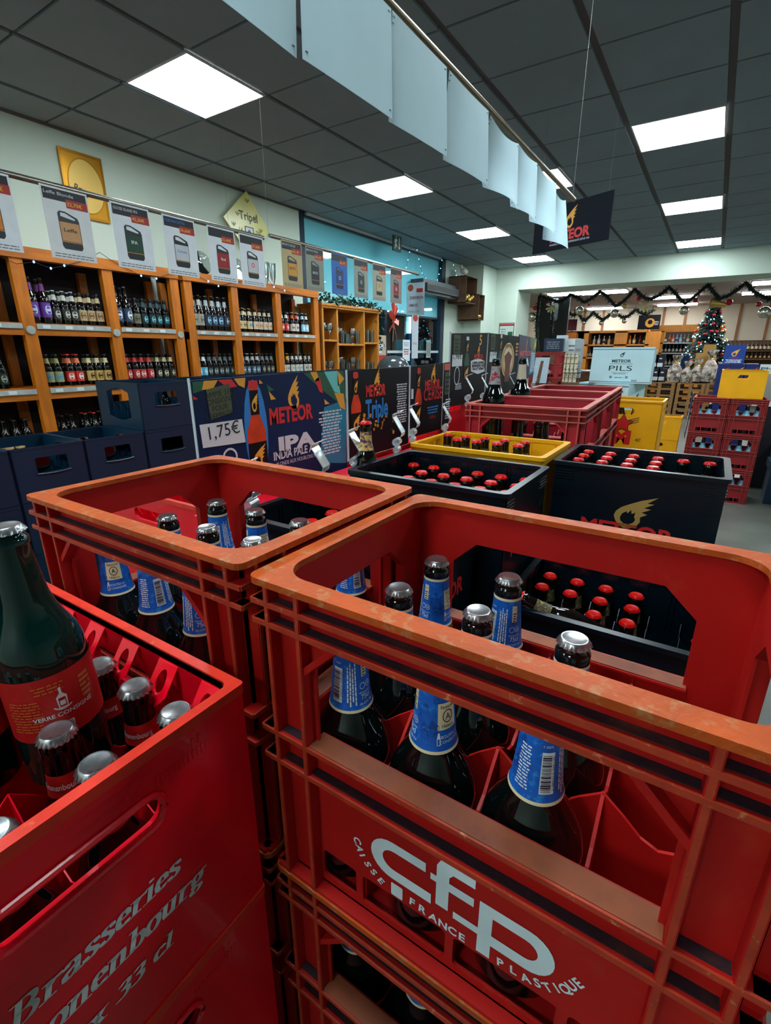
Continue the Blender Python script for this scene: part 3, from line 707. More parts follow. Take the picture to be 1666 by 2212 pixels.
# bright red 24 x 33 cl crate
LK, WK, HK = 0.400, 0.298, 0.258
def kholes(si, S, H):
    if si % 2 == 1: return [rrect(S / 2 - 0.060, H - 0.074, S / 2 + 0.060, H - 0.043, 0.013, 5)]
    return [rrect(S / 2 - 0.060, H - 0.074, S / 2 + 0.060, H - 0.043, 0.013, 5)]
KR = smooth_crate(LK, WK, HK, M_kron, M_kronrim, 6, 4, kholes, HK - 0.075, rimw=0.012, lip=0.002, thick=0.008, cr=(0.004, 0.008))
kb = MB()
for si in (1,):
    mp, S = sides(LK, WK)[si]; o = lambda a, b, e=0.0, mp=mp: mp(a, HK + b, e - 0.002)
    c0 = WK / 2
    nib_text(kb, o, 'Brasseries', c0 - 0.063, -.1385, 0.0128, width=0.126)
    nib_text(kb, o, 'Kronenbourg', c0 - 0.082, -.1715, 0.0128, width=0.164)
    nib_text(kb, o, '24 x 33 cl', c0 - 0.060, -.2055, 0.0098, width=0.105)
M_kwhite = mat('white_lettering', srgb(228, 248, 255), 0.5, var=0.04)
KR.append(('lettering', kb.mesh('lettering', M_kwhite)))
ke = MB()
for si in (1,):
    mp, S = sides(LK, WK)[si]; o = lambda a, b, e=0.0, mp=mp: mp(a, HK + b, e - 0.002)
    pts = rrect(S / 2 - 0.060, -0.074, S / 2 + 0.060, -0.043, 0.013, 6)
    ke.tube([o(a, b, 0.0005) for a, b in pts], 0.0034, 8, closed=True)
    for k in range(12): sbox(ke, o, S - 0.092 + 0.0042 * k, S - 0.0905 + 0.0042 * k, -0.040, -0.031, 0.0007, 0)
    for k in range(2): sbox(ke, o, S - 0.058 + 0.006 * k, S - 0.0565 + 0.006 * k, -0.028, -0.020, 0.0007, 0)
    t_ = MB(); t_.text(o, 'Propriété des Brasseries', S / 2 + 0.015, -0.022, 0.004, 'C', e=0.0004); t_.text(o, 'Kronenbourg', S / 2 + 0.015, -0.032, 0.005, 'C', e=0.0004)
    i = len(ke.v); ke.v += t_.v; ke.f += [tuple(i + q for q in f) for f in t_.f]
    ke.plate(o, [(S - 0.112, -0.038), (S - 0.105, -0.038), (S - 0.1085, -0.030)], [[(S - 0.1105, -0.037), (S - 0.1065, -0.037), (S - 0.1085, -0.0325)]], t=0, e=0.0006)
KR.append(('handle_bead', ke.mesh('handle_bead', M_kron, True)))
tab1 = MB()
tab1.plate(lambda u_, v_, e=0.0: Vector((u_, 0.72 * v_ - e * .8, v_ - e * .5)), [(-0.015, -0.024), (-0.008, -0.032), (0.008, -0.032), (0.015, -0.024), (0.015, 0), (-0.015, 0)], [circ(0, -0.0155, 0.0068, 14, 0.0105)], t=0.003)
tab_me = tab1.mesh('neck_tab', M_kron)
def kron(loc, rz, label, group):
    e = make('beer_crate', KR, loc, rz, label, 'crate', group)
    for k in range(6): link('neck_tab', tab_me, e, (-LK / 2 + LK * (k + 0.5) / 6, WK / 2 - 0.011, HK - 0.012))
    return e
# dark navy Meteor crates
LM, WM, HM = 0.39, 0.29, 0.262
BK = smooth_crate(LM, WM, HM, M_black, M_black, 6, 4, {}, HM - 0.085, rimw=0.012, lip=0.007, lines=True, inner_ribs=6)
bl = MB()
mp, S = sides(LM, WM)[0]; o = lambda a, b, e=0.0, mp=mp: mp(a, HM + b, e - 0.007)
comet(bl, o, S / 2 + 0.005, -0.108, 0.088, 0.092)
BK.append(('gold_comet', bl.mesh('gold_comet', M_gold)))
bl = MB()
for si in range(4):
    mp, S = sides(LM, WM)[si]; o = lambda a, b, e=0.0, mp=mp: mp(a, HM + b, e - 0.007)
    if si % 2 == 0: bl.text(o, 'METEOR', S / 2, -0.176, 0.036, 'C', width=0.215, bold=0.035, e=0.0006)
    else: bl.text(o, 'METEOR', S / 2, -0.150, 0.034, 'C', width=0.17, bold=0.035, e=0.0006)
BK.append(('lettering', bl.mesh('lettering', M_mred)))
nt_ = MB()
for sx in (-0.03, 0.03): nt_.box(sx - 0.02, WM / 2 - 0.0150, HM - 0.06, sx + 0.02, WM / 2 - 0.0125, HM - 0.012)
BK.append(('handle_notch', nt_.mesh('handle_notch', M_black)))
# yellow crates
LY, WY, HY = 0.40, 0.285, 0.26
def yholes(si, S, H):
    return [rrect(S / 2 - 0.052, H - 0.085, S / 2 + 0.052, H - 0.045, 0.019, 6)]
YK = smooth_crate(LY, WY, HY, M_yellow, M_yellow, 6, 4, {}, HY - 0.085, rimw=0.012, lip=0.007, inner_ribs=5)
YS = smooth_crate(LY, WY, 0.36, M_yellow, M_yellow, 4, 3, yholes, 0.2, rimw=0.012, lip=0.004, inner_ribs=4)
YE = smooth_crate(LY, WY, HY, M_yellow, M_yellow, 0, 0, yholes, 0.1, rimw=0.010, lip=0.003)
# navy crates of the far row: barrel-shaped side opening, flat hand hole with a lip on the end
LN, WN, HN = 0.40, 0.298, 0.24
def nholes(si, S, H):
    if si % 2 == 1: return [rrect(S / 2 - 0.062, H - 0.115, S / 2 + 0.068, H - 0.048, 0.008, 3)]
    n = 8
    top = [(S / 2 + 0.10 - 0.20 * k / n, H - 0.05 + 0.022 * math.sin(PI * k / n)) for k in range(n + 1)]
    bot = [(S / 2 - 0.10 + 0.20 * k / n, H - 0.175 - 0.018 * math.sin(PI * k / n)) for k in range(n + 1)]
    return [top + bot]
NV = smooth_crate(LN, WN, HN, M_navy, M_navy, 6, 4, nholes, 0.12, rimw=0.008, lip=0.002, thick=0.005)
nl = MB()
for si in (1, 3):
    mp, S = sides(LN, WN)[si]
    pts = [mp(S / 2 - 0.066 + 0.14 * k / 10, HN - 0.117 - 0.004 * math.sin(PI * k / 10), 0.003) for k in range(11)]
    nl.tube(pts, 0.0035, 6)
NV.append(('handle_lip', nl.mesh('handle_lip', M_navy, True)))
# ------------------------------------------------------------------ stacks in the foreground
M_pallet = mat('pallet_wood', srgb(150, 112, 66), 0.75, var=0.25, scale=5, stretch=(1, 6, 6), bump=0.2, bscale=60)
def pallet(x, y, z0, z1, lx, ly, label, group=None, deck=5):
    e = empty('pallet', (x, y, z0), 0, label, 'pallet', group)
    h = z1 - z0; bd = min(0.022, h * 0.2); wdt = ly / deck * 0.72
    top = MB().box(-lx / 2, -wdt / 2, 0, lx / 2, wdt / 2, bd).mesh('deck_board', M_pallet)
    for k in range(deck):
        yy = -ly / 2 + wdt / 2 + (ly - wdt) * k / (deck - 1)
        link('deck_board', top, e, (0, yy, h - bd))
        if k in (0, deck // 2, deck - 1): link('base_board', top, e, (0, yy, 0))
    bw = lx * 0.12
    blk = MB().box(-bw / 2, -wdt / 2, bd, bw / 2, wdt / 2, h - 2 * bd).mesh('block', M_pallet)
    str_ = MB().box(-bw / 2, -ly / 2, h - 2 * bd, bw / 2, ly / 2, h - bd).mesh('stringer', M_pallet)
    for xx in (-lx / 2 + bw / 2, 0, lx / 2 - bw / 2):
        link('stringer', str_, e, (xx, 0, 0))
        for k in (0, deck // 2, deck - 1): link('block', blk, e, (xx, -ly / 2 + wdt / 2 + (ly - wdt) * k / (deck - 1), 0))
    return e
NTH = ['first', 'second', 'third', 'fourth', 'fifth', 'sixth', 'seventh', 'eighth', 'ninth', 'tenth', 'eleventh', 'twelfth', 'thirteenth', 'fourteenth']
ORD = ['second', 'third', 'fourth', 'fifth', 'sixth']
def stack(parts, x, y, rim, H, n, L, W, label, under, group, rz=0.0, maker=None):
    """top crate plus n-1 more below it, then a pallet down to the floor"""
    top = None
    for k in range(n):
        z = Z(rim) - H * (k + 1)
        lb = label if k == 0 else f'{under}, {ORD[k - 1]} in the stack'
        e = maker((x, y, z), rz, lb, group) if maker else make('beer_crate', parts, (x, y, z), rz, lb, 'crate', group)
        top = top or e
    if z > 0.05: pallet(x, y, 0.0, z, L, W, f'wooden pallet under the {under}', 'pallets under the crate stacks')
    return top
XA, YA, RA = -0.112, 0.419, -0.188
XB, YB_, RB = -0.527, 0.414, -0.178
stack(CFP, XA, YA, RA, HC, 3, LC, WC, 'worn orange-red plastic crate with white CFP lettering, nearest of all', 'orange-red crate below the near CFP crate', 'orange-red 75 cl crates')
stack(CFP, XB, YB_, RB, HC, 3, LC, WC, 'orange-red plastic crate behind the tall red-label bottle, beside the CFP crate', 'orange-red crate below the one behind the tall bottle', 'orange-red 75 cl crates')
stack(None, -0.51, 0.094, -0.285, HK, 4, LK, WK, 'bright red Kronenbourg crate with white serif lettering, holding silver-capped bottles', 'bright red crate under the Kronenbourg lettering crate', 'bright red Kronenbourg crates', maker=kron)
def face(x, y): return math.atan2(-y, -x)
def cells(x, y, L, W, inset, nx, ny):
    l = (L - 2 * inset) / nx; wd = (W - 2 * inset) / ny
    return lambda c, r: (x - L / 2 + inset + l * (c + 0.5), y - W / 2 + inset + wd * (r + 0.5))
rd = math.radians
cA = cells(XA, YA, LC, WC, 0.018, 4, 3); cB = cells(XB, YB_, LC, WC, 0.018, 4, 3)
zA = Z(RA) - HC + 0.008; zB = Z(RB) - HC + 0.008
rows = ['front', 'middle', 'back']; cols = ['first', 'second', 'third', 'fourth']
for c, r, ang in ((0, 0, 140), (1, 0, 255), (2, 0, 72), (0, 1, 120), (1, 1, 150), (2, 1, 338), (0, 2, 228), (1, 2, 150)):
    x, y = cA(c, r)
    bottle75(x, y, zA, face(x, y) - rd(ang), f'blue-label bottle in the near CFP crate, {rows[r]} row, {cols[c]} column', 'blue-label bottles in the CFP crate')
for c, r, ang in ((0, 0, 300), (1, 0, 78), (2, 0, 185), (0, 1, 120), (1, 1, 90), (2, 1, 160), (0, 2, 110), (1, 2, 255), (2, 2, 30), (3, 2, 70)):
    x, y = cB(c, r)
    bottle75(x, y, zB, face(x, y) - rd(ang), f'blue-label bottle in crate behind the tall bottle, {rows[r]} row, {cols[c]} column', 'blue-label bottles in the crate behind the tall bottle')
for c in (0, 1, 2):
    x, y = cA(c, 0)
    bottle75(x, y, zA - HC, face(x, y) - rd(150), f'dark bottle in the crate under the CFP crate, {cols[c]} from the corner', 'bottles in the lower orange-red crate')
cK = cells(-0.51, 0.094, LK, WK, 0.010, 6, 4); zK = Z(-0.285) - HK + 0.012
kn = 0
for c in range(6):
    for r in range(4):
        if (5 - c, 3 - r) in ((2, 1), (2, 2), (3, 1), (3, 2)): continue
        x, y = cK(c, r)
        bottle33(x, y, zK, face(x, y) - rd(97), f'silver-capped small bottle in the Kronenbourg crate, {NTH[3 - r]} row, {NTH[5 - c]} from lettered end', 'small silver-capped bottles in the Kronenbourg crate', glass=glass33g)
# two taller bottles resting on the shoulders of the small ones
bb_ = bottle_big(-0.457, 0.150, Z(-0.374), face(-0.457, 0.150) - rd(20), 'tall green bottle with red label and silver cap standing out of the Kronenbourg crate')
bb_.rotation_euler = (Matrix.Rotation(rd(-2.5), 3, (-0.54, 0.84, 0)) @ Matrix.Rotation(bb_.rotation_euler.z, 3, 'Z')).to_euler()
bottle_big(-0.508, 0.092, Z(-0.374), face(-0.508, 0.092) - rd(40), 'second tall red-label bottle cut by the frame edge, beside the Kronenbourg crate bottles')
# ------------------------------------------------------------------ crates behind
MET = {'g': 'navy-black Meteor crates'}
stack(BK, -0.53, 0.722, -0.292, HM, 4, LM, WM, 'navy-black crate with red-capped bottles seen through the window of the orange-red crate', 'navy-black crate under the one behind the orange-red crate', 'navy-black Meteor crates')
stack(BK, -0.48, 1.017, -0.258, HM, 4, LM, WM, 'navy-black crate full of red caps in front of the yellow crate', 'navy-black crate under the full red-cap crate', 'navy-black Meteor crates')
stack(BK, -0.088, 0.985, -0.47, HM, 3, LM, WM, 'low navy-black crate of red caps seen through the window of the CFP crate', 'navy-black crate under the low red-cap crate', 'navy-black Meteor crates')
stack(BK, -0.118, 1.43, -0.268, HM, 4, LM, WM, 'navy-black crate with gold comet emblem on its broad face', 'navy-black crate under the gold comet crate', 'navy-black Meteor crates')
stack(YK, -0.52, 1.38, -0.256, HY, 4, LY, WY, 'yellow plastic crate with red caps between navy-black and crimson crates', 'yellow crate under the one with red caps', 'yellow crates')
RZC = rd(3.2)
for i, y in enumerate((1.868, 2.281, 2.694)):
    stack(CFPC, -0.535 - (y - 1.868) * math.tan(RZC), y, -0.175, HC, 3, 0.412, 0.41, ['crimson crate with two green bottles sticking out, first of its row', 'crimson crate in the middle of its row of three', 'crimson crate farthest of its row of three'][i],
          ['crimson crate under the first of the row', 'crimson crate under the middle of the row', 'crimson crate under the farthest of the row'][i], 'crimson 75 cl crates', rz=RZC)
M_capz = 0.006
def fill33(cx, cy, L, W, inset, base, spots, what, group, capm, glass=None, labm=None):
    f = cells(cx, cy, L, W, inset, 6, 4)
    for c, r in spots:
        x, y = f(c, r)
        bottle33(x, y, base, random.uniform(0, 6), f'{what}, {NTH[3 - r]} row back, {NTH[c]} in row', group, capm, glass, lab=labm is not None, labm=labm)
mlab = MB().band(lathe_map(R33, 0.165), 0, 2 * PI * R33(0.165), 0, 0.030, 20, 3, e=0.0005).mesh('neck_label', mat('pattern_label', srgb(60, 70, 60), 0.4, wear=srgb(200, 150, 60), wscale=260, wlo=0.52, whi=0.6), True)
allc = [(c, r) for c in range(6) for r in range(4)]
fill33(-0.53, 0.722, LM, WM, 0.012, Z(-0.292) - HM + 0.008, [(c, r) for c, r in allc if c > 0 and not (r == 0 and c < 3)], 'red-capped bottle behind the orange-red crate', 'red caps behind the orange-red crate', redcap_hi, glass33g, mlab)
fill33(-0.48, 1.017, LM, WM, 0.012, Z(-0.258) - HM + 0.008, [(c, r) for c, r in allc if not (c == 0 and r < 3)], 'red-capped bottle in the full navy-black crate', 'red caps in the full crate', redcap_hi, glass33, mlab)
fill33(-0.088, 0.985, LM, WM, 0.012, Z(-0.47) - HM + 0.008, [(c, r) for c, r in allc if not (c >= 4 and r >= 2) and not (c < 2 and r == 1) and (c, r) not in ((0, 0), (1, 0), (4, 1))], 'red-capped bottle in the low navy-black crate', 'red caps in the low crate', redcap_hi, glass33, mlab)
fill33(-0.118, 1.43, LM, WM, 0.012, Z(-0.268) - HM + 0.024, [(c, 3) for c in range(6)] + [(c, 2) for c in range(4)] + [(c, 1) for c in range(4)], 'red-capped bottle in the gold comet crate', 'red caps in the gold comet crate', redcap_hi, glass33g, mlab)
fill33(-0.52, 1.38, LY, WY, 0.012, Z(-0.256) - HY + 0.040, [(c, r) for c in range(1, 5) for r in (1, 2)] + [(0, 2)], 'red-capped bottle in the yellow crate', 'red caps in the yellow crate', redcap_hi, glass33g, mlab)
# a bottle lying across the low crate
lb_ = bottle33(-0.262, 0.93, Z(-0.492), 0, 'brown bottle lying slanted across the low red-cap crate', None, redcap_hi, glass33, True, mlab)
C0 = onz(1122, 1290, Z(-0.455)); B0 = onz(1285, 1378, Z(-0.515)); dv = (C0 - B0).normalized()
lb_.rotation_euler = dv.to_track_quat('Z', 'Y').to_euler(); lb_.location = C0 - dv * H33
# display bottle with red cap in front of the Triple board
p = ony(790, 912, 0.985)
M_fancy = mat('fancy_neck_label', srgb(210, 170, 90), 0.4, wear=srgb(60, 30, 90), wscale=120, wlo=0.48, whi=0.56)
flab = MB().band(lathe_map(R33, 0.158), 0, 2 * PI * R33(0.158), 0, 0.046, 20, 4, e=0.0005).mesh('neck_label', M_fancy, True)
bottle33(p.x, p.y, p.z - H33, 0.4, 'red-capped brown bottle raised in the crate in front of the Triple board', None, redcap_hi, glass33, True, flab)
# bottles in the crimson crate
p75 = [(0.7, 0), (1, .02)]
Ptall = [(0.035, 0), (0.0415, 0.004), (0.042, 0.17), (0.040, 0.185), (0.034, 0.20), (0.026, 0.215), (0.020, 0.235), (0.0165, 0.265), (0.0148, 0.295), (0.0165, 0.297), (0.0165, 0.304), (0.0145, 0.308), (0.0135, 0.318)]
glasst = MB().lathe(Ptall, 28).mesh('bottle', M_dkgreen, True); RT = rz_of(Ptall)
foil = MB().band(lathe_map(RT, 0.23), 0, 2 * PI * RT(0.23), 0, 0.065, 20, 4, e=0.0006).mesh('neck_label', mat('red_silver_label', srgb(150, 160, 165), 0.35, wear=srgb(170, 40, 50), wscale=60, wlo=0.5, whi=0.55), True)
foil2 = MB().band(lathe_map(RT, 0.235), 0, 2 * PI * RT(0.235), 0, 0.06, 20, 4, e=0.0006).mesh('neck_label', mat('cream_neck_label', srgb(205, 195, 170), 0.4, wear=srgb(170, 40, 40), wscale=40, wlo=0.6, whi=0.64), True)
capd = cap_mesh_lo(mat('dark_cap', srgb(30, 40, 44), 0.3, metal=0.7))
for px, py, yy, fl, nm in ((1072, 783, 1.80, foil, 'tall green bottle with red and silver neck label in the first crimson crate'), (1130, 780, 2.12, foil2, 'tall green bottle with cream neck label in the middle crimson crate')):
    q = ony(px, py, yy)
    o = link('beer_bottle', glasst, None, (q.x, q.y, Z(-0.175) - 0.170), (0, 0, 1.0)); tag(o, nm, 'bottle', 'display bottles in the crimson crates')
    link('neck_label', fl, o); link('cap', capd, o, (0, 0, 0.315))
_cR = cells(0, 0, 0.412, 0.41, 0.018, 4, 4)
def cR(c, r):
    v = Matrix.Rotation(RZC, 3, 'Z') @ Vector((*_cR(c, r), 0)); return v.x - 0.535, v.y + 1.868
lab_r = MB().band(lathe_map(RT, 0.06), 0, 2 * PI * RT(0.06), 0, 0.09, 24, 1, e=0.0006).mesh('label', mat('mixed_label', srgb(170, 175, 170), 0.4, wear=srgb(160, 40, 44), wscale=40, wlo=0.56, whi=0.6), True)
for c, r in ((0, 0), (1, 0), (2, 0), (3, 0), (0, 1), (1, 1), (2, 1), (3, 1)):
    x, y = cR(c, r)
    if (c, r) == (1, 0): continue
    o = link('beer_bottle', glasst, None, (x, y, Z(-0.175) - HC + 0.009), (0, 0, c * 1.3 + r)); tag(o, f'dark labelled bottle inside the first crimson crate, {rows[r]} row, {cols[c]} column', 'bottle', 'bottles inside the first crimson crate')
    o.scale = (0.98, 0.98, 0.9)
    link('label', lab_r, o); link('cap', capd, o, (0, 0, 0.315))
# ------------------------------------------------------------------ red crates and header boards beside the stacks
KPL = [q for q in KR if q[0] in ('shell', 'rim', 'divider_grid')]
for i, y in enumerate((0.80, 1.10, 1.40, 1.70)):
    stack(KPL, -1.135, y, -0.335, HK, 3, LK, WK, f'red crate behind the header boards, {["first", "second", "third", "fourth"][i]} from the IPA board', f'red crate under the {["first", "second", "third", "fourth"][i]} red crate behind the boards', 'red crates behind the header boards')
for i, y in enumerate((2.02, 2.33, 2.64)):
    stack(KPL, -1.135, y, -0.175, HK, 4, LK, WK, f'higher red crate behind the wheat beer boards, {["first", "second", "third"][i]} of three', f'red crate under the {["first", "second", "third"][i]} higher red crate', 'red crates behind the header boards')
XBD = -0.925
M_bnavy = mat('board_navy', srgb(8, 34, 76), 0.45, var=0.2, scale=5, spec=0.25)
M_bblack = mat('board_black', srgb(8, 9, 18), 0.45, var=0.1, spec=0.25)
M_bteal = mat('board_teal', srgb(22, 130, 165), 0.35, var=0.12, scale=8)
M_bgreen = mat('print_green', srgb(40, 92, 66), 0.4); M_borange = mat('print_orange', srgb(228, 164, 56), 0.4)
M_flame = mat('print_flame', srgb(240, 172, 60), 0.4); M_bred = mat('print_red', srgb(214, 40, 44), 0.4)
M_bwhite = mat('print_white', srgb(214, 222, 228), 0.45); M_bblue = mat('print_blue', srgb(44, 132, 210), 0.4)
M_amber = mat('print_amber', srgb(214, 62, 22), 0.4, var=0.2, scale=30); M_card = mat('olive_card', srgb(76, 88, 62), 0.6, var=0.1)
M_paper = mat('white_paper', srgb(214, 224, 228), 0.7, var=0.03); M_pen = mat('marker_ink', srgb(20, 26, 34), 0.5)
M_edge = mat('board_edge', srgb(190, 205, 212), 0.5)
M_aqua = mat('print_aqua', srgb(110, 205, 205), 0.4)
class Sheet:
    """a flat printed thing: the board itself plus one part for each colour of print"""
    def __init__(s, name, o, u, v, outline, m, label, cat, group=None, t=0.004, holes=()):
        s.mp0 = plane_map(o, u, v); s.o = Vector(o); s.u = Vector(u); s.v = Vector(v)
        s.mp = lambda a, b, e=0.0: s.mp0(a, b, e) - s.o
        s.obj = put(name, MB().plate(s.mp, outline, holes, t=t), m, loc=o); tag(s.obj, label, cat, group)
        s.L = {}
    def on(s, name, m):
        if name not in s.L: s.L[name] = (MB(), m)
        return s.L[name][0]
    def done(s):
        for nm, (b, m) in s.L.items():
            if b.f: put(nm, b, m, s.obj)
        return s.obj
    def at(s, p):
        d = Vector(p) - s.o; return d.dot(s.u), d.dot(s.v)
def board(p_tl, p_tr, zbot, m, name, label, x=XBD, group='beer header boards'):
    a = onx(*p_tl, x); b = onx(*p_tr, x); zt = (a.z + b.z) / 2
    s = Sheet(name, (x, a.y, Z(zbot)), (0, 1, 0), (0, 0, 1), [(0, 0), (b.y - a.y, 0), (b.y - a.y, b.z - Z(zbot)), (0, a.z - Z(zbot))], m, label, 'sign', group, t=0.005)
    s.w = b.y - a.y; s.h = zt - Z(zbot)
    s.px = lambda X, Y: s.at(onx(X, Y, x))
    put('edge', MB().box(-0.006, -0.002, 0, 0.001, 0, s.h), M_edge, s.obj)
    return s
def bottle_print(s, x, y0, y1, hw, body=None, capm=None, glow=True):
    H = y1 - y0
    if glow: s.on('bottle_glow', M_bblue).plate(s.mp, [(x + hw * 1.25 * math.cos(t), y0 + H * .45 + H * .56 * math.sin(t)) for t in [2 * PI * k / 20 for k in range(20)]], t=0, e=0.0003)
    s.on('bottle_print', body or M_amber).plate(s.mp, [(x - hw, y0), (x + hw, y0), (x + hw, y0 + H * .46), (x + hw * .5, y0 + H * .62), (x + hw * .42, y0 + H * .93), (x - hw * .42, y0 + H * .93), (x - hw * .5, y0 + H * .62), (x - hw, y0 + H * .46)], t=0, e=0.0006)
    s.on('bottle_cap_print', capm or M_bred).plate(s.mp, [(x - hw * .55, y0 + H * .92), (x + hw * .55, y0 + H * .92), (x + hw * .45, y0 + H), (x - hw * .45, y0 + H)], t=0, e=0.0008)
    s.on('body_label_print', M_bblack).rect(s.mp, x - hw, y0, x + hw, y0 + H * .34, e=0.0009); s.on('neck_label_print', M_bblack).rect(s.mp, x - hw * .46, y0 + H * .64, x + hw * .46, y0 + H * .90, e=0.0009)
    comet(s.on('body_comet_print', M_flame), s.mp, x, y0 + H * .18, H * .27, hw * 1.5, e=0.0012); comet(s.on('neck_comet_print', M_flame), s.mp, x, y0 + H * .77, H * .2, hw * .8, e=0.0012)
rgp = random.Random(11)
# --- IPA board
b = board((410, 822), (745, 797), -0.38, M_bnavy, 'header_board', 'blue IPA header board with price card, largest of the row of boards')
tri = [((690, 800), (745, 800), (748, 900), (735, 885), (700, 850), M_bgreen), ((620, 808), (650, 805), (625, 850), None, None, M_borange)]
T = lambda *pts: [b.px(*p) for p in pts]
b.on('teal_field', M_bteal).plate(b.mp, T((690, 1000), (748, 1000), (748, 862), (700, 880)), t=0, e=0.0004)
for pts, nm, m in (((((655, 806), (742, 800), (748, 870), (728, 868), (690, 838))), 'green_print', M_bgreen), (((700, 803), (728, 801), (735, 850), (722, 846)), 'aqua_print', M_aqua), (((415, 825), (470, 821), (455, 838), (417, 850)), 'green_print', M_bgreen), (((470, 821), (500, 819), (512, 835), (492, 838)), 'red_print', M_bred),
                   (((440, 823), (470, 821), (460, 840), (436, 842)), 'orange_print', M_borange), (((505, 818), (530, 816), (528, 838), (515, 832)), 'orange_print', M_borange), (((680, 822), (690, 812), (698, 850), (690, 846)), 'red_print', M_bred), (((670, 804), (684, 803), (690, 822), (680, 824)), 'orange_print', M_borange),
                   (((580, 845), (596, 862), (585, 864)), 'orange_print', M_borange), (((560, 820), (568, 828), (560, 829)), 'orange_print', M_borange), (((700, 862), (712, 872), (702, 874)), 'orange_print', M_borange), (((728, 800), (744, 818), (730, 835)), 'orange_print', M_borange), (((722, 848), (742, 850), (746, 885), (735, 880)), 'orange_print', M_borange),
                   (((416, 855), (428, 862), (418, 864)), 'red_print', M_bred), (((575, 830), (592, 842), (580, 846)), 'green_print', M_bgreen)):
    q = T(*pts)
    if sum(q[j][0] * q[(j + 1) % len(q)][1] - q[(j + 1) % len(q)][0] * q[j][1] for j in range(len(q))) < 0: q = q[::-1]
    b.on(nm, m).plate(b.mp, q, t=0, e=0.0005 + 0.0001 * (nm != 'green_print'))
x0, y0 = b.px(562, 1020); x1, y1 = b.px(545, 822); bottle_print(b, (x0 + x1) / 2, y0, y1, 0.030)
x, y = b.px(633, 852); comet(b.on('comet_print', M_flame), b.mp, x, y, 0.078, 0.062, rot=0.35)
x, y = b.px(583, 915); x2, _ = b.px(677, 915); b.on('red_lettering', M_bred).text(b.mp, 'METEOR', x, y - 0.002, 0.040, width=x2 - x, bold=0.04)
x, y = b.px(603, 976); x2, y2 = b.px(680, 925); b.on('white_lettering', M_bwhite).text(b.mp, 'IPA', x, y, y2 - y - 0.006, width=x2 - x, bold=0.055)
x, y = b.px(592, 995); x2, _ = b.px(690, 990); b.on('white_lettering', M_bwhite).text(b.mp, 'INDIA PALE ALE', x, y, 0.022, width=x2 - x, bold=0.025)
x, y = b.px(598, 1008); b.on('white_lettering', M_bwhite).text(b.mp, 'BLONDE AUX HOUBLONS FRUITÉS', x, y, 0.011, width=0.19)
x, y = b.px(692, 985); x2, y2 = b.px(738, 880); b.on('white_lettering', M_bwhite).lines(b.mp, x, y, x2, y2, 15, h=0.5, ragged=0.35)
x, y = b.px(490, 1000); x2, y2 = b.px(505, 975); b.on('round_mark', M_bwhite).plate(b.mp, circ((x + x2) / 2, (y + y2) / 2, 0.022, 18), [circ((x + x2) / 2, (y + y2) / 2, 0.017, 18)], t=0, e=0.0006)
q = T((444, 842), (495, 828), (502, 890), (455, 908)); b.on('olive_card', M_card).plate(b.mp, q[::-1], t=0, e=0.0012)
for k, tx in enumerate(('GAMME 33CL', 'CONSIGNÉE', 'POUR', 'RÉEMPLOI !')):
    x, y = b.px(473, 853 + 15.5 * k - 2); b.on('card_writing', M_pen).text(b.mp, tx, x + 0.002 * k, y - 0.004, 0.0125, 'C', e=0.0016, rot=0.10)
q = T((430, 918), (522, 905), (530, 955), (438, 968)); b.on('price_card', M_paper).plate(b.mp, q[::-1], t=0, e=0.0014)
x, y = b.px(452, 948); b.on('card_writing', M_pen).text(b.mp, '1,75€', x, y - 0.002, 0.030, width=0.088, e=0.002, rot=0.06)
b.done()
# --- Triple board
b = board((750, 800), (884, 792), -0.33, M_bblack, 'header_board', 'black Triple header board with blue lettering, between the IPA and Cerise boards')
x0, y0 = b.px(775, 935); x1, y1 = b.px(763, 804); bottle_print(b, (x0 + x1) / 2, y0, y1, 0.026, glow=False)
x, y = b.px(814, 826); comet(b.on('comet_print', M_flame), b.mp, x, y, 0.072, 0.05, rot=0.35)
x, y = b.px(791, 857); x2, _ = b.px(833, 857); b.on('red_lettering', M_bred).text(b.mp, 'METEOR', x, y, 0.036, width=x2 - x, bold=0.04)
x, y = b.px(790, 905); x2, _ = b.px(838, 903); b.on('blue_lettering', M_bblue).text(b.mp, 'Triple', x, y, 0.062, width=x2 - x, bold=0.03)
x, y = b.px(856, 915); x2, y2 = b.px(880, 825); b.on('white_lettering', M_bwhite).lines(b.mp, x, y, x2, y2, 17, h=0.5)
for k in range(26):
    x, y = b.px(780 + rgp.uniform(0, 70), 895 + rgp.uniform(0, 38)); b.on('gold_flourish', M_borange).plate(b.mp, circ(x, y, rgp.uniform(.003, .008), 8), [circ(x, y, .002, 8)], t=0, e=0.0005)
b.done()
# --- Cerise board
b = board((887, 792), (958, 784), -0.31, M_bblack, 'header_board', 'black Cerise header board with red lettering, right of the Triple board')
x0, y0 = b.px(905, 915); x1, y1 = b.px(903, 795); bottle_print(b, (x0 + x1) / 2, y0, y1, 0.026, glow=False)
x, y = b.px(936, 810); comet(b.on('comet_print', M_flame), b.mp, x, y, 0.072, 0.05, rot=0.35)
x, y = b.px(918, 841); x2, _ = b.px(950, 839); b.on('red_lettering', M_bred).text(b.mp, 'METEOR', x, y, 0.034, width=x2 - x, bold=0.04)
x, y = b.px(915, 866); x2, _ = b.px(955, 862); b.on('red_lettering', M_bred).text(b.mp, 'CERISE', x, y, 0.048, width=x2 - x, bold=0.01)
x, y = b.px(922, 895); x2, y2 = b.px(948, 872); b.on('blue_lettering', M_bblue).lines(b.mp, x, y, x2, y2, 3, h=0.5)
x, y = b.px(928, 905); b.on('red_lettering', M_bred).text(b.mp, '0.33 cl', x, y, 0.014)
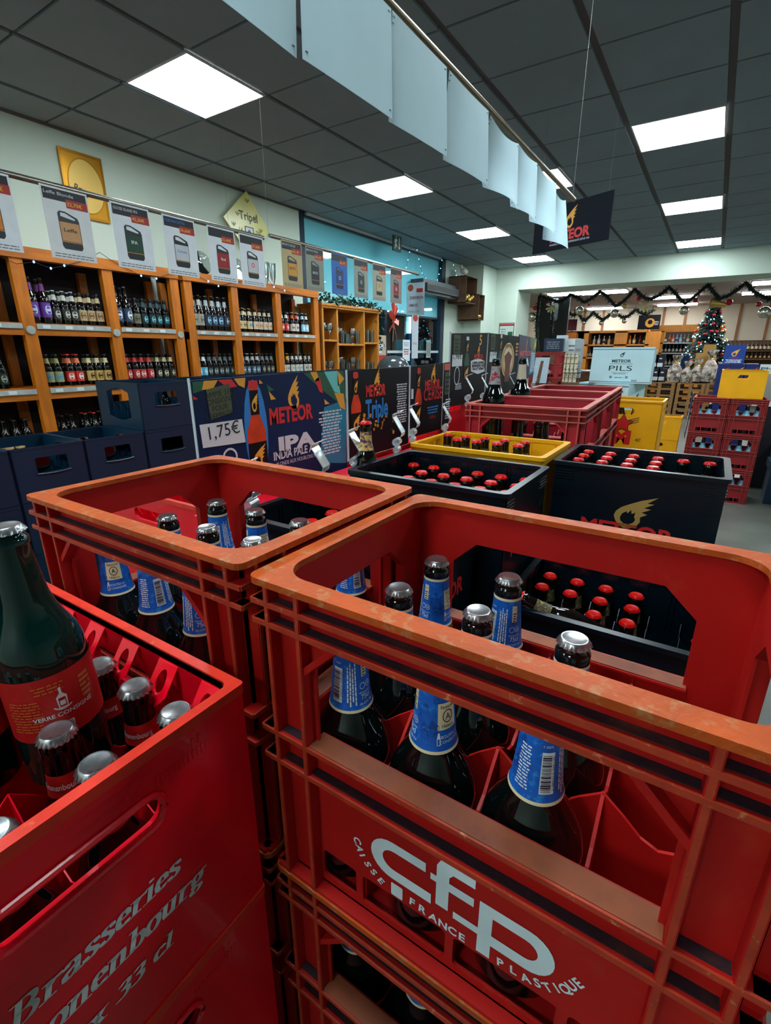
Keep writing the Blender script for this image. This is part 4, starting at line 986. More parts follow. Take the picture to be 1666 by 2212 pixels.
x, y = b.px(888, 862); x2, y2 = b.px(893, 840); b.on('price_card', M_paper).rect(b.mp, x, y, x2, y2, e=0.001)
b.done()
b = board((959, 784), (974, 782), -0.30, M_bblack, 'header_board', 'narrow black board strip with olive note card beside the Cerise board')
x, y = b.px(960, 853); x2, y2 = b.px(973, 803); b.on('olive_card', M_card).rect(b.mp, x, y, x2, y2, e=0.0008); b.on('card_writing', M_pen).lines(b.mp, x + .004, y + .01, x2 - .004, y2 - .01, 4, e=0.0012, h=0.6)
x2, y2 = b.px(973, 785); x, y = b.px(960, 800); b.on('coral_print', mat('print_coral', srgb(214, 96, 80), 0.5)).rect(b.mp, x, y, x2, y2, e=0.0008)
x, y = b.px(961, 905); x2, y2 = b.px(973, 858); b.on('white_lettering', M_bwhite).lines(b.mp, x, y, x2, y2, 9, h=0.5)
b.done()
# --- wheat beer board
b = board((975, 720), (1054, 719), -0.225, M_bblack, 'header_board', 'black Hefeweizen header board with white shield, taller than the Cerise board')
x, y = b.px(979, 765); x2, y2 = b.px(995, 724); b.on('olive_card', M_card).rect(b.mp, x, y, x2, y2, e=0.0008); b.on('card_writing', M_pen).lines(b.mp, x + .01, y + .01, x2 - .01, y2 - .01, 4, e=0.0012, h=0.65)
x, y = b.px(976, 792); x2, y2 = b.px(999, 766); b.on('price_card', M_paper).rect(b.mp, x, y, x2, y2, e=0.0009); b.on('card_writing', M_pen).text(b.mp, '1,96€', (x + x2) / 2, y + .03, 0.028, 'C', width=0.085, e=0.0013)
x0, y0 = b.px(1010, 822); x1, y1 = b.px(1007, 727); bottle_print(b, (x0 + x1) / 2, y0, y1, 0.028, body=mat('print_bottle_green', srgb(30, 70, 50), 0.4), capm=M_bwhite, glow=False)
x, y = b.px(1034, 758); comet(b.on('comet_print', M_flame), b.mp, x, y, 0.05, 0.035, rot=0.35)
x, y = b.px(1024, 776); x2, _ = b.px(1043, 775); b.on('red_lettering', M_bred).text(b.mp, 'METEOR', x, y, 0.022, width=x2 - x, bold=0.03)
q = T2 = [b.px(*p) for p in ((1017, 802), (1017, 780), (1033, 773), (1047, 780), (1047, 802), (1032, 808))]
if True:
    b.on('shield_print', M_bwhite).plate(b.mp, q[::-1] if sum(q[j][0] * q[(j + 1) % 6][1] - q[(j + 1) % 6][0] * q[j][1] for j in range(6)) < 0 else q, t=0, e=0.0006)
x, y = b.px(1019, 799); x2, _ = b.px(1046, 799); b.on('card_writing', M_pen).text(b.mp, 'HEFEWEIZEN', x, y, 0.036, width=x2 - x, bold=0.03, e=0.0012)
x, y = b.px(1038, 745); b.on('gold_lettering', M_borange).text(b.mp, '5', x, y, 0.045, 'C', bold=0.02)
x, y = b.px(987, 812); b.on('round_mark', M_bwhite).plate(b.mp, circ(x, y, 0.028, 18, .04), [circ(x, y, 0.023, 18, .034)], t=0, e=0.0006)
x, y = b.px(983, 842); x2, y2 = b.px(997, 826); b.on('white_lettering', M_bwhite).lines(b.mp, x, y, x2, y2, 5, h=0.5)
b.done()
# --- white beer board
b = board((1056, 719), (1122, 727), -0.225, M_bblack, 'header_board', 'black header board with cream oval emblem, right of the Hefeweizen board')
x, y = b.px(1059, 756); x2, y2 = b.px(1071, 722); b.on('olive_card', M_card).rect(b.mp, x, y, x2, y2, e=0.0008); b.on('card_writing', M_pen).lines(b.mp, x + .01, y + .01, x2 - .01, y2 - .01, 4, e=0.0012, h=0.65)
x, y = b.px(1057, 782); x2, y2 = b.px(1073, 760); b.on('price_card', M_paper).rect(b.mp, x, y, x2, y2, e=0.0009); b.on('card_writing', M_pen).text(b.mp, '1,15€', (x + x2) / 2, y + .03, 0.026, 'C', width=0.08, e=0.0013)
x0, y0 = b.px(1081, 815); x1, y1 = b.px(1080, 722); bottle_print(b, (x0 + x1) / 2, y0, y1, 0.026, body=mat('print_bottle_green', srgb(30, 70, 50), 0.4), capm=M_cream, glow=False)
x, y = b.px(1097, 778); x2, _ = b.px(1110, 778); _, y2 = b.px(1097, 740)
b.on('oval_print', M_cream).plate(b.mp, circ(x, y, x2 - x, 28, y2 - y), t=0, e=0.0010)
b.on('oval_ring', mat('print_tan', srgb(190, 140, 84), 0.4)).plate(b.mp, circ(x, y, (x2 - x) * .92, 28, (y2 - y) * .92), [circ(x, y, (x2 - x) * .72, 28, (y2 - y) * .78)], t=0, e=0.0013)
b.on('card_writing', M_pen).text(b.mp, 'METEOR', x, y + .06, 0.02, 'C', e=0.0016); comet(b.on('card_writing', M_pen), b.mp, x, y + .11, 0.04, 0.03, e=0.0016)
b.on('brown_print', mat('print_brown', srgb(110, 52, 36), 0.4)).plate(b.mp, [(x - .035, y - .11), (x + .035, y - .11), (x + .04, y - .02), (x + .06, y + .02), (x, y + .045), (x - .06, y + .02), (x - .04, y - .02)], t=0, e=0.0016)
x, y = b.px(1113, 768); x2, y2 = b.px(1121, 738); b.on('gold_lettering', M_borange).lines(b.mp, x, y, x2, y2, 4, h=0.6)
b.done()
# --- small IPA board set at an angle
A0 = onx(1123, 727, XBD); A1 = onx(1161, 721, -1.35)
u_ = Vector((A1.x - A0.x, A1.y - A0.y, 0)); wI = u_.length; u_.normalize(); zt = Z(0.09)
s = Sheet('header_board', (A0.x, A0.y, Z(-0.19)), u_, (0, 0, 1), [(0, 0), (wI, 0), (wI, .30), (0, .28)], M_bnavy, 'blue IPA header board turned at an angle, last of the row of boards', 'sign', 'beer header boards', t=0.005)
s.on('teal_field', M_bteal).rect(s.mp, wI * .62, 0.02, wI, .20, e=0.0004)
s.on('green_print', M_bgreen).plate(s.mp, [(wI * .55, .22), (wI, .16), (wI, .30), (wI * .5, .29)], t=0, e=0.0005)
s.on('orange_print', M_borange).plate(s.mp, [(wI * .8, .2), (wI * .98, .24), (wI * .85, .29)], t=0, e=0.0007)
comet(s.on('comet_print', M_flame), s.mp, wI * .33, .235, .07, .09, rot=0.3)
s.on('red_lettering', M_bred).text(s.mp, 'METEOR', wI * .06, .165, .032, width=wI * .55, bold=0.04)
s.on('white_lettering', M_bwhite).text(s.mp, 'IPA', wI * .1, .095, .055, width=wI * .45, bold=0.04)
s.on('white_lettering', M_bwhite).lines(s.mp, wI * .66, .04, wI * .96, .19, 10, h=0.5)
s.done()
# --- clear price clips
M_acryl = glassy('clear_acrylic', (0.92, 0.96, 0.98, 1), 0.04, 0.2, film=(0.8, 0.9, 0.95, 1), fmix=0.26)
def clip_parts():
    prof = [(0.0, -0.006), (0.016, 0.006), (0.018, 0.016), (-0.008, 0.058), (-0.008, 0.066), (0.012, 0.074)]
    rb_ = MB(); wdt = 0.040
    for (d0, z0), (d1, z1) in zip(prof, prof[1:]):
        dd = Vector((d1 - d0, z1 - z0)).normalized(); nx, nz = -dd.y * 0.001, dd.x * 0.001
        i = len(rb_.v)
        for yy in (-wdt / 2, wdt / 2): rb_.v += [Vector((d0 + nx, yy, z0 + nz)), Vector((d1 + nx, yy, z1 + nz)), Vector((d1 - nx, yy, z1 - nz)), Vector((d0 - nx, yy, z0 - nz))]
        rb_.f += [(i, i + 1, i + 2, i + 3), (i + 7, i + 6, i + 5, i + 4)] + [(i + k, i + 4 + k, i + 4 + (k + 1) % 4, i + (k + 1) % 4) for k in range(4)]
    cl = MB()
    for zz, r in ((-0.012, 0.011), (-0.034, 0.009)): cl.tube([(0.0, -0.016, zz), (0.0, 0.016, zz)], r, 12)
    cl.box(-0.003, -0.016, -0.05, 0.003, 0.016, -0.02)
    return [('blade', rb_.mesh('blade', M_acryl)), ('clamp', cl.mesh('clamp', M_acryl, True))]
CLIP = clip_parts()
clips = [(690, 1020, -0.72, 'in front of the IPA board'), (767, 985, -0.715, 'between the IPA and Triple boards'), (858, 945, -0.72, 'below the Triple board'), (892, 925, -0.735, 'below the Cerise board'), (962, 915, -0.735, 'at the corner of the yellow crate'),
         (1011, 852, -0.75, 'at the corner of the first crimson crate'), (1044, 848, -0.75, 'below the Hefeweizen board'), (1104, 842, -0.75, 'below the oval emblem board'), (1152, 825, -0.75, 'below the angled IPA board')]
for px, py, X, nm in clips:
    q = onx(px, py, X); make('price_clip', CLIP, (q.x, q.y, q.z), rd(18), f'clear plastic price clip {nm}', 'price clip', 'clear price clips')
q = onx(540, 1075, -0.70); make('price_clip', CLIP, (q.x, q.y, q.z), rd(18), 'clear plastic price clip seen through the orange-red crate window', 'price clip', 'clear price clips')
# shelf lip the clips are clipped to
rail = put('clip_rail', MB().box(-0.77, 0.62, Z(-0.345), -0.755, 1.6, Z(-0.32)).box(-0.90, 0.62, Z(-0.345), -0.77, 1.6, Z(-0.34)), M_kron)
tag(rail, 'red shelf rail carrying the clear clips below the header boards', 'shelf rail')
# ------------------------------------------------------------------ navy crates of the second row
for i, y in enumerate((0.38, 0.68, 0.98, 1.28)):
    stack(NV, -2.6, y, -0.39, HN, 4, LN, WN, f'navy crate in the low row before the shelves, {["fourth", "third", "second", "first"][i]} from the raised crate', f'navy crate under the {["fourth", "third", "second", "first"][i]} low one from the raised crate', 'navy crates before the wooden shelves')
for i, y in enumerate((1.58, 1.88, 2.18, 2.48, 2.78, 3.08, 3.38, 3.68)):
    stack(NV, -2.6, y, -0.15, HN, 5 if i == 0 else 2, LN, WN, 'raised navy crate with barrel-shaped side opening before the shelves' if i == 0 else f'navy crate behind the header boards, {ORD[min(i - 1, 4)]} of the raised row' if i < 6 else 'navy crate at the end of the raised row' + (' under the glass shelf' if i == 6 else ' beside the door'),
          f'navy crate under the {["first", "second", "third", "fourth", "fifth", "sixth", "seventh", "eighth"][i]} raised one', 'navy crates before the wooden shelves')
bigl = MB().band(lathe_map(RT, 0.05), 0, 2 * PI * RT(0.05), 0, 0.1, 24, 1, e=0.0006)
lab_b = bigl.mesh('label', mat('brown_gold_label', srgb(120, 60, 44), 0.4, wear=srgb(220, 170, 80), wscale=40, wlo=0.5, whi=0.56), True)
bigl2 = MB().band(lathe_map(RT, 0.05), 0, 2 * PI * RT(0.05), 0, 0.1, 24, 1, e=0.0006)
lab_w = bigl2.mesh('label', mat('pale_label', srgb(200, 205, 200), 0.4, wear=srgb(150, 110, 80), wscale=25, wlo=0.6, whi=0.66), True)
for y, lm, nm in ((0.98, lab_b, 'bottle with brown and gold label lying in the second low navy crate'), (1.28, lab_w, 'bottle with pale label lying in the first low navy crate'), (0.68, lab_b, 'bottle with brown label lying in the third low navy crate')):
    for zz in (-0.462,):
        lb = nm
        o = link('beer_bottle', glasst, None, (-2.43, y - 0.03, Z(zz)), (0, -PI / 2, 0)); tag(o, lb, 'bottle', 'bottles lying in the navy crates')
        link('label', lm, o); link('cap', capd, o, (0, 0, 0.315))
o = link('beer_bottle', glasst, None, (-2.47, 1.62, Z(-0.38)), (0, 0, 2)); tag(o, 'bottle with pale label standing in the raised navy crate', 'bottle'); link('label', lab_w, o); link('cap', capd, o, (0, 0, 0.315)); o.scale = (0.66, 0.66, 0.7)
# ------------------------------------------------------------------ hanging rails
def cord(p0, p1, parent, r=0.0007):
    o0 = parent.location
    put('cord', MB().tube([Vector(p0) - o0, Vector(p1) - o0], r, 5), mat('cord', srgb(110, 110, 104), 0.6), parent)
XR = -2.7
r1a = onx(0, 371, XR); r1b = onx(569, 515, XR); zr = (onx(223, 426.4, XR).z + r1b.z) / 2
o = put('poster_rail', MB().tube([(XR, 0.2, zr), (XR, r1b.y, zr)], 0.013, 10), M_alu, smooth=True); tag(o, 'thin metal rail carrying the keg posters, nearer length', 'rail', 'poster rails')
RAIL1 = o
r2a = onx(582, 509, XR); r2b = onx(904, 592, XR); zr2 = (r2a.z + r2b.z) / 2
o = put('poster_rail', MB().tube([(XR, r2a.y, zr2), (XR, r2b.y, zr2)], 0.013, 10), M_alu, smooth=True); tag(o, 'thin metal rail carrying the keg posters, farther length toward the door', 'rail', 'poster rails')
for y, zz, pr_ in ((onx(492, 470, XR).y, zr, RAIL1), (onx(580, 508, XR).y, zr2, o), (onx(886, 580, XR).y, zr2, o)): cord((XR, y, zz), (XR, y, CEIL), pr_)
M_pblack = mat('poster_black', srgb(24, 24, 32), 0.5); M_pred = mat('poster_red', srgb(176, 44, 34), 0.5); M_pyel = mat('poster_yellow', srgb(238, 178, 60), 0.5)
M_keg = mat('keg_dark', srgb(20, 26, 34), 0.4, var=0.3, scale=30); M_pgrey = mat('poster_grey_print', srgb(120, 126, 130), 0.5)
posters = [(-78, 352, 'partly cut by the frame edge', '', '29,90€', (230, 240, 246), (216, 130, 50), '', None),
    (80, 400, 'Leffe Blonde', 'Leffe Blonde', '32,70€', (228, 234, 236), (206, 156, 104), 'Leffe', M_pen),
    (233, 440, 'Goose Island IPA', 'GOOSE ISLAND IPA', '42,30€', (232, 242, 248), (26, 70, 50), 'IPA', M_bwhite),
    (346, 470, 'Corona Extra', 'CORONA EXTRA', '36,60€', (232, 242, 248), (206, 214, 220), 'Corona', M_bblue),
    (443, 492, 'red Bud keg', '', '32,40€', (232, 242, 248), (160, 30, 34), 'Bud', M_bwhite),
    (512, 508, 'white-label keg priced 27,00', '', '27,00€', (232, 242, 248), (206, 210, 214), '', None),
    (603, 522, "Beck's Gold", "BECK'S GOLD", '34,-€', (196, 178, 128), (222, 160, 60), "BECK'S", M_pen),
    (656, 534, "Beck's Pils", "BECK'S PILS", '34,-€', (150, 156, 140), (40, 44, 50), "BECK'S", M_bwhite),
    (712, 548, 'blue keg', '', '36,-€', (30, 110, 200), (24, 70, 140), '', None),
    (761, 560, 'grey-green keg', '', '34,-€', (160, 168, 158), (40, 60, 60), '', None),
    (802, 571, 'beige-label keg', '', '36,-€', (176, 172, 150), (196, 176, 136), '', None),
    (841, 581, 'dark red keg', '', '36,-€', (150, 130, 126), (150, 30, 34), '', None)]
for i, (px, py, nm, title, price, bg, kl, kt_t, ktm) in enumerate(posters):
    a = onx(px, py, XR); top = (zr if i < 6 else zr2) - 0.008
    y0 = a.y if px > 0 else 0.62 * 1.35 * 0.99 - 0.0
    if px < 0: y0 = onx(14, 380, XR).y - 0.21
    tl = random.uniform(-0.02, 0.02)
    W_, H_ = 0.21, 0.30
    n_ = 6
    s = Sheet('keg_poster', (XR + 0.015, y0, top - H_), (tl, 1, 0), (0, 0, 1), [(0, 0), (W_, 0), (W_, H_), (0, H_)], flat(f'poster_paper_{i}', bg), f'hanging price poster, {nm}' if i else 'hanging price poster with orange keg, cut by the frame edge', 'poster', 'keg price posters', t=0.0008)
    s.on('header_band', M_pblack).rect(s.mp, 0.008, H_ - 0.055, W_ - 0.008, H_ - 0.008)
    s.on('price_tag', M_pred).rect(s.mp, W_ * .5, H_ - 0.078, W_ - 0.006, H_ - 0.042, e=0.0008)
    s.on('price_lettering', M_pyel).text(s.mp, price, W_ * .52, H_ - 0.068, 0.016, width=0.068, bold=0.02, e=0.0012)
    if title: s.on('title_lettering', M_bwhite if title != 'CORONA EXTRA' else M_bblue).text(s.mp, title, 0.014, H_ - 0.032, 0.014, width=min(0.13, 0.0125 * len(title)), e=0.0008)
    k = s.on('keg_print', M_keg)
    x0, x1, yb, yt = 0.058, 0.152, 0.045, 0.205
    k.plate(s.mp, [(x0, yb + .012), (x0 + .008, yb), (x1 - .008, yb), (x1, yb + .012), (x1, yt - .035), (x1 - .006, yt - .02), (x0 + .035, yt), (x0 + .01, yt), (x0, yt - .01)], [[(x0 + .012, yt - .022), (x1 - .02, yt - .032), (x1 - .016, yt - .026), (x0 + .034, yt - .007), (x0 + .013, yt - .007)]], t=0, e=0.0006)
    s.on('keg_label_print', flat(f'keg_label_{i}', kl)).rect(s.mp, x0 + .003, yb + .035, x1 - .003, yt - .045, e=0.0009)
    s.on('keg_ring_print', M_borange).rect(s.mp, x0, yb + .030, x1, yb + .0325, e=0.0010)
    if kt_t: s.on('keg_lettering', ktm).text(s.mp, kt_t, (x0 + x1) / 2, yb + .075, 0.016, 'C', width=0.06 if len(kt_t) > 3 else 0.035, bold=0.015, e=0.0013)
    else: s.on('keg_emblem', M_bwhite if kl[0] < 160 else M_bred).plate(s.mp, circ((x0 + x1) / 2, yb + .08, .014, 14), [circ((x0 + x1) / 2, yb + .08, .009, 14)], t=0, e=0.0013)
    s.on('small_print', M_pgrey).lines(s.mp, .015, .008, W_ - .015, .03, 2, h=0.4, ragged=0.1)
    s.done()
# Diekirch sheet at the end of the rail, turned across the aisle
YD = onx(886, 590, XR).y + 0.05
a = ony(879, 612, YD); c = ony(918, 680, YD); e_ = ony(918, 612, YD)
s = Sheet('hanging_poster', (a.x, YD, c.z), (1, 0, 0), (0, 0, 1), [(0, 0), (e_.x - a.x, 0), (e_.x - a.x, a.z - c.z), (0, a.z - c.z)], mat('frosty_poster', srgb(176, 206, 222), 0.5, var=0.1, scale=10), 'pale blue Diekirch Xmass poster hanging at the end of the poster rail', 'poster', t=0.0008)
W_, H_ = e_.x - a.x, a.z - c.z
s.on('lettering', mat('plum_print', srgb(110, 34, 60), 0.5)).text(s.mp, 'DIEKIRCH', W_ * .2, H_ * .5, H_ * .09, width=W_ * .72, bold=0.02); s.on('lettering', M_bred).text(s.mp, 'XMASS', W_ * .12, H_ * .27, H_ * .09, width=W_ * .5, bold=0.02)
s.on('price_tag', M_pred).rect(s.mp, W_ * .55, H_ * .7, W_ * .9, H_ * .82); s.on('bauble_print', mat('print_bronze', srgb(150, 80, 40), 0.4)).plate(s.mp, circ(W_ * .22, H_ * .85, W_ * .16, 14), t=0, e=0.0006); s.on('small_print', M_pgrey).lines(s.mp, W_ * .1, H_ * .08, W_ * .8, H_ * .16, 2, h=0.4)
s.done()
cord((a.x + W_ / 2, YD, a.z), (a.x + W_ / 2, YD, CEIL), s.obj)
# ------------------------------------------------------------------ white sheets on the second rail
XW, ZW = -0.76, Z(0.752)
o = put('banner_rail', MB().tube([(XW, 0.0, ZW), (XW, 2.98, ZW)], 0.0105, 12), mat('rail_bronze', srgb(120, 106, 84), 0.3, metal=0.9, var=0.1, scale=30), smooth=True); tag(o, 'long metal rail carrying the blank white sheets overhead', 'rail')
for y in (0.985, 2.95): cord((XW, y, ZW), (XW, y, CEIL), o)
M_sheet = mat('blank_sheet', srgb(196, 224, 234), 0.75, var=0.04, scale=6)
M_staple = mat('staple', srgb(40, 60, 66), 0.4)
for i, (y0, y1, zt_, sag, tw, crl) in enumerate(((0.27, 0.562, 0, .0, 0, 0), (0.567, 0.864, -.002, .0, -0.010, 0), (0.874, 1.18, 0, 0.0, 0.004, 0.001), (1.185, 1.462, 0, 0.001, 0.010, 0.002), (1.48, 1.765, 0, 0.003, 0.012, 0.006), (1.785, 2.06, -.004, 0.02, 0.014, 0.03), (2.055, 2.30, -.002, 0.012, 0.012, 0.02), (2.315, 2.59, -.004, 0.016, 0.02, 0.022), (2.575, 2.78, -.03, 0.02, 0.035, 0.02))):
    nb, na = 12, 12; b = MB()
    def mp(a, c, e=0.0):     # a along the rail 0..1, c down 0..1
        bow = math.sin(PI * a)
        x = XW + 0.012 + tw * (c * (a - 0.5) * 2) + crl * bow * c * 1.0 - crl * 0.7 * math.sin(PI * c) * (1 - a) + e
        z = ZW - 0.018 + zt_ - 0.208 * c - sag * bow * (1 - c) * 0.8 + sag * (0.5 - a) * c * 0.8
        return Vector((x, y0 + (y1 - y0) * a, z))
    i0 = len(b.v)
    for e in (0.0004, -0.0004): b.band(mp, 0, 1, 1, 0, na, nb, e)
    o = put('blank_sheet', b, M_sheet, smooth=True)
    tag(o, f'blank white paper sheet on the overhead rail, {["first", "second", "third", "fourth", "fifth", "sixth", "seventh", "eighth", "ninth"][i]} from the camera end', 'paper sheet', 'blank white sheets on the overhead rail')
    st = MB()
    for a_, c_ in ((.03, .04), (.97, .04), (.02, .1), (.97, .93), (.04, .93)): p0 = mp(a_, c_, 0.0012); st.box(p0.x - .0006, p0.y - .004, p0.z - .001, p0.x + .0006, p0.y + .002, p0.z + .001)
    put('staple', st, M_staple, o)['kind'] = 'stuff'
# --- hanging Meteor sign
D0 = 3.42
k1 = D0 * 86 / 92; k2 = D0 * 86 / 79.5
pr = ray(1320, 467) * k1 + Vector((0, 0, CAMZ)); pl = ray(1154, 502) * k2 + Vector((0, 0, CAMZ))
hS = 92 * k1 / FPX / math.cos(PITCH) * 0.98
u_ = Vector((pr.x - pl.x, pr.y - pl.y, 0)); wS = u_.length; u_.normalize(); zc_ = (pr.z + pl.z) / 2
s = Sheet('hanging_sign', (pl.x, pl.y, zc_ - hS / 2), u_, (0, 0, 1), [(0, 0), (wS, 0), (wS, hS), (0, hS)], mat('sign_navy', srgb(4, 12, 28), 0.5, var=0.1, spec=0.2), 'navy hanging sign with flame emblem and red METEOR lettering', 'sign', t=0.008)
comet(s.on('comet_print', M_flame), s.mp, wS * .5, hS * .66, hS * .46, hS * .34, rot=0.1)
s.on('red_lettering', M_bred).text(s.mp, 'METEOR', wS * .25, hS * .20, hS * .21, width=wS * .52, bold=0.045)
s.on('white_lettering', M_bwhite).text(s.mp, 'BRASSERIE FAMILIALE ET INDÉPENDANTE DEPUIS 1640', wS * .25, hS * .11, hS * .045, width=wS * .52)
s.done()
for q in (0.06, 0.94):
    p = Vector((pl.x, pl.y, zc_ + hS / 2)) + u_ * (wS * q); cord(p, (p.x, p.y, CEIL), s.obj)
# ------------------------------------------------------------------ signs on the left wall
XWL = -4.445
a = onx(121, 314, XWL); b_ = onx(216, 345, XWL); c = onx(228, 482, XWL)
yw = b_.y - a.y; zt = (a.z + b_.z) / 2; zb = c.z
s = Sheet('metal_sign', (XWL + 0.012, a.y, zb), (0, 1, 0), (0, 0, 1), [(0, 0), (yw, 0), (yw, zt - zb), (0, zt - zb)], mat('gold_tin', srgb(214, 150, 44), 0.3, metal=0.75, var=0.12, scale=6), 'square embossed gold tin sign on the wall above the shelves', 'sign', t=0.012)
W_, H_ = yw, zt - zb
s.on('disc', mat('gold_disc', srgb(226, 186, 96), 0.4, metal=0.3)).plate(s.mp, circ(W_ * .53, H_ * .5, W_ * .40, 32, H_ * .40), t=0, e=0.004)
s.on('disc_rim', mat('gold_rim', srgb(190, 130, 40), 0.3, metal=0.7)).plate(s.mp, circ(W_ * .53, H_ * .5, W_ * .42, 32, H_ * .42), [circ(W_ * .53, H_ * .5, W_ * .40, 32, H_ * .40)], t=0.004, e=0.005)
s.on('lettering', mat('brown_print2', srgb(90, 44, 26), 0.5)).text(s.mp, 'Brugse', W_ * .2, H_ * .40, H_ * .12, width=W_ * .5, shear=0.2, bold=0.015, e=0.006, rot=-0.15)
s.on('frame_bead', mat('gold_rim', srgb(190, 130, 40), 0.3, metal=0.7)).plate(s.mp, [(0, 0), (W_, 0), (W_, H_), (0, H_)], [[(W_ * .04, H_ * .04), (W_ * .96, H_ * .04), (W_ * .96, H_ * .96), (W_ * .04, H_ * .96)]], t=0.004, e=0.004)
s.done()
t_ = onx(532, 412, -4.40); l_ = onx(483, 468, -4.40); r_ = onx(581, 500, -4.40)
bt = (t_.y, l_.z + r_.z - t_.z)
s = Sheet('diamond_sign', (-4.40, l_.y, bt[1]), (0, 1, 0), (0, 0, 1), [(t_.y - l_.y, 0), (r_.y - l_.y, r_.z - bt[1]), (t_.y - l_.y, t_.z - bt[1]), (0, l_.z - bt[1])], mat('pale_yellow_tin', srgb(220, 214, 130), 0.25, var=0.05), 'pale yellow diamond-shaped Trappist-style sign high on the wall', 'sign', t=0.01)
W_ = r_.y - l_.y; H_ = t_.z - bt[1]; cx_ = t_.y - l_.y
dk = mat('sign_black', srgb(30, 30, 24), 0.4)
s.on('lettering', dk).text(s.mp, 'Tripel', cx_, H_ * .56, H_ * .13, 'C', width=W_ * .42, bold=0.02, shear=-0.1); s.on('lettering', dk).text(s.mp, '16', cx_ - W_ * .18, H_ * .36, H_ * .08, 'C'); s.on('lettering', dk).text(s.mp, '79', cx_ + W_ * .20, H_ * .36, H_ * .08, 'C')
s.on('shield', dk).plate(s.mp, [(cx_, H_ * .25), (cx_ + W_ * .1, H_ * .33), (cx_ + W_ * .1, H_ * .47), (cx_ - W_ * .1, H_ * .47), (cx_ - W_ * .1, H_ * .33)], t=0, e=0.0006)
s.on('shield_white', M_bwhite).plate(s.mp, [(cx_, H_ * .27), (cx_ + W_ * .08, H_ * .34), (cx_ + W_ * .08, H_ * .455), (cx_ - W_ * .08, H_ * .455), (cx_ - W_ * .08, H_ * .34)], t=0, e=0.0009)
s.on('shield', dk).plate(s.mp, [(cx_ - W_ * .02, H_ * .29), (cx_ + W_ * .02, H_ * .29), (cx_ + W_ * .05, H_ * .38), (cx_, H_ * .43), (cx_ - W_ * .05, H_ * .38)], t=0, e=0.0012)
hp = [(W_ * .3, H_ * .62), (W_ * .7, H_ * .62), (W_ * .2, H_ * .45), (W_ * .8, H_ * .45), (cx_, H_ * .85), (cx_, H_ * .12)]
for k, (x, y) in enumerate(hp):
    for q in (-1, 0, 1): s.on('hop_print', mat('hop_olive', srgb(110, 110, 50), 0.5)).plate(s.mp, [(x, y - .02), (x + q * .02 + .008, y + .005), (x + q * .025, y + .03), (x + q * .02 - .008, y + .005)], t=0, e=0.0006 + 0.0001 * q)
s.done()
# ------------------------------------------------------------------ wooden wall shelves with bottles
M_oak = mat('golden_oak', srgb(190, 104, 8), 0.5, var=0.25, scale=4, stretch=(6, 6, 1), bump=0.1, bscale=40)
M_oakh = mat('golden_oak_rail', srgb(184, 100, 10), 0.5, var=0.25, scale=4, stretch=(6, 1, 6), bump=0.1, bscale=40)
M_dkback = mat('dark_back_panel', srgb(26, 16, 12), 0.7, var=0.2, scale=4)
M_strip = mat('price_strip', srgb(170, 176, 172), 0.3, var=0.15, scale=20)
M_ticket = mat('price_ticket', srgb(214, 222, 222), 0.6)
XF, XK = -4.05, -4.44
SH = [Z(0.195), Z(-0.245), Z(-0.69), Z(-1.12)]
units = [(0.47, 2.93, [0.47, 1.06, 1.66, 2.27, 2.85]), (2.985, 4.80, [2.985, 3.51, 4.10, 4.72])]
for ui, (ya, yb, posts) in enumerate(units):
    e = empty('shelf_unit', (XF, ya, 0), 0, ['tall golden wooden bottle shelf along the wall, longer one under the gold sign', 'tall golden wooden bottle shelf beside the open glassware shelf'][ui], 'shelf', 'wooden bottle shelves')
    def part(nm, x0, y0, z0, x1, y1, z1, m): return put(nm, MB().box(x0 - XF, y0 - ya, z0, x1 - XF, y1 - ya, z1), m, e)
    for y in posts: part('post', XF - 0.05, y, 0, XF, y + 0.08, Z(0.60), M_oak); part('back_post', XK, y, 0, XK + 0.04, y + 0.06, Z(0.6), M_oak)
    part('top_beam', XF - 0.06, ya - 0.01, Z(0.60), XF + 0.012, yb, Z(0.675), M_oakh)
    part('back_panel', XK - 0.006, ya, 0, XK, yb, Z(0.66), M_dkback); part('top_board', XK, ya, Z(0.655), XF - 0.06, yb, Z(0.672), M_oakh)
    for k, zs in enumerate(SH):
        part('shelf_board', XK, ya, zs - 0.02, XF - 0.05, yb, zs, M_oakh)
        part('front_rail', XF - 0.05, ya, zs - 0.085, XF - 0.002, yb, zs - 0.022, M_oakh)
        for p0, p1 in zip(posts, posts[1:]):
            part('price_strip', XF - 0.002, p0 + 0.085, zs - 0.042, XF + 0.006, p1 - 0.005, zs - 0.008, M_strip)
            if k < 3:
                for q in range(3):
                    yy = p0 + 0.12 + 0.15 * q; part('price_ticket', XF + 0.006, yy, zs - 0.038, XF + 0.008, yy + 0.05, zs - 0.014, M_ticket)
    for y in posts[1:]: 
        if ui == 0: put('round_disc', MB().tube([(0.001, y + 0.04 - ya, SH[0] - 0.05), (0.01, y + 0.04 - ya, SH[0] - 0.05)], 0.028, 14), M_strip, e)
PST = [(0.026, 0), (0.031, 0.004), (0.031, 0.125), (0.028, 0.14), (0.021, 0.157), (0.0155, 0.175), (0.0135, 0.205), (0.0145, 0.213), (0.013, 0.222), (0.013, 0.226)]
PTL = [(0.033, 0), (0.038, 0.004), (0.038, 0.165), (0.034, 0.183), (0.025, 0.20), (0.018, 0.22), (0.0155, 0.25), (0.0145, 0.282), (0.016, 0.285), (0.015, 0.30)]
shb = {}
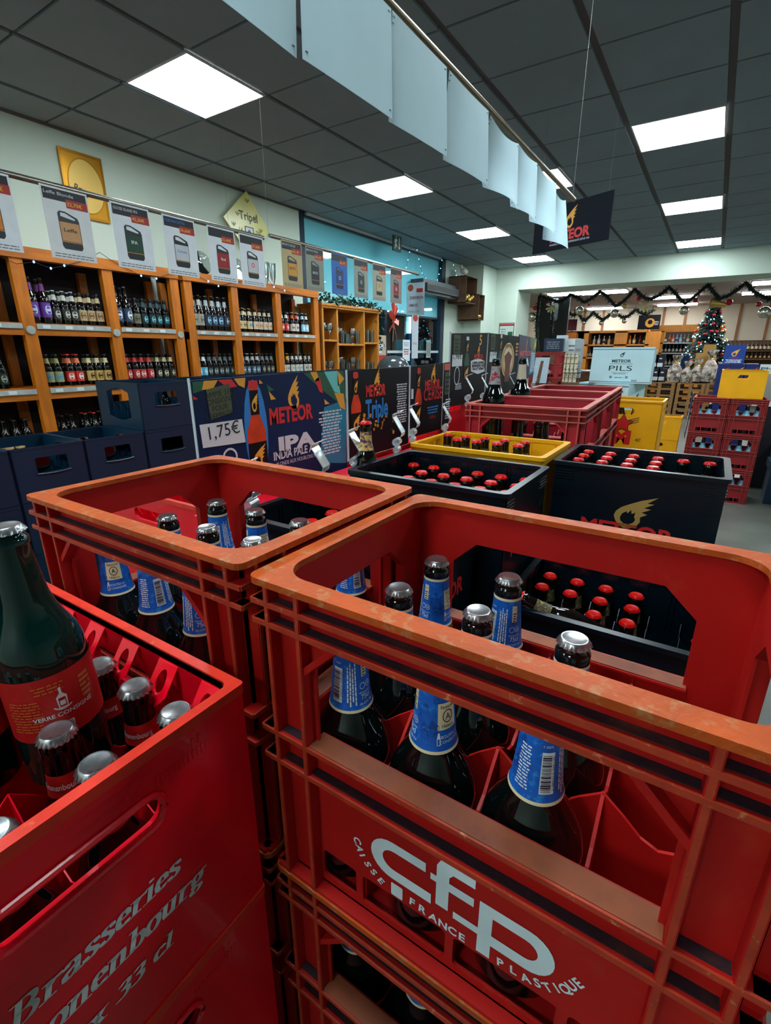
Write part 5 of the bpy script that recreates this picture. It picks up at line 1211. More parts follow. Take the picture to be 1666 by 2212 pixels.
def shelf_bottle(kind, glass, labc, neckc, capc, emb, x, y, z, label, group, front):
    prof, H = (PST, 0.226) if kind == 's' else (PTL, 0.30)
    R = rz_of(prof); key = (kind, glass)
    if key not in shb: shb[key] = MB().lathe(prof, 14).mesh('bottle', {'b': M_brown, 'g': M_dkgreen}[glass], True)
    o = link('beer_bottle', shb[key], None, (x, y, z), (0, 0, random.uniform(-0.25, 0.25))); tag(o, label, 'bottle', group)
    lz, lh = (0.03, 0.075) if kind == 's' else (0.04, 0.10)
    k = (kind, 'L', labc)
    if k not in shb: r0 = R(lz); shb[k] = MB().band(lathe_map(R, lz), -r0 * 1.5, r0 * 1.5, 0, lh, 12, 1, e=0.0006).mesh('label', flat('shelf_label_%d_%d_%d' % labc, labc, 0.4), True)
    link('label', shb[k], o)
    if front and emb:
        k = (kind, 'E', emb)
        if k not in shb:
            r0 = R(lz); mp_ = lathe_map(R, lz)
            shb[k] = MB().plate(mp_, circ(0, lh * .5, r0 * .62, 14, lh * .36), [circ(0, lh * .5, r0 * .42, 14, lh * .24)], t=0, e=0.0012).rect(mp_, -r0 * .5, lh * .4, r0 * .5, lh * .58, e=0.0013).mesh('label_emblem', flat('emblem_%d_%d_%d' % emb, emb, 0.4))
        link('label_emblem', shb[k], o)
    if neckc:
        k = (kind, 'N', neckc); n0 = H * 0.72
        if k not in shb: shb[k] = MB().band(lathe_map(R, n0), 0, 2 * PI * R(n0), 0, H * 0.16, 12, 2, e=0.0006).mesh('neck_label', flat('neck_%d_%d_%d' % neckc, neckc, 0.4), True)
        link('neck_label', shb[k], o)
    k = ('C', capc)
    if k not in shb: shb[k] = cap_mesh_lo(flat('cap_%d_%d_%d' % capc, capc, 0.35))
    link('cap', shb[k], o, (0, 0, H - 0.004))
GREY, WHT, SIL = (170, 172, 160), (214, 214, 206), (170, 176, 176)
DK = (24, 26, 28)
# (shelf row, bay, [(count, kind, glass, label, neck, cap, emblem, words)])
BAYS = [
 (0, 1, [(4, 'g', 't', (186, 190, 170), (205, 210, 205), SIL, (90, 90, 70), 'silver foil necks and pale oval labels')]),
 (0, 2, [(2, 'b', 't', (96, 50, 140), (110, 50, 120), DK, (190, 200, 230), 'purple labels'), (3, 'b', 's', (40, 40, 38), (190, 190, 180), SIL, (188, 190, 178), 'round grey emblem labels'), (3, 'b', 's', (186, 160, 118), (196, 176, 136), DK, (120, 80, 50), 'tan square labels')]),
 (0, 3, [(2, 'b', 't', (50, 66, 96), None, SIL, (216, 220, 222), 'blue and white shield labels'), (1, 'b', 's', (120, 116, 90), None, DK, (60, 60, 50), 'dull olive labels'), (4, 'g', 's', (20, 44, 50), (40, 60, 64), DK, (110, 190, 200), 'dark teal labels')]),
 (0, 5, [(2, 'b', 't', (160, 156, 140), (200, 196, 180), WHT, (90, 88, 80), 'grey oval labels and paper necks'), (4, 'b', 't', (30, 44, 60), (180, 190, 196), WHT, (150, 200, 226), 'pale blue ring labels')]),
 (0, 6, [(2, 'b', 's', (222, 206, 160), (226, 210, 170), (190, 160, 60), (120, 90, 40), 'cream oval labels'), (1, 'b', 's', (224, 200, 150), (226, 210, 170), (200, 140, 60), (60, 150, 180), 'orange sunset labels'), (4, 'b', 's', (214, 200, 180), (206, 190, 160), DK, (196, 120, 50), 'cream and orange labels')]),
 (0, 7, [(2, 'b', 's', (206, 60, 50), (220, 220, 214), DK, (226, 226, 224), 'red and white labels'), (2, 'b', 's', (222, 218, 210), (196, 90, 60), SIL, (130, 70, 44), 'white labels with brown medallion'), (2, 'b', 's', (150, 210, 232), (200, 220, 228), SIL, (240, 246, 248), 'light blue labels')]),
 (1, 1, [(4, 'g', 's', (30, 40, 34), None, (40, 120, 90), (150, 156, 140), 'dark green pale-ale labels')]),
 (1, 2, [(2, 'b', 's', (156, 160, 120), (150, 150, 90), DK, (70, 150, 180), 'olive and blue labels'), (2, 'b', 's', (206, 50, 44), (226, 120, 80), (214, 30, 36), (236, 226, 220), 'red foil tops and red labels'), (3, 'b', 's', (206, 172, 96), (210, 196, 150), DK, (60, 40, 40), 'cream labels with wax seal')]),
 (1, 3, [(4, 'b', 's', (186, 44, 50), (196, 60, 56), DK, (226, 210, 196), 'red crest labels'), (3, 'b', 's', (40, 38, 34), (180, 172, 130), DK, (206, 200, 164), 'black labels with cream ring')]),
 (1, 5, [(2, 'b', 's', (90, 190, 222), (220, 236, 240), DK, (236, 242, 244), 'bright blue labels'), (5, 'b', 's', (36, 42, 44), (90, 100, 104), DK, (160, 176, 176), 'black labels with silver ring')]),
 (1, 6, [(4, 'b', 's', (60, 80, 96), (180, 190, 190), SIL, (176, 206, 222), 'steel blue labels'), (3, 'b', 's', (46, 44, 42), (120, 126, 126), DK, (170, 172, 160), 'black ring labels on long necks')]),
 (1, 7, [(2, 'b', 's', (216, 210, 190), (232, 170, 50), (236, 170, 40), (120, 150, 170), 'gold foil tops'), (3, 'b', 's', (206, 200, 180), (196, 196, 186), DK, (90, 160, 196), 'cream and sky blue labels'), (2, 'b', 's', (206, 202, 190), (160, 160, 150), DK, (90, 80, 70), 'plain cream labels')]),
 (2, 1, [(6, 'b', 's', (190, 160, 110), None, DK, (226, 190, 140), 'round gold emblems')]),
 (2, 2, [(2, 'b', 's', (60, 76, 70), None, DK, (90, 150, 150), 'teal arc labels'), (4, 'g', 's', (150, 140, 110), None, (190, 40, 40), (60, 60, 50), 'red caps and speckled shoulders')]),
]
bayY = {1: (1.14, 1.66), 2: (1.74, 2.27), 3: (2.35, 2.85), 5: (3.065, 3.51), 6: (3.59, 4.10), 7: (4.18, 4.72)}
rowname = ['top', 'middle', 'lower']; bayname = {1: 'gold sign bay', 2: 'second bay', 3: 'bay before double post', 5: 'bay after double post', 6: 'fifth bay', 7: 'bay beside glassware'}
for row, bay, groups in BAYS:
    y0, y1 = bayY[bay]
    n = sum(g[0] for g in groups); wid = sum(g[0] * (0.08 if g[2] == 't' else 0.067) for g in groups); gap = (y1 - y0 - wid) / (len(groups) + 1)
    gap = max(gap, 0.0); sc_ = min(1.0, (y1 - y0) / wid); y = y0 + gap
    for cnt, gl, kd, labc, neckc, capc, emb, wds in groups:
        st = (0.08 if kd == 't' else 0.067) * sc_
        what = f'{rowname[row]}-shelf bottle with {wds}, {bayname[bay]}'
        for k in range(cnt):
            for d in range(2):
                shelf_bottle(kd, gl, labc, neckc, capc, emb, -4.125 - d * (0.085 if kd == 't' else 0.072), y + st * (k + 0.5) + random.uniform(-.004, .004) + d * 0.006, SH[row] + 0.0005, f'{NTH[k]} {what}' + (', behind' if d else ''), what, d == 0)
        y += st * cnt + gap
# ------------------------------------------------------------------ glassware shelf
e = empty('glassware_shelf', (XF, 4.86, 0), 0, 'light wooden open shelf holding drinking glasses beside the bottle shelves', 'shelf')
ys = [4.86, 5.14, 5.72, 6.06]
M_oak2 = mat('light_oak', srgb(200, 128, 44), 0.5, var=0.15, scale=4, stretch=(6, 6, 1))
for y in ys: put('upright', MB().box(-0.34, y - 4.86, 0, 0, y - 4.86 + 0.028, Z(0.53)), M_oak2, e)
put('back_panel', MB().box(-0.345, 0, 0, -0.335, 1.22, Z(0.53)), mat('shelf_back', srgb(120, 74, 38), 0.6, var=0.2), e)
put('crown', MB().box(-0.37, -0.03, Z(0.53), 0.03, 1.27, Z(0.555)), M_oak2, e); put('crown_step', MB().box(-0.36, -0.015, Z(0.505), 0.015, 1.25, Z(0.53)), M_oak2, e)
shz = [(0, 0.145), (1, 0.10), (2, 0.125), (0, -0.30), (1, -0.26), (2, -0.30)]
for c, z in shz: put('shelf_board', MB().box(-0.335, ys[c] - 4.86 + 0.028, Z(z) - 0.022, -0.004, ys[c + 1] - 4.86, Z(z)), M_oak2, e)
M_clear = glassy('clear_glassware', (0.86, 0.9, 0.9, 1), 0.14, 0.03)
gob = MB().lathe([(0.034, 0), (0.032, 0.004), (0.006, 0.008), (0.0045, 0.07), (0.018, 0.085), (0.042, 0.115), (0.046, 0.145), (0.038, 0.19), (0.037, 0.19), (0.044, 0.145), (0.040, 0.117), (0.0, 0.092)], 18).mesh('goblet', M_clear, True)
tum = MB().lathe([(0.028, 0), (0.03, 0.002), (0.036, 0.16), (0.0345, 0.16), (0.027, 0.012), (0, 0.012)], 16).mesh('tumbler', M_clear, True)
mug = MB().lathe([(0.034, 0), (0.036, 0.002), (0.036, 0.12), (0.034, 0.12), (0.032, 0.012), (0, 0.012)], 16)
mug.tube([(0.034, 0, 0.1), (0.062, 0, 0.092), (0.064, 0, 0.05), (0.034, 0, 0.03)], 0.005, 6)
mug = mug.mesh('mug', M_clear, True)
kinds = [('goblet', gob), ('tumbler', tum), ('mug', mug)]
cn = ['first', 'middle', 'last']
for (c, z), n in zip(shz, (2, 5, 3, 2, 5, 3)):
    for k in range(n):
        for d in range(2):
            nm, me = kinds[0] if c == 0 else kinds[(k + d) % 3] if c == 1 else kinds[1]
            y = ys[c] + 0.028 + (ys[c + 1] - ys[c] - 0.028) * (k + 0.5) / n
            o = link('beer_glass' if nm != 'mug' else 'beer_mug', me, None, (XF - 0.07 - 0.12 * d, y, Z(z) + 0.001), (0, 0, PI))
            tag(o, f'{NTH[k]} clear {nm}{" behind" if d else ""} on the {"upper" if z > 0 else "lower"} glassware shelf, {cn[c]} compartment', 'glass', f'glasses on the {"upper" if z > 0 else "lower"} glassware shelf, {cn[c]} compartment')
# glass jugs standing on the bottle shelf top
plate_ = MB().lathe([(0.09, 0), (0.10, 0.006), (0.098, 0.01), (0.0, 0.004)], 24).mesh('glass_plate', M_clear, True)
for px, py, me, nm, lab in ((435, 560, plate_, 'glass_plate', 'round clear glass dish standing on the shelf top behind the posters'), (513, 570, plate_, 'glass_plate', 'second round clear glass dish on the shelf top'), ):
    q = onx(px, py, -4.12); o = link(nm, me, None, (-4.12, q.y, Z(0.675) + 0.102), (0, rd(80), 0)); tag(o, lab, 'glass dish', 'glass dishes on the shelf top')
pil = MB().lathe([(0.03, 0), (0.032, 0.003), (0.012, 0.012), (0.028, 0.09), (0.036, 0.22), (0.0345, 0.22), (0.026, 0.09), (0.0, 0.03)], 16).mesh('pilsner', M_clear, True)
for k, (px, py) in enumerate(((575, 595), (590, 600))):
    q = onx(px, py, -4.15); o = link('beer_glass', pil, None, (-4.15, q.y, Z(0.675)), (0, 0, 0)); tag(o, f'{["first", "second"][k]} tall clear glass standing on the shelf top by the diamond sign', 'glass', 'tall glasses on the shelf top')
# ------------------------------------------------------------------ ivy
M_leaf = mat('ivy_leaf', srgb(30, 58, 34), 0.5, var=0.35, scale=30)
def leaves(mb, c, n, spread, size, rg):
    for k in range(n):
        p = Vector(c) + Vector([rg.gauss(0, s_) for s_ in spread]); d = Vector((rg.uniform(-1, 1), rg.uniform(-1, 1), rg.uniform(-.6, .8))).normalized()
        a = d.cross(Vector((rg.random(), rg.random(), rg.random()))).normalized(); sz = size * rg.uniform(.6, 1.3)
        mb.poly([p, p + d * sz * .5 + a * sz * .35, p + d * sz, p + d * sz * .5 - a * sz * .35])
rg = random.Random(5)
for (y0, y1, z, nm) in ((4.9, 6.1, 0.60, 'green artificial ivy lying along the top of the glassware shelf'),):
    b = MB()
    for k in range(26): leaves(b, (-4.12, y0 + (y1 - y0) * k / 25, Z(z) + 0.02 * math.sin(k)), 16, (0.05, 0.03, 0.03), 0.05, rg)
    o = put('ivy_garland', b, M_leaf); tag(o, nm, 'plant', kind='stuff')
b = MB()
for k in range(16): leaves(b, (-4.10, 6.17 + 0.02 * math.sin(k), Z(0.55 - 0.035 * k)), 9, (0.04, 0.03, 0.02), 0.05, rg)
o = put('ivy_garland', b, M_leaf); tag(o, 'ivy strand hanging down the end of the glassware shelf', 'plant', kind='stuff')
# ------------------------------------------------------------------ fairy lights
M_wire = mat('wire_black', srgb(20, 24, 26), 0.5)
M_bulb = mat('blue_bulb', srgb(120, 180, 255), 0.3, emit=3.0, emc=(0.10, 0.25, 1.0, 1))
M_bulbc = mat('cyan_bulb', srgb(140, 220, 240), 0.3, emit=2.2, emc=(0.15, 0.65, 1.0, 1))
bulb = MB().lathe([(0, -0.008), (0.006, -0.004), (0.007, 0.002), (0.004, 0.008), (0, 0.01)], 8)
bulb_b = bulb.mesh('bulb', M_bulb, True); bulb_c = bulb.mesh('bulb', M_bulbc, True)
def fairy(pts, bulbs, label, me, r=0.0022):
    e = empty('fairy_lights', pts[0], 0, label, 'string lights', 'strings of fairy lights'); o0 = Vector(pts[0])
    put('wire', MB().tube([Vector(p) - o0 for p in pts], r, 5), M_wire, e)
    for p in bulbs: link('bulb', me, e, Vector(p) - o0)
pt = [onx(*p, -4.03) for p in ((2, 556), (36, 570), (73, 566), (110, 580), (139, 574), (190, 560), (215, 545), (240, 562), (305, 596), (338, 602), (370, 590), (420, 592), (450, 608), (472, 618), (495, 612), (540, 605), (575, 598), (592, 620), (615, 628), (660, 640), (700, 655), (735, 662), (780, 664), (815, 660))]
fairy(pt, [pt[i] for i in (2, 3, 4, 8, 9, 12, 13, 16, 17, 18, 21, 22)], 'fairy lights with blue bulbs draped along the wooden shelf tops', bulb_b)
pt = [onx(*p, -4.40) for p in ((716, 672), (730, 680), (740, 690), (760, 678), (770, 668))]
fairy(pt, pt[1:4], 'short strand of blue fairy lights inside the glassware shelf', bulb_b)
pt = [onx(*p, -4.36) for p in ((878, 578), (885, 545), (891, 506), (897, 520), (905, 560), (912, 590), (928, 612), (945, 605), (952, 580), (958, 545), (963, 540), (970, 537), (976, 560), (984, 585), (988, 605))]
fairy(pt, [pt[i] for i in range(0, 15)] + [(pt[i] + pt[i + 1]) / 2 for i in range(14)], 'fairy lights with cyan bulbs zigzagging over the glass door', bulb_c)
# ------------------------------------------------------------------ things at the glass door
q = onx(858, 525, -4.2); s = Sheet('exit_sign', (q.x, q.y - 0.10, q.z - 0.11), (0, 1, 0), (0, 0, 1), [(0, 0), (0.22, 0), (0.22, 0.22), (0, 0.22)], mat('exit_green', srgb(36, 70, 60), 0.4), 'dark green hanging exit sign with white running figure and arrow', 'sign', t=0.02)
s.on('pictogram', M_bwhite).plate(s.mp, [(.13, .06), (.16, .03), (.19, .06), (.17, .06), (.17, .19), (.15, .19), (.15, .06)], t=0, e=0.0008)
s.on('pictogram', M_bwhite).plate(s.mp, [(.03, .03), (.05, .03), (.065, .08), (.09, .05), (.105, .06), (.08, .10), (.085, .14), (.11, .13), (.11, .145), (.075, .165), (.04, .15), (.03, .11), (.045, .11), (.055, .135), (.05, .10)], t=0, e=0.0008)
s.on('pictogram', M_bwhite).plate(s.mp, circ(.08, .185, .014, 10), t=0, e=0.0008)
put('emergency_lamp', MB().box(-0.03, 0.02, 0.22, 0.03, 0.20, 0.235), M_bulbc, s.obj); s.done()
cord((q.x, q.y, q.z + 0.12), (q.x, q.y, CEIL), s.obj)
a = onx(903, 622, -4.30); c = onx(1000, 645, -4.30)
o = put('air_curtain', MB().box(-4.44, a.y, c.z - 0.06, -4.20, 8.93, c.z + 0.16).box(-4.20, a.y + 0.05, c.z - 0.02, -4.15, 8.9, c.z + 0.1), mat('air_curtain_dark', srgb(44, 50, 56), 0.35, var=0.1)); tag(o, 'dark grey air curtain unit mounted above the door beside the wooden boxes', 'air curtain')
put('grille', MB().box(-4.149, a.y + 0.08, c.z, -4.147, 8.85, c.z + 0.08), M_pblack, o)
for px, py, w_, h_, rgbc, nm in ((878, 757, 0.24, 0.34, (214, 224, 230), 'white printed notice on the glass door'), (926, 754, 0.17, 0.30, (150, 170, 160), 'small grey photo sheet on the glass door'), (897, 725, 0.22, 0.75, (190, 200, 210), 'narrow poster with red print on the glass door'), (823, 755, 0.30, 0.42, (190, 170, 150), 'colourful poster behind the glassware shelf end')):
    q = onx(px, py, -4.43); s = Sheet('notice_sheet', (-4.43, q.y - w_ / 2, q.z - h_ / 2), (0, 1, 0), (0, 0, 1), [(0, 0), (w_, 0), (w_, h_), (0, h_)], flat('notice_%d' % px, rgbc), nm, 'notice', t=0.001)
    if px in (878,): s.on('lettering', M_pred).lines(s.mp, w_ * .15, h_ * .3, w_ * .85, h_ * .62, 3, h=0.55); s.on('lettering_dark', M_pgrey).lines(s.mp, w_ * .1, h_ * .7, w_ * .9, h_ * .92, 3)
    elif px == 897: s.on('red_print', M_pred).plate(s.mp, circ(w_ * .5, h_ * .88, w_ * .4, 12, h_ * .08), t=0, e=0.0006); s.on('red_print', M_pred).text(s.mp, 'XMASS', w_ * .15, h_ * .3, h_ * .06, width=w_ * .6)
    elif px == 823: s.on('red_print', M_pred).rect(s.mp, 0, 0, w_, h_ * .3); s.on('pale_print', M_bwhite).plate(s.mp, circ(w_ * .45, h_ * .55, w_ * .25, 12), t=0, e=0.0006)
    else: s.on('dark_print', M_pgrey).rect(s.mp, w_ * .1, h_ * .1, w_ * .48, h_ * .9); s.on('dark_print', M_pgrey).rect(s.mp, w_ * .54, h_ * .1, w_ * .9, h_ * .9)
    s.done()
q = onx(851, 695, -4.38); b = MB()
for k in range(14): a_ = 2 * PI * k / 14; r_s = 0.28 if k % 2 == 0 else 0.10; b.poly([(0, 0, 0), (0.02, 0.4 * r_s * math.cos(a_ - .2), r_s * math.sin(a_ - .2)), (0, .55 * r_s * math.cos(a_), 1.15 * r_s * math.sin(a_)), (-0.02, 0.4 * r_s * math.cos(a_ + .2), r_s * math.sin(a_ + .2))])
o = put('star_ornament', b, mat('red_tinsel', srgb(206, 70, 56), 0.3, metal=0.4), loc=q); tag(o, 'red tinsel star ornament hanging by the glass door', 'ornament')
# domed grey helmet-like machine lid behind the boards
q = onx(850, 790, -3.2); o = put('domed_lid', MB().lathe([(0.2, 0), (0.2, 0.02), (0.17, 0.1), (0.1, 0.15), (0, 0.165)], 24), mat('grey_dome', srgb(60, 66, 70), 0.15, var=0.3, scale=6), smooth=True, loc=(q.x, q.y, q.z - 0.05)); tag(o, 'glossy dark domed lid showing above the Triple board', 'lid')
st_ = put('stand', MB().box(-0.18, -0.18, -(q.z - 0.05), 0.18, 0.18, 0), M_bblack, o)
# ------------------------------------------------------------------ decorated boxes by the pillar
M_oldwood = mat('old_wood', srgb(96, 70, 50), 0.8, var=0.3, scale=10, bump=0.2)
M_gold2 = mat('gold_foil', srgb(206, 170, 90), 0.3, metal=0.8); M_silv = mat('silver_foil', srgb(200, 200, 196), 0.2, metal=0.9)
M_silverb = mat('silver_bauble', srgb(206, 200, 186), 0.12, metal=0.95); M_redb = mat('red_bauble', srgb(170, 24, 30), 0.2, metal=0.4)
ball = MB().lathe([(0.5 * math.sin(PI * k / 10), -0.5 * math.cos(PI * k / 10)) for k in range(11)], 16)
def bauble(p, d, m, label, group='hanging baubles'):
    key = 'bauble_' + m.name
    if key not in shb: shb[key] = ball.mesh('bauble', m, True)
    o = link('bauble', shb[key], None, p, scale=(d, d, d)); tag(o, label, 'bauble', group); return o
def wood_box(x, y, z, w_, h_, d_, label):
    e = empty('wooden_box', (x, y, z), 0, label, 'box', 'wooden decoration boxes on the wall')
    n = 4
    for k in range(n):
        put('slat', MB().box(0, -w_ / 2 + w_ * k / n + 0.004, 0, 0.012, -w_ / 2 + w_ * (k + 1) / n - 0.004, h_), M_oldwood, e)
    for zz in (0, h_ - 0.012): put('frame_board', MB().box(0, -w_ / 2, zz, d_, w_ / 2, zz + 0.012), M_oldwood, e)
    for yy in (-w_ / 2, w_ / 2 - 0.012): put('frame_board', MB().box(0, yy, 0, d_, yy + 0.012, h_), M_oldwood, e)
    return e
XP = -4.06
q = onx(985, 652, -4.25); wood_box(-4.42, 9.25, q.z - 0.02, 0.5, 0.46, 0.36, 'upper dark wooden box with gold ornaments under the white animal figure')
q2 = onx(1018, 690, -4.2); wood_box(-4.42, 9.62, q2.z - 0.02, 0.28, 0.46, 0.42, 'lower dark wooden box with gold ornaments beside the pillar')
for k in range(6):
    bauble((-4.14, 9.1 + 0.075 * k, q.z + 0.05 + 0.03 * (k % 3)), 0.09, M_gold2, f'{NTH[k]} gold ornament in the upper wooden box', 'gold ornaments in the upper box')
for k in range(4): bauble((-4.08, 9.52 + 0.07 * k, q2.z + 0.05), 0.08, M_gold2, f'{NTH[k]} gold ornament in the lower wooden box', 'gold ornaments in the lower box')
b = MB(); b.lathe([(0.0, -0.1), (0.05, -0.06), (0.06, 0.02), (0.045, 0.09), (0, 0.12)], 12)
b.xf(Matrix.Rotation(PI / 2, 4, 'X')); b.box(-0.02, -0.08, -0.1, 0.0, -0.05, -0.03).box(-0.02, 0.05, -0.1, 0.0, 0.08, -0.03)
i0 = len(b.v); b.lathe([(0, -0.04), (0.035, -0.01), (0.03, 0.04), (0, 0.06)], 10, c=(0, -0.14, 0.05))
o = put('animal_figure', b, mat('white_plush', srgb(206, 206, 196), 0.8), smooth=True, loc=(-4.25, 9.3, q.z + 0.55)); tag(o, 'small white animal figure standing on the upper wooden box', 'figurine')
for px, py, w_, h_, rgbc, nm in ((1086, 715, 0.36, 0.6, (196, 206, 200), 'white notice sheet with red header on the pillar wall'),):
    s = Sheet('notice_sheet', (-4.05, 0, 0), (0, 1, 0), (0, 0, 1), [(0, 0), (.01, 0), (.01, .01)], M_wall, nm, 'notice') if False else None
    a = ony(1079, 698, YB - 0.01); c = ony(1108, 745, YB - 0.01)
    s = Sheet('notice_sheet', (a.x, YB - 0.005, c.z), (1, 0, 0), (0, 0, 1), [(0, 0), (c.x - a.x, 0), (c.x - a.x, a.z - c.z), (0, a.z - c.z)], flat('notice_pillar', rgbc), nm, 'notice', t=0.002)
    W_, H_ = c.x - a.x, a.z - c.z
    s.on('header_band', M_pred).rect(s.mp, 0, H_ * .86, W_, H_ * .95); s.on('table_print', M_pgrey).lines(s.mp, W_ * .1, H_ * .15, W_ * .5, H_ * .8, 6, h=0.4); s.on('green_print', M_bgreen).rect(s.mp, W_ * .6, H_ * .4, W_ * .92, H_ * .6); s.on('dark_frame', M_pblack).plate(s.mp, [(0, 0), (W_, 0), (W_, H_), (0, H_)], [[(W_ * .04, H_ * .03), (W_ * .96, H_ * .03), (W_ * .96, H_ * .97), (W_ * .04, H_ * .97)]], t=0, e=0.0008); s.done()
# ------------------------------------------------------------------ PILS cartons
M_carton = mat('white_carton', srgb(192, 228, 238), 0.6, var=0.04); M_cgreen = mat('carton_green', srgb(18, 60, 62), 0.5)
YP = 4.05
a = ony(1280, 750, YP); b_ = ony(1386, 750, YP); c = ony(1272, 826, YP)
W_ = 0.41; H_ = a.z - c.z; D_ = 0.27
ec = put('beer_carton', MB().box(0, 0, 0, W_, D_, H_), M_carton, loc=(c.x, YP, c.z), rot=(rd(-4), 0, rd(2))); tag(ec, 'white PILS beer carton with green print standing on another carton', 'carton', 'white beer cartons')
mp = plane_map((0, 0, 0), (1, 0, 0), (0, 0, 1)); t_ = MB()
comet(t_, mp, W_ * .5, H_ * .80, H_ * .15, H_ * .14); t_.text(mp, 'METEOR', W_ * .5, H_ * .58, H_ * .085, 'C', width=W_ * .31, bold=0.03); t_.rect(mp, W_ * .31, H_ * .535, W_ * .69, H_ * .545)
t_.text(mp, 'PILS', W_ * .5, H_ * .35, H_ * .15, 'C', width=W_ * .38); t_.text(mp, 'BRASSERIE', W_ * .5, H_ * .25, H_ * .03, 'C', width=W_ * .2); t_.rect(mp, W_ * .36, H_ * .295, W_ * .64, H_ * .302)
for q in (.36, .62): t_.plate(mp, circ(W_ * q, H_ * .17, H_ * .035, 12), [circ(W_ * q, H_ * .17, H_ * .015, 8)], t=0, e=0.0006)
t_.lines(mp, W_ * .42, H_ * .15, W_ * .57, H_ * .19, 1); t_.lines(mp, W_ * .7, H_ * .06, W_ * .8, H_ * .12, 2)
t_.rect(mp, 0, H_ * .93, W_, H_ * .945); t_.rect(mp, 0, H_ * .03, W_, H_ * .045)
put('green_print', t_, M_cgreen, ec)
zt = c.z - 0.003
q0 = ony(1352, 836, YP - 0.06)
for k in range(4):
    H2 = 0.30
    e2 = put('beer_carton', MB().box(-0.38, 0, 0, 0, 0.29, H2), M_carton, loc=(q0.x + 0.02, q0.y, zt - H2 * (k + 1)), rot=(0, 0, rd(-16))); tag(e2, 'white beer carton lying under the PILS carton' if k == 0 else f'white beer carton, {ORD[k]} from the top under the PILS carton', 'carton', 'white beer cartons')
    t_ = MB(); mr = plane_map((0, 0, 0), (0, 1, 0), (0, 0, 1)); mf = plane_map((-0.38, 0, 0), (1, 0, 0), (0, 0, 1))
    comet(t_, mr, 0.16, 0.2, 0.07, 0.06); t_.text(mr, 'METEOR', 0.16, 0.12, 0.03, 'C', width=0.15, bold=0.03); t_.rect(mf, 0, H2 - 0.02, 0.38, H2 - 0.014); t_.rect(mf, 0.22, 0.14, 0.33, 0.2); t_.lines(mf, 0.22, 0.05, 0.33, 0.12, 4); t_.lines(mf, 0.02, 0.24, 0.36, 0.265, 1)
    put('green_print', t_, M_cgreen, e2)
rem = zt - 0.3 * 4
if rem > 0.03: pallet(q0.x - 0.15, q0.y + 0.15, 0, rem - 0.001, 0.5, 0.5, 'wooden pallet under the white cartons', 'pallets under the crate stacks')
# ------------------------------------------------------------------ yellow star crate
HYs = 0.36; XS, YSs, RS = -0.405, 3.40, -0.272
top = stack(YS, XS, YSs, RS, HYs, 3, LY, WY, 'yellow crate with red star emblem behind the crimson crates', 'yellow crate under the red star crate', 'yellow crates')
mp, S = sides(LY, WY)[0]; o_ = lambda a, b, e=0.0: mp(a, HYs + b, e - 0.004)
st = MB(); cx_, cy_ = S / 2, -0.150
def star(cx, cy, R, r, n=5, a0=90): return [(cx + (R if k % 2 == 0 else r) * math.cos(rd(a0 + 180 / n * k)), cy + (R if k % 2 == 0 else r) * math.sin(rd(a0 + 180 / n * k))) for k in range(2 * n)]
st.plate(o_, star(cx_, cy_ + .01, .055, .026), t=0, e=0.0006)
st.text(o_, 'M', cx_, cy_ - .105, .075, 'C', width=.105, bold=0.07, e=0.0006)
put('red_emblem', st, M_mred, top)
st = MB(); big = star(cx_, cy_ + .01, .064, .032)
st.plate(o_, big, [star(cx_, cy_ + .01, .056, .027)], t=0, e=0.0004)
st.text(o_, '16', cx_ - .105, cy_ - .09, .022, shear=0.2); st.text(o_, '40', cx_ + .078, cy_ - .09, .022, shear=0.2)
for k in range(3): st.plate(o_, [(cx_ + .03, cy_ + .03 - .012 * k), (cx_ + .085, cy_ + .05 - .012 * k), (cx_ + .085, cy_ + .054 - .012 * k), (cx_ + .03, cy_ + .035 - .012 * k)], t=0, e=0.0005)
put('black_print', st, M_ink, top)
cS = cells(XS, YSs, LY, WY, 0.012, 4, 3)
for c in range(4):
    for r in range(3):
        x, y = cS(c, r); bottle33(x, y, Z(RS) - 0.02 - H33, 0, f'crimson-capped bottle in the red star crate, {rows[r]} row, {cols[c]} column', 'bottles in the red star crate', redcap_old, glass33, False)
# ------------------------------------------------------------------ crimson stacks at the aisle
sl75 = MB().band(lathe_map(R75, 0.16), 0, 2 * PI * R75(0.16), 0, 0.07, 16, 4, e=0.0008).mesh('neck_label', flat('silverblue_label', (120, 190, 220), 0.3), True)
for ci, xc in enumerate((0.036, 0.353)):
    for k in range(3):
        z = HC * k
        make('beer_crate', CFPS, (xc, 6.256, z), PI / 2, f'crimson crate in the aisle stack {["beside the navy poster", "under the yellow crate"][ci]}, {["bottom", "middle", "top"][k]}', 'crate', 'crimson crates stacked in the aisle')
        if k == 0 and ci == 0: continue
        cc = cells(xc, 6.256, WC, LC, 0.018, 3, 4)
        for c in range(3):
            for r in range(2):
                x, y = cc(c, r); o = link('beer_bottle', glass75, None, (x, y, z + 0.008)); tag(o, f'silver-blue neck bottle, aisle stack {["beside navy poster", "under yellow crate"][ci]}, {["bottom", "middle", "top"][k]} crate, {NTH[c]} {"front" if r == 0 else "behind"}', 'bottle', f'bottles in aisle stack {ci + 1}, {["bottom", "middle", "top"][k]} crate')
                link('neck_label', sl75, o); link('cap', cap_lo, o, (0, 0, H75 - 0.004))
q = ony(1600, 858, 6.2)
o = make('beer_crate', YE, (q.x - 0.01, 6.27, HC * 3), 0, 'yellow crate standing on the crimson aisle stack', 'crate', 'yellow crates'); o.scale = (0.95, 1.1, 1.05)
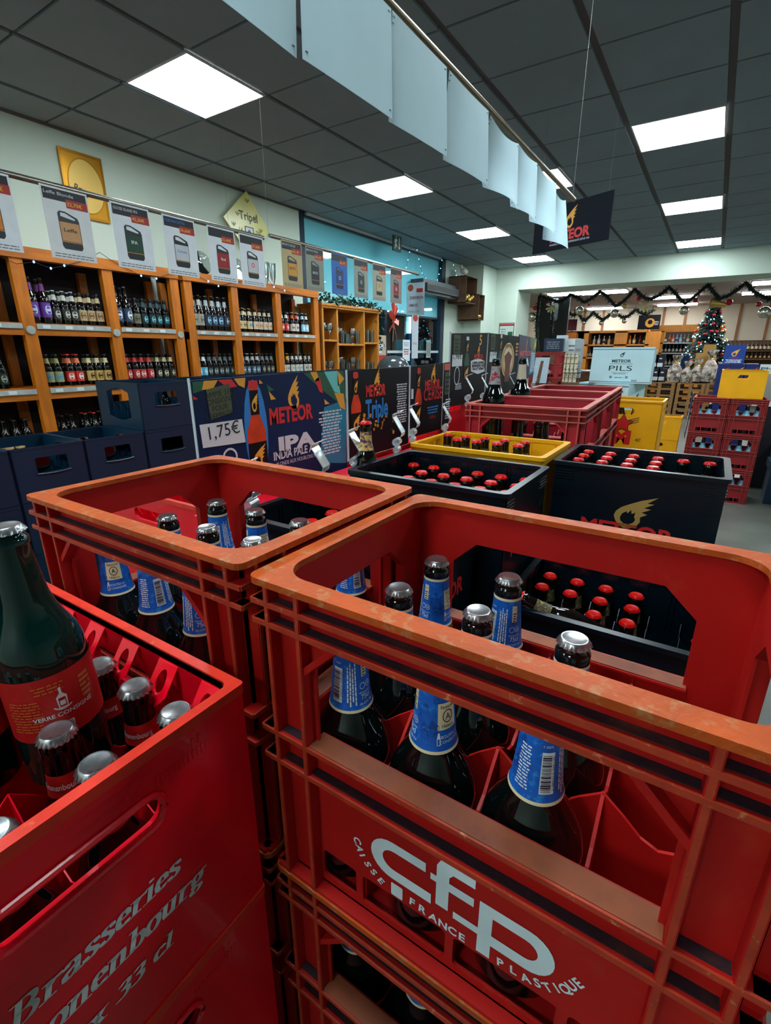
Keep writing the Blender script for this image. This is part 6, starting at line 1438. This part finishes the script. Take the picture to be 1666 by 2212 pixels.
a = onz(1480, 900, Z(-0.5)); s = Sheet('leaning_poster', (-0.165, 6.55, 0.62), (0.05, -1, 0), (0.02, 0, 1), [(0, 0), (0.42, 0), (0.42, 0.46), (0, 0.46)], mat('navy_poster', srgb(20, 34, 80), 0.4, wear=srgb(90, 40, 80), wscale=6, wlo=0.55, whi=0.7), 'navy printed poster board leaning on the side of the aisle stack', 'poster', t=0.006)
s.on('white_lettering', M_bwhite).lines(s.mp, .08, .05, .36, .3, 7, h=0.5); s.done()
for k in range(3): make('beer_crate', YE, (-0.41, 6.75, HY * k), 0, f'yellow crate on the floor beside the aisle stack, {["lowest", "middle", "highest"][k]}', 'crate', 'yellow crates')
make('beer_crate', KPL, (-0.42, 5.35, 0), 0, 'lone red crate on the floor in the aisle before the stack', 'crate', 'red crates behind the header boards')
make('beer_crate', KPL, (-0.42, 5.35, HK), 0, 'lone red crate standing on another one in the aisle', 'crate', 'red crates behind the header boards')
# ------------------------------------------------------------------ back room
M_pine = mat('pine_garland', srgb(20, 34, 26), 0.8, var=0.4, scale=40)
def garland(pts, r, label, n=30, rg=random.Random(4)):
    """bristly tinsel rope through the given points"""
    P = [Vector(p) for p in pts]; b = MB(); L_ = 0
    b.tube(P, r * 0.35, 6)
    for p, q in zip(P, P[1:]):
        m = max(2, int((q - p).length / (r * 0.55)))
        for k in range(m):
            c = p + (q - p) * (k / m)
            for j in range(7):
                a = rg.uniform(0, 2 * PI); d = Vector((rg.gauss(0, 1), rg.gauss(0, 1), rg.gauss(0, 1))).normalized() * r * rg.uniform(.8, 1.25); s_ = d.cross(Vector((rg.random(), rg.random(), 1))).normalized() * r * 0.16
                b.poly([c - s_, c + s_, c + d])
    o = put('garland', b, M_pine); tag(o, label, 'garland', 'pine garlands over the passage'); return o
def swag(pairs, Y, n=7):
    out = []
    for (x0, y0), (x1, y1), sag in pairs:
        for k in range(n):
            t = k / n; out.append((x0 + (x1 - x0) * t, y0 + (y1 - y0) * t + sag * 4 * t * (1 - t)))
    out.append(pairs[-1][1]); return [ony(px, py, Y) for px, py in out]
YG = 11.5
garland(swag([((1168, 640), (1205, 652), 0), ((1205, 652), (1232, 636), 4), ((1232, 636), (1262, 653), -2), ((1262, 653), (1296, 629), 3), ((1296, 629), (1330, 662), -3), ((1330, 662), (1372, 624), 4), ((1372, 624), (1402, 646), 4), ((1402, 646), (1446, 620), 5), ((1446, 620), (1480, 656), 0), ((1480, 656), (1530, 614), 2), ((1530, 614), (1556, 645), 3), ((1556, 645), (1612, 610), 5), ((1612, 610), (1640, 637), 3), ((1640, 637), (1690, 640), 8)], YG), 0.085, 'long pine garland zigzagging below the beam of the passage')
garland(swag([((1190, 665), (1203, 688), 0), ((1203, 688), (1222, 668), 3), ((1222, 668), (1245, 684), 2), ((1245, 668), (1262, 694), 2), ((1262, 694), (1282, 674), 2), ((1282, 674), (1304, 690), 3), ((1304, 690), (1325, 672), 2), ((1325, 672), (1350, 686), 3), ((1350, 686), (1374, 668), 2), ((1374, 668), (1395, 680), 2), ((1395, 680), (1412, 668), 1)], 15.2), 0.10, 'second pine garland swagged lower along the far wall')
garland(swag([((1166, 640), (1160, 700), 0), ((1160, 700), (1162, 760), 0)], YG + .05), 0.10, 'pine garland hanging straight down the passage jamb')
garland(swag([((1196, 660), (1192, 720), 0), ((1192, 720), (1188, 780), 0)], 12.6), 0.09, 'second straight pine garland beside the dark doorway')
for i, (px, py, d, m, Y, nm) in enumerate(((1149, 685, .20, M_silverb, YG, 'big silver bauble beside the passage jamb'), (1252, 671, .17, M_silverb, YG, 'big silver bauble on the first swag'), (1328, 677, .17, M_silverb, YG, 'big silver bauble on the second swag'), (1478, 671, .16, M_silverb, YG, 'big silver bauble left of the tree'), (1652, 675, .2, M_silverb, YG, 'big silver bauble at the frame edge'),
        (1156, 666, .09, M_redb, YG, 'red bauble on the wreath by the jamb'), (1183, 657, .08, M_redb, YG, 'red bauble beside the cream bow'), (1272, 658, .06, M_redb, YG, 'red bauble under the first swag'), (1380, 645, .08, M_redb, YG, 'red bauble beside the second bow'), (1503, 649, .08, M_redb, YG, 'red bauble left of the tree tip'), (1576, 653, .11, M_redb, YG, 'red bauble right of the tree tip'), (1640, 657, .09, M_redb, YG, 'red bauble under the last swag'),
        (1262, 697, .12, M_silverb, 15.2, 'small silver bauble under the lower garland, first'), (1299, 698, .12, M_silverb, 15.2, 'small silver bauble under the lower garland, second'), (1349, 694, .12, M_silverb, 15.2, 'small silver bauble under the lower garland, third'), (1204, 692, .1, M_silverb, 15.2, 'small silver bauble near the dark doorway'), (1211, 696, .1, M_silverb, 15.2, 'small silver bauble second from the dark doorway'), (1349, 661, .10, M_gold2, YG, 'gold bauble beside the second swag'))):
    bauble(ony(px, py, Y), d, m, nm)
b = MB(); p = ony(1555, 657, YG); b.lathe([(0.10, -0.14), (0.07, -0.08), (0.05, 0.02), (0.04, 0.1), (0, 0.12)], 14); b.xf(Matrix.Rotation(rd(100), 4, 'Y')); o = put('bell_ornament', b, M_gold2, smooth=True, loc=p); tag(o, 'golden bell ornament hanging right of the tree tip', 'ornament')
for px, py, nm in ((1192, 663, 'beside the jamb'), (1393, 660, 'on the middle of the garland')):
    p = ony(px, py, YG - 0.06); b = MB()
    for a in (-70, -35, 0, 35, 70, 180 - 60, 180 + 60): d = Vector((math.sin(rd(a)), 0, -math.cos(rd(a)))); n_ = Vector((d.z, 0, -d.x)); b.poly([(0, 0, 0), d * .11 + n_ * .022, d * .13 + Vector((0, -.02, 0)), d * .11 - n_ * .022])
    o = put('bow', b, mat('cream_ribbon', srgb(206, 200, 150), 0.5), loc=p); tag(o, f'cream ribbon bow {nm}', 'bow', 'cream bows')
# dark doorway panel at the left of the passage
a = ony(1166, 645, 12.9); c = ony(1215, 800, 12.9)
o = struct(put('door_2', MB().box(a.x, 12.9, 0, c.x, 12.98, a.z), mat('dark_door', srgb(20, 26, 28), 0.3))); put('door_window', MB().plate(plane_map((0, 12.895, 0), (1, 0, 0), (0, 0, 1)), rrect(ony(1188, 700, 12.9).x, ony(1188, 693, 12.9).z, ony(1203, 700, 12.9).x, ony(1188, 645, 12.9).z, 0.05, 3), t=0.004), mat('door_pane', srgb(140, 156, 160), 0.2), o)
# --- open shelf with spirit bottles
Y1 = 15.4
def box_px(mb, px0, py0, px1, py1, Y, d, ref=None):
    pm = (px0 + px1) / 2; a = ony(px0, py0, Y); c = ony(px1, py1, Y)
    if px1 - px0 > 20: a.z = ony(pm, py0, Y).z; c.z = ony(pm, py1, Y).z
    if ref: a = a - Vector(ref); c = c - Vector(ref)
    y = Y - (ref[1] if ref else 0)
    return mb.box(a.x, y, min(a.z, c.z), c.x, y + d, max(a.z, c.z))
e = empty('spirits_shelf', (0, Y1, 0), 0, 'light wooden shelf of spirit bottles behind the PILS carton', 'shelf')
ref = (0, Y1, 0)
for px in (1226, 1240, 1250, 1330, 1397): put('upright', box_px(MB(), px, 716, px + 4, 875, Y1, 0.4, ref), M_oak2, e)
put('top_board', box_px(MB(), 1226, 714, 1401, 719, Y1, 0.42, ref), M_oak2, e)
for py in (744, 772, 800): put('shelf_board', box_px(MB(), 1226, py, 1401, py + 3, Y1, 0.42, ref), M_oak2, e)
put('back_panel', box_px(MB(), 1226, 716, 1400, 875, Y1 + 0.4, 0.02, (0, Y1, 0)), M_dkback, e)
put('side_panel', box_px(MB(), 1214, 718, 1242, 760, Y1 - 0.02, 0.02, (0, Y1, 0)), M_oak, e)
spir = MB().lathe([(0.05, 0), (0.055, 0.01), (0.055, 0.18), (0.02, 0.22), (0.018, 0.30), (0.022, 0.30), (0.022, 0.33)], 10)
def spirit(px, py, Y, rgbc, label, group, s=1.0, capc=(40, 30, 26)):
    pref = 1313.5 if Y < 16 else 1457 if Y < 18 else 1617.5
    k = ('sp', rgbc)
    if k not in shb: shb[k] = spir.mesh('bottle', mat('spirit_%d_%d_%d' % rgbc, srgb(*rgbc), 0.12, var=0.1, coat=0.4), True)
    q = ony(px, py, Y); zf = ony(pref, py, Y - (0.12 if Y < 16 else 0.1)).z + 0.002; o = link('spirit_bottle', shb[k], None, (q.x, q.y, zf), scale=(s * 0.6, s * 0.6, s * 0.68)); tag(o, label, 'bottle', group)
    k = ('spl', capc)
    if k not in shb: shb[k] = MB().lathe([(0.0565, 0.05), (0.0565, 0.14)], 10).mesh('label', flat('splab_%d_%d_%d' % capc, capc), True)
    link('label', shb[k], o); return o
sc1 = [(196, 140, 90), (40, 34, 30), (200, 196, 180), (170, 172, 168), (206, 180, 130), (190, 170, 120), (170, 30, 40), (180, 110, 40), (206, 130, 40), (190, 120, 50), (150, 40, 30), (60, 44, 36)]
for k, px in enumerate((1258, 1268, 1280, 1290, 1301, 1312, 1336, 1348, 1357, 1366, 1378, 1388)):
    spirit(px + 3, 744, Y1 + 0.12, sc1[k], f'{NTH[k]} spirit bottle along the top board of the spirits shelf', 'spirit bottles on the spirits shelf', 1.0 if k % 3 else 1.15, capc=[(206, 200, 180), (30, 30, 30), (190, 150, 90)][k % 3])
for k in range(9): spirit(1232 + 6 * k, 772, Y1 + 0.12, (30, 28, 30), f'{NTH[k]} dark bottle on the second board of the spirits shelf', 'dark bottles on the spirits shelf', 1.0, (150, 140, 120))
# --- tall bottle shelf with plank pediment
Y2 = 17.6
e = empty('bottle_shelf', (0, Y2, 0), 0, 'wooden shelf with plank pediment and rows of coloured bottles left of the tree', 'shelf'); ref = (0, Y2, 0)
put('pediment', box_px(MB(), 1406, 702, 1512, 717, Y2, 0.08, ref), M_oak2, e)
for px in (1404, 1500): put('upright', box_px(MB(), px, 716, px + 5, 880, Y2, 0.4, ref), M_oak2, e)
for py in (740, 762, 790): put('shelf_board', box_px(MB(), 1404, py, 1510, py + 2.5, Y2, 0.4, ref), M_strip, e)
put('back_panel', box_px(MB(), 1404, 716, 1508, 880, Y2 + 0.38, 0.02, (0, Y2, 0)), M_dkback, e)
cl = [(40, 44, 46), (40, 44, 46), (30, 90, 60), (30, 90, 60), (220, 90, 50), (220, 90, 50), (110, 170, 220), (110, 170, 220), (120, 124, 100), (120, 124, 100), (60, 64, 60)]
for k, px in enumerate(range(1413, 1500, 8)): spirit(px, 740, Y2 + 0.1, cl[k % 11], f'{NTH[k]} coloured bottle on the upper board of the pedimented shelf', 'bottles on the upper pedimented board', 1.05, (206, 200, 190) if k % 2 else (60, 60, 60))
for row, py in ((0, 762), (1, 790)):
    for k, px in enumerate(range(1413, 1500, 8)): spirit(px, py, Y2 + 0.1, (26, 26, 28), f'{NTH[k]} dark wine bottle on the {["second", "third"][row]} board of the pedimented shelf', f'dark bottles on the {["second", "third"][row]} pedimented board', 1.05, (150, 150, 140))
# --- long low shelf at the far wall
Y3 = 18.2
e = empty('long_shelf', (0, Y3, 0), 0, 'long low wall shelf of bottles right of the tree', 'shelf'); ref = (0, Y3, 0)
for py in (757, 775, 800): put('shelf_board', box_px(MB(), 1545, py, 1690, py + 2.2, Y3, 0.4, ref), M_oldwood, e)
put('back_panel', box_px(MB(), 1545, 735, 1690, 880, Y3 + 0.38, 0.02, (0, Y3, 0)), mat('mid_brown', srgb(96, 66, 44), 0.7, var=0.2), e)
for k in range(13): spirit(1552 + 9 * k, 757, Y3 + 0.1, (34, 34, 32), f'{NTH[k]} dark bottle with pale label on the long far shelf', 'dark bottles on the long far shelf', 1.15, (206, 190, 150))
for k in range(12): spirit(1556 + 9.5 * k, 775, Y3 + 0.1, (60, 44, 40), f'{NTH[k]} brown bottle on the middle board of the long far shelf', 'brown bottles on the long far shelf', 0.8, (206, 150, 70))
# --- Christmas tree
p0 = ony(1518, 800, 15.9); H_ = ony(1518, 640, 15.9).z - p0.z
b = MB(); rg = random.Random(9)
for k in range(1500):
    t = rg.random() ** 0.75; z = H_ * (1 - t); R_ = 0.68 * t * (0.8 + 0.2 * math.sin(t * 40)); a = rg.uniform(0, 2 * PI); rr = R_ * math.sqrt(rg.uniform(.2, 1))
    c = Vector((rr * math.cos(a), rr * math.sin(a), z)); d = Vector((math.cos(a), math.sin(a), -.5)).normalized() * rg.uniform(.08, .15); s_ = Vector((-math.sin(a), math.cos(a), rg.uniform(-.3, .3))) * 0.035
    b.poly([c - s_, c + s_, c + d]); b.poly([c - s_ * .6 + Vector((0, 0, .03)), c + d * .9 + Vector((0, 0, .03)), c + s_ * .6])
e = empty('christmas_tree', p0, 0, 'dark Christmas tree with cyan lights and red baubles in the back room', 'christmas tree')
put('foliage', b, mat('fir', srgb(14, 40, 40), 0.7, var=0.4, scale=20), e)['kind'] = 'stuff'
put('trunk', MB().lathe([(0.05, -(p0.z - 0.55)), (0.045, 0.1), (0.01, H_ * .9)], 8), M_oldwood, e)
for k in range(70):
    t = rg.random() ** 0.7; a = rg.uniform(PI, 2 * PI); link('light_bulb', bulb_c, e, (0.70 * t * math.cos(a), 0.70 * t * math.sin(a), H_ * (1 - t)), scale=(1.9, 1.7, 1.7))
shb['tb'] = ball.mesh('tree_bauble', M_redb, True); shb['tg'] = ball.mesh('tree_bauble', M_gold2, True)
for k in range(26):
    t = rg.uniform(.15, 1); a = rg.uniform(PI, 2 * PI); link('tree_bauble', shb['tb' if k % 4 else 'tg'], e, (0.70 * t * math.cos(a), 0.70 * t * math.sin(a), H_ * (1 - t)), scale=(.08, .07, .07))
put('tip', MB().lathe([(0.03, 0), (0.035, 0.06), (0.006, 0.14), (0.0, 0.3)], 8), M_bulbc, e, loc=(0, 0, H_ - 0.02))
# --- pallets and gift baskets
YPa = 14.2
xa = ony(1390, 850, YPa).x; xb = ony(1458, 850, YPa).x; xc_ = ony(1520, 850, YPa).x; xd_ = ony(1580, 850, YPa).x
hp = (ony(1420, 826, YPa).z) / 5
for si, (x0, x1) in enumerate(((xa, xb - .02), (xb + .02, xc_), (xc_ + .03, xd_))):
    for k in range(5): pallet((x0 + x1) / 2, YPa + 0.4, hp * k, hp * (k + 1), x1 - x0, 0.8, f'wooden pallet, {["lowest", "second lowest", "middle", "second highest", "highest"][k]} of the {["first", "second", "third"][si]} pallet stack under the gift baskets', 'pallets under the gift baskets')
M_cello = mat('cellophane', srgb(206, 200, 190), 0.12, var=0.3, scale=14, spec=0.8, wear=srgb(90, 66, 40), wscale=9, wlo=0.46, whi=0.6, bump=0.9, bscale=18)
for i, (px, py, w_, h_) in enumerate(((1455, 824, 0.30, 0.62), (1480, 826, 0.26, 0.50), (1502, 824, 0.26, 0.52), (1528, 824, 0.34, 0.72), (1552, 832, 0.24, 0.5), (1366, 822, 0.3, 0.5))):
    q = ony(px, py, YPa + 0.12 if px > 1400 else YPa - 0.1); b = MB(); rg = random.Random(i)
    prof = [(w_ * .40, 0), (w_ * .52, h_ * .2), (w_ * .5, h_ * .45), (w_ * .22, h_ * .66), (w_ * .12, h_ * .72), (w_ * .3, h_ * .9), (w_ * .36, h_)]
    b.lathe(prof, 18, mod=lambda k, z, r=rg: 1 + r.uniform(-.14, .14) * (2.2 if z > h_ * .8 else 1))
    o = put('gift_basket', b, M_cello, loc=(q.x, q.y, max(q.z, 5 * hp) if px > 1400 else q.z)); tag(o, f'cellophane-wrapped gift basket on the pallets, {["first from the bottle crates", "second from the bottle crates", "third from the bottle crates", "big one below the tree", "last beside the navy cartons", "left of the pallets by the PILS carton"][i]}', 'gift basket', 'cellophane gift baskets')
    put('ribbon', MB().tube([(w_ * .135 * math.cos(2 * PI * k / 12), w_ * .135 * math.sin(2 * PI * k / 12), h_ * .71) for k in range(12)], 0.02, 6, closed=True), M_gold2, o)
    if px < 1400: put('stand', MB().box(-.2, -.2, -q.z, .2, .2, 0), M_oldwood, o)
for i, (px, py) in enumerate(((1412, 822), (1425, 822), (1436, 822), (1418, 800), (1430, 800))):
    q = ony(px, py, YPa + 0.15); z = 5 * hp + (0.0 if i < 3 else 0.36)
    o = put('bottle_carton', MB().box(-.09, 0, 0, .09, .2, .33), mat('dark_carton', srgb(18, 26, 40), 0.4), loc=(ony(1400 + 14 * (i % 3) + (6 if i > 2 else 0), 822, YPa + .15).x, YPa + 0.15, z + (0 if i < 3 else -.03))); tag(o, f'dark gift carton with pale labels beside the gift baskets, {["first", "second", "third", "upper first", "upper second"][i]}', 'carton', 'dark gift cartons')
    t_ = MB(); mp = plane_map((0, 0, 0), (1, 0, 0), (0, 0, 1)); t_.rect(mp, -.06, .04, .06, .13); t_.rect(mp, -.03, .22, .03, .25); put('label', t_, M_bwhite, o)
for i, (px0, py0, px1, py1, m, lab) in enumerate(((1522, 744, 1544, 768, M_gold, 'square gold box standing high behind the gift baskets'), (1505, 762, 1542, 800, M_gold, 'larger gold box among the gift baskets'), (1474, 768, 1484, 800, M_bnavy, 'narrow navy box with white frame among the gift baskets'))):
    Y = YPa + 0.35 + (0.3 if i == 0 else 0); a = ony(px0, py0, Y); c = ony(px1, py1, Y)
    o = put('gift_box', MB().box(0, 0, 0, c.x - a.x, .25, a.z - c.z), m, loc=(a.x, Y, c.z)); tag(o, lab, 'gift box', 'gift boxes')
    put('stand', MB().box(.02, .02, -(c.z - 5 * hp), c.x - a.x - .02, .2, 0), M_oldwood, o)
# --- navy cartons, comet poster and the leaflet board near the aisle
Y4 = 8.2
for i, (px0, px1) in enumerate(((1552, 1578), (1579, 1612), (1613, 1642))):
    a = ony(px0, 786, Y4); c = ony(px1, 830, Y4)
    o = put('beer_carton', MB().box(0.004, 0, -c.z, ony(px1, 786, Y4).x - a.x - 0.004, .3, a.z - c.z), mat('navy_carton', srgb(18, 34, 96), 0.4, var=0.1), loc=(a.x, Y4, c.z)); tag(o, f'navy beer carton behind the yellow crate, {["first", "second with comet emblem", "third"][i]}', 'carton', 'navy cartons')
    t_ = MB(); mp = plane_map((0, 0, 0), (1, 0, 0), (0, 0, 1)); W_ = c.x - a.x; Hh = a.z - c.z
    comet(t_, mp, W_ * .5, Hh * .6, Hh * .5, W_ * .4); put('comet_print', t_, M_flame if i == 1 else M_bred, o)
a = ony(1569, 746, Y4 + .1); c = ony(1606, 787, Y4 + .1); W_, Hh = c.x - a.x, a.z - c.z
s = Sheet('comet_poster', (a.x, Y4 + .1, ony(1569, 786, Y4).z + .001), (1, 0, 0), (0, 0, 1), [(0, 0), (W_, 0), (W_, Hh), (0, Hh)], mat('comet_blue', srgb(24, 60, 140), 0.4, wear=srgb(200, 220, 236), wscale=9, wlo=0.62, whi=0.7), 'blue poster card with gold comet standing on the navy cartons', 'poster', t=0.01)
comet(s.on('comet_print', M_flame), s.mp, W_ * .5, Hh * .58, Hh * .4, W_ * .4); s.on('red_lettering', M_bred).lines(s.mp, W_ * .25, Hh * .3, W_ * .75, Hh * .36, 1); s.on('white_lettering', M_bwhite).lines(s.mp, W_ * .1, Hh * .05, W_ * .9, Hh * .25, 3, h=.6); s.done()
Y5 = 6.9
a = ony(1644, 787, Y5); c = ony(1700, 880, Y5); W_, Hh = c.x - a.x, a.z - c.z
s = Sheet('product_board', (a.x, Y5, c.z), (1, 0, 0), (0, 0, 1), [(0, 0), (W_, 0), (W_, Hh), (0, Hh)], mat('product_board', srgb(150, 150, 146), 0.5, wear=srgb(190, 120, 60), wscale=4, wlo=0.55, whi=0.7), 'tall product board with blue PHILIPS lettering at the frame edge', 'sign', t=0.02)
s.on('pale_panel', M_paper).rect(s.mp, 0, Hh * .78, W_, Hh, e=0.0004); s.on('blue_lettering', mat('teal_ink', srgb(16, 110, 150), 0.4)).text(s.mp, 'PHILIPS', W_ * .03, Hh * .86, Hh * .075, width=W_ * .92, bold=0.03, e=0.001); s.on('pale_panel', M_paper).rect(s.mp, 0, 0, W_, Hh * .12, e=0.0005); s.done()
put('easel', MB().box(0.05, 0.02, -c.z, W_, .1, 0), M_pblack, s.obj)
# --- boxes at the lower right edge
M_bin = mat('blue_bin', srgb(28, 90, 140), 0.4, var=0.1)
o = put('storage_bin', MB().box(.70, 6.6, 0, 1.25, 7.0, .55).box(.74, 6.58, .1, 1.2, 6.6, .45), M_bin); tag(o, 'blue plastic storage bin on the floor right of the aisle stack', 'bin')
for k in range(3):
    o = put('can_carton', MB().box(0, 0, 0, .42, .3, .16), mat('can_wrap', srgb(120, 160, 180), 0.3, wear=srgb(40, 60, 80), wscale=30, wlo=.5, whi=.56), loc=(.80, 5.75, .1 + .165 * k)); tag(o, f'shrink-wrapped can tray at the lower frame edge, {["bottom", "middle", "top"][k]}', 'can tray', 'can trays')
    t_ = MB(); mp = plane_map((0, 0, 0), (1, 0, 0), (0, 0, 1))
    for j in range(5): t_.plate(mp, rrect(.015 + .08 * j, .06, .075 + .08 * j, .13, .006, 2), [rrect(.025 + .08 * j, .07, .065 + .08 * j, .12, .004, 2)], t=0, e=.0006)
    put('white_print', t_, M_bwhite, o)
pallet(1.0, 5.9, 0, .1, .5, .45, 'low pallet under the can trays at the frame edge')
o = put('navy_case', MB().box(.66, 6.2, 0, 1.3, 6.5, .42).box(.64, 6.19, .36, 1.32, 6.51, .44), M_navy); tag(o, 'dark navy case on the floor behind the can trays', 'case')
# --- left display beside the passage
Y6 = 7.2
for k in range(3):
    q = ony(1176, 758 + 0, Y6); make('beer_crate', CFPS, (q.x, Y6 + .2, Z(0.0) - HC * (k + 1)), 0, f'crimson crate in the stack beyond the angled IPA board, {["top", "middle", "bottom"][k]}', 'crate', 'crimson crates beyond the boards')
pallet(q.x, Y6 + .2, 0, Z(0) - HC * 3, LC, WC, 'pallet under the crimson stack beyond the boards', 'pallets under the crate stacks')
a = ony(1155, 772, Y6 - .05); c = ony(1180, 828, Y6 - .05)
s = Sheet('leaning_poster', (a.x, Y6 - .05, c.z), (1, 0, 0), (.05, 0, 1), [(0, 0), (c.x - a.x, 0), (c.x - a.x, a.z - c.z), (0, a.z - c.z)], flat('pale_poster', (170, 186, 196)), 'pale poster with brown streak leaning on the crimson stack', 'poster', t=.006); s.on('brown_print', M_oldwood).plate(s.mp, [(.05, 0), (.1, 0), (.12, .3), (.08, .3)], t=0, e=.0006); s.done(); put('stand', MB().box(.02, .02, -c.z, .1, .06, 0), M_oldwood, s.obj)
a = ony(1197, 750, 9.2); c = ony(1226, 800, 9.2); W_, Hh = c.x - a.x, a.z - c.z
o = put('display_stand', MB().plate(plane_map((0, 0, 0), (1, 0, 0), (0, 0, 1)), [(0, -c.z), (W_, -c.z), (W_, Hh * .8)] + [(W_ * (.7 + .3 * math.cos(t)), Hh * (.8 + .2 * math.sin(t))) for t in (0.4, .8, 1.2, 1.57)] + [(0, Hh)], t=.4), M_oak, loc=(a.x, 9.2, c.z)); tag(o, 'tan wooden display stand with rounded corner beyond the boards', 'display stand')
b_ = MB(); q = ony(1222, 826, 8.4)
M_birch = mat('birch_bark', srgb(206, 196, 170), 0.8, wear=srgb(50, 40, 30), wscale=14, wlo=.5, whi=.6, stretch=(1, 1, 3))
for k in range(11):
    lg = MB().lathe([(.028, 0), (.026, .45)], 8); o = put('birch_log', lg, M_birch, smooth=True, loc=(q.x - .17 + .06 * (k % 6) + .03 * (k > 5), 8.4 + .07 * (k > 5), q.z)); tag(o, f'{NTH[k % 6]} upright birch log in the {"front" if k < 6 else "rear"} of the bundle', 'log', 'birch logs in the bundle')
o = put('log_stand', MB().box(q.x - .25, 8.3, 0, q.x + .2, 8.6, q.z), M_oldwood); tag(o, 'dark wooden block under the birch log bundle', 'stand')
o = put('wire_band', MB().tube([(q.x - .21, 8.35, q.z + .15), (q.x + .21, 8.35, q.z + .15), (q.x + .21, 8.52, q.z + .15), (q.x - .21, 8.52, q.z + .15)], .006, 5, closed=True), M_wire); tag(o, 'wire band tied around the birch log bundle', 'wire')
for i, (px, py, w_, h_, rgbc, lab) in enumerate(((1236, 760, .2, .42, (206, 214, 214), 'white price leaflet standing beside the tan display stand'), (1195, 745, .3, .2, (24, 36, 60), 'navy gift box on the tan display stand'), (1212, 742, .16, .26, (190, 200, 206), 'pale gift box on the tan display stand'), (1247, 775, .12, .6, (150, 156, 160), 'grey upright roll beside the price leaflet'))):
    q = ony(px, py, 8.95 - .22 * (i % 2) - .1 * (i > 1)); o = put('display_item', MB().box(-w_ / 2, 0, -h_ / 2, w_ / 2, .12, h_ / 2), flat('disp_%d' % i, rgbc), loc=q); tag(o, lab, 'display item', 'items by the tan stand')
    t_ = MB(); t_.lines(plane_map((0, 0, 0), (1, 0, 0), (0, 0, 1)), -w_ * .35, -h_ * .3, w_ * .35, h_ * .35, 4); put('print', t_, M_pgrey, o)
    put('support', MB().box(-.04, .03, -q.z, .04, .1, -h_ / 2), M_oldwood, o)
# wall posters of the back room
for px0, py0, px1, py1, Y, m, lab in ((1381, 681, 1424, 711, 16.5, M_bblack, 'black poster with orange glass picture on the far wall'), (1228, 690, 1245, 714, 16.0, mat('maroon_poster', srgb(90, 26, 40), .5, var=.3, scale=8), 'maroon poster above the spirits shelf')):
    a = ony(px0, py0, Y); c = ony(px1, py1, Y); W_, Hh = c.x - a.x, a.z - c.z
    s = Sheet('wall_poster', (a.x, Y, c.z), (1, 0, 0), (0, 0, 1), [(0, 0), (W_, 0), (W_, Hh), (0, Hh)], m, lab, 'poster', t=.02)
    if px0 > 1300: s.on('orange_print', M_borange).plate(s.mp, circ(W_ * .55, Hh * .45, Hh * .32, 16), [circ(W_ * .55, Hh * .5, Hh * .16, 12)], t=0, e=.001); s.on('white_lettering', M_bwhite).lines(s.mp, W_ * .75, Hh * .3, W_ * .95, Hh * .6, 3)
    s.done(); put('post', MB().box(W_ * .45, .02, -c.z, W_ * .55, .06, 0), M_oldwood, s.obj)
o = put('silver_tray', MB().box(*(lambda a: (a.x, 9.6, a.z - .02, a.x + .9, 10.0, a.z))(ony(1232, 800, 9.6))), M_strip); tag(o, 'metal display counter top behind the crimson crates', 'counter'); a = ony(1232, 800, 9.6); put('counter_base', MB().box(a.x + .03, 9.62, 0, a.x + .87, 9.98, a.z - .02), M_oldwood, o)
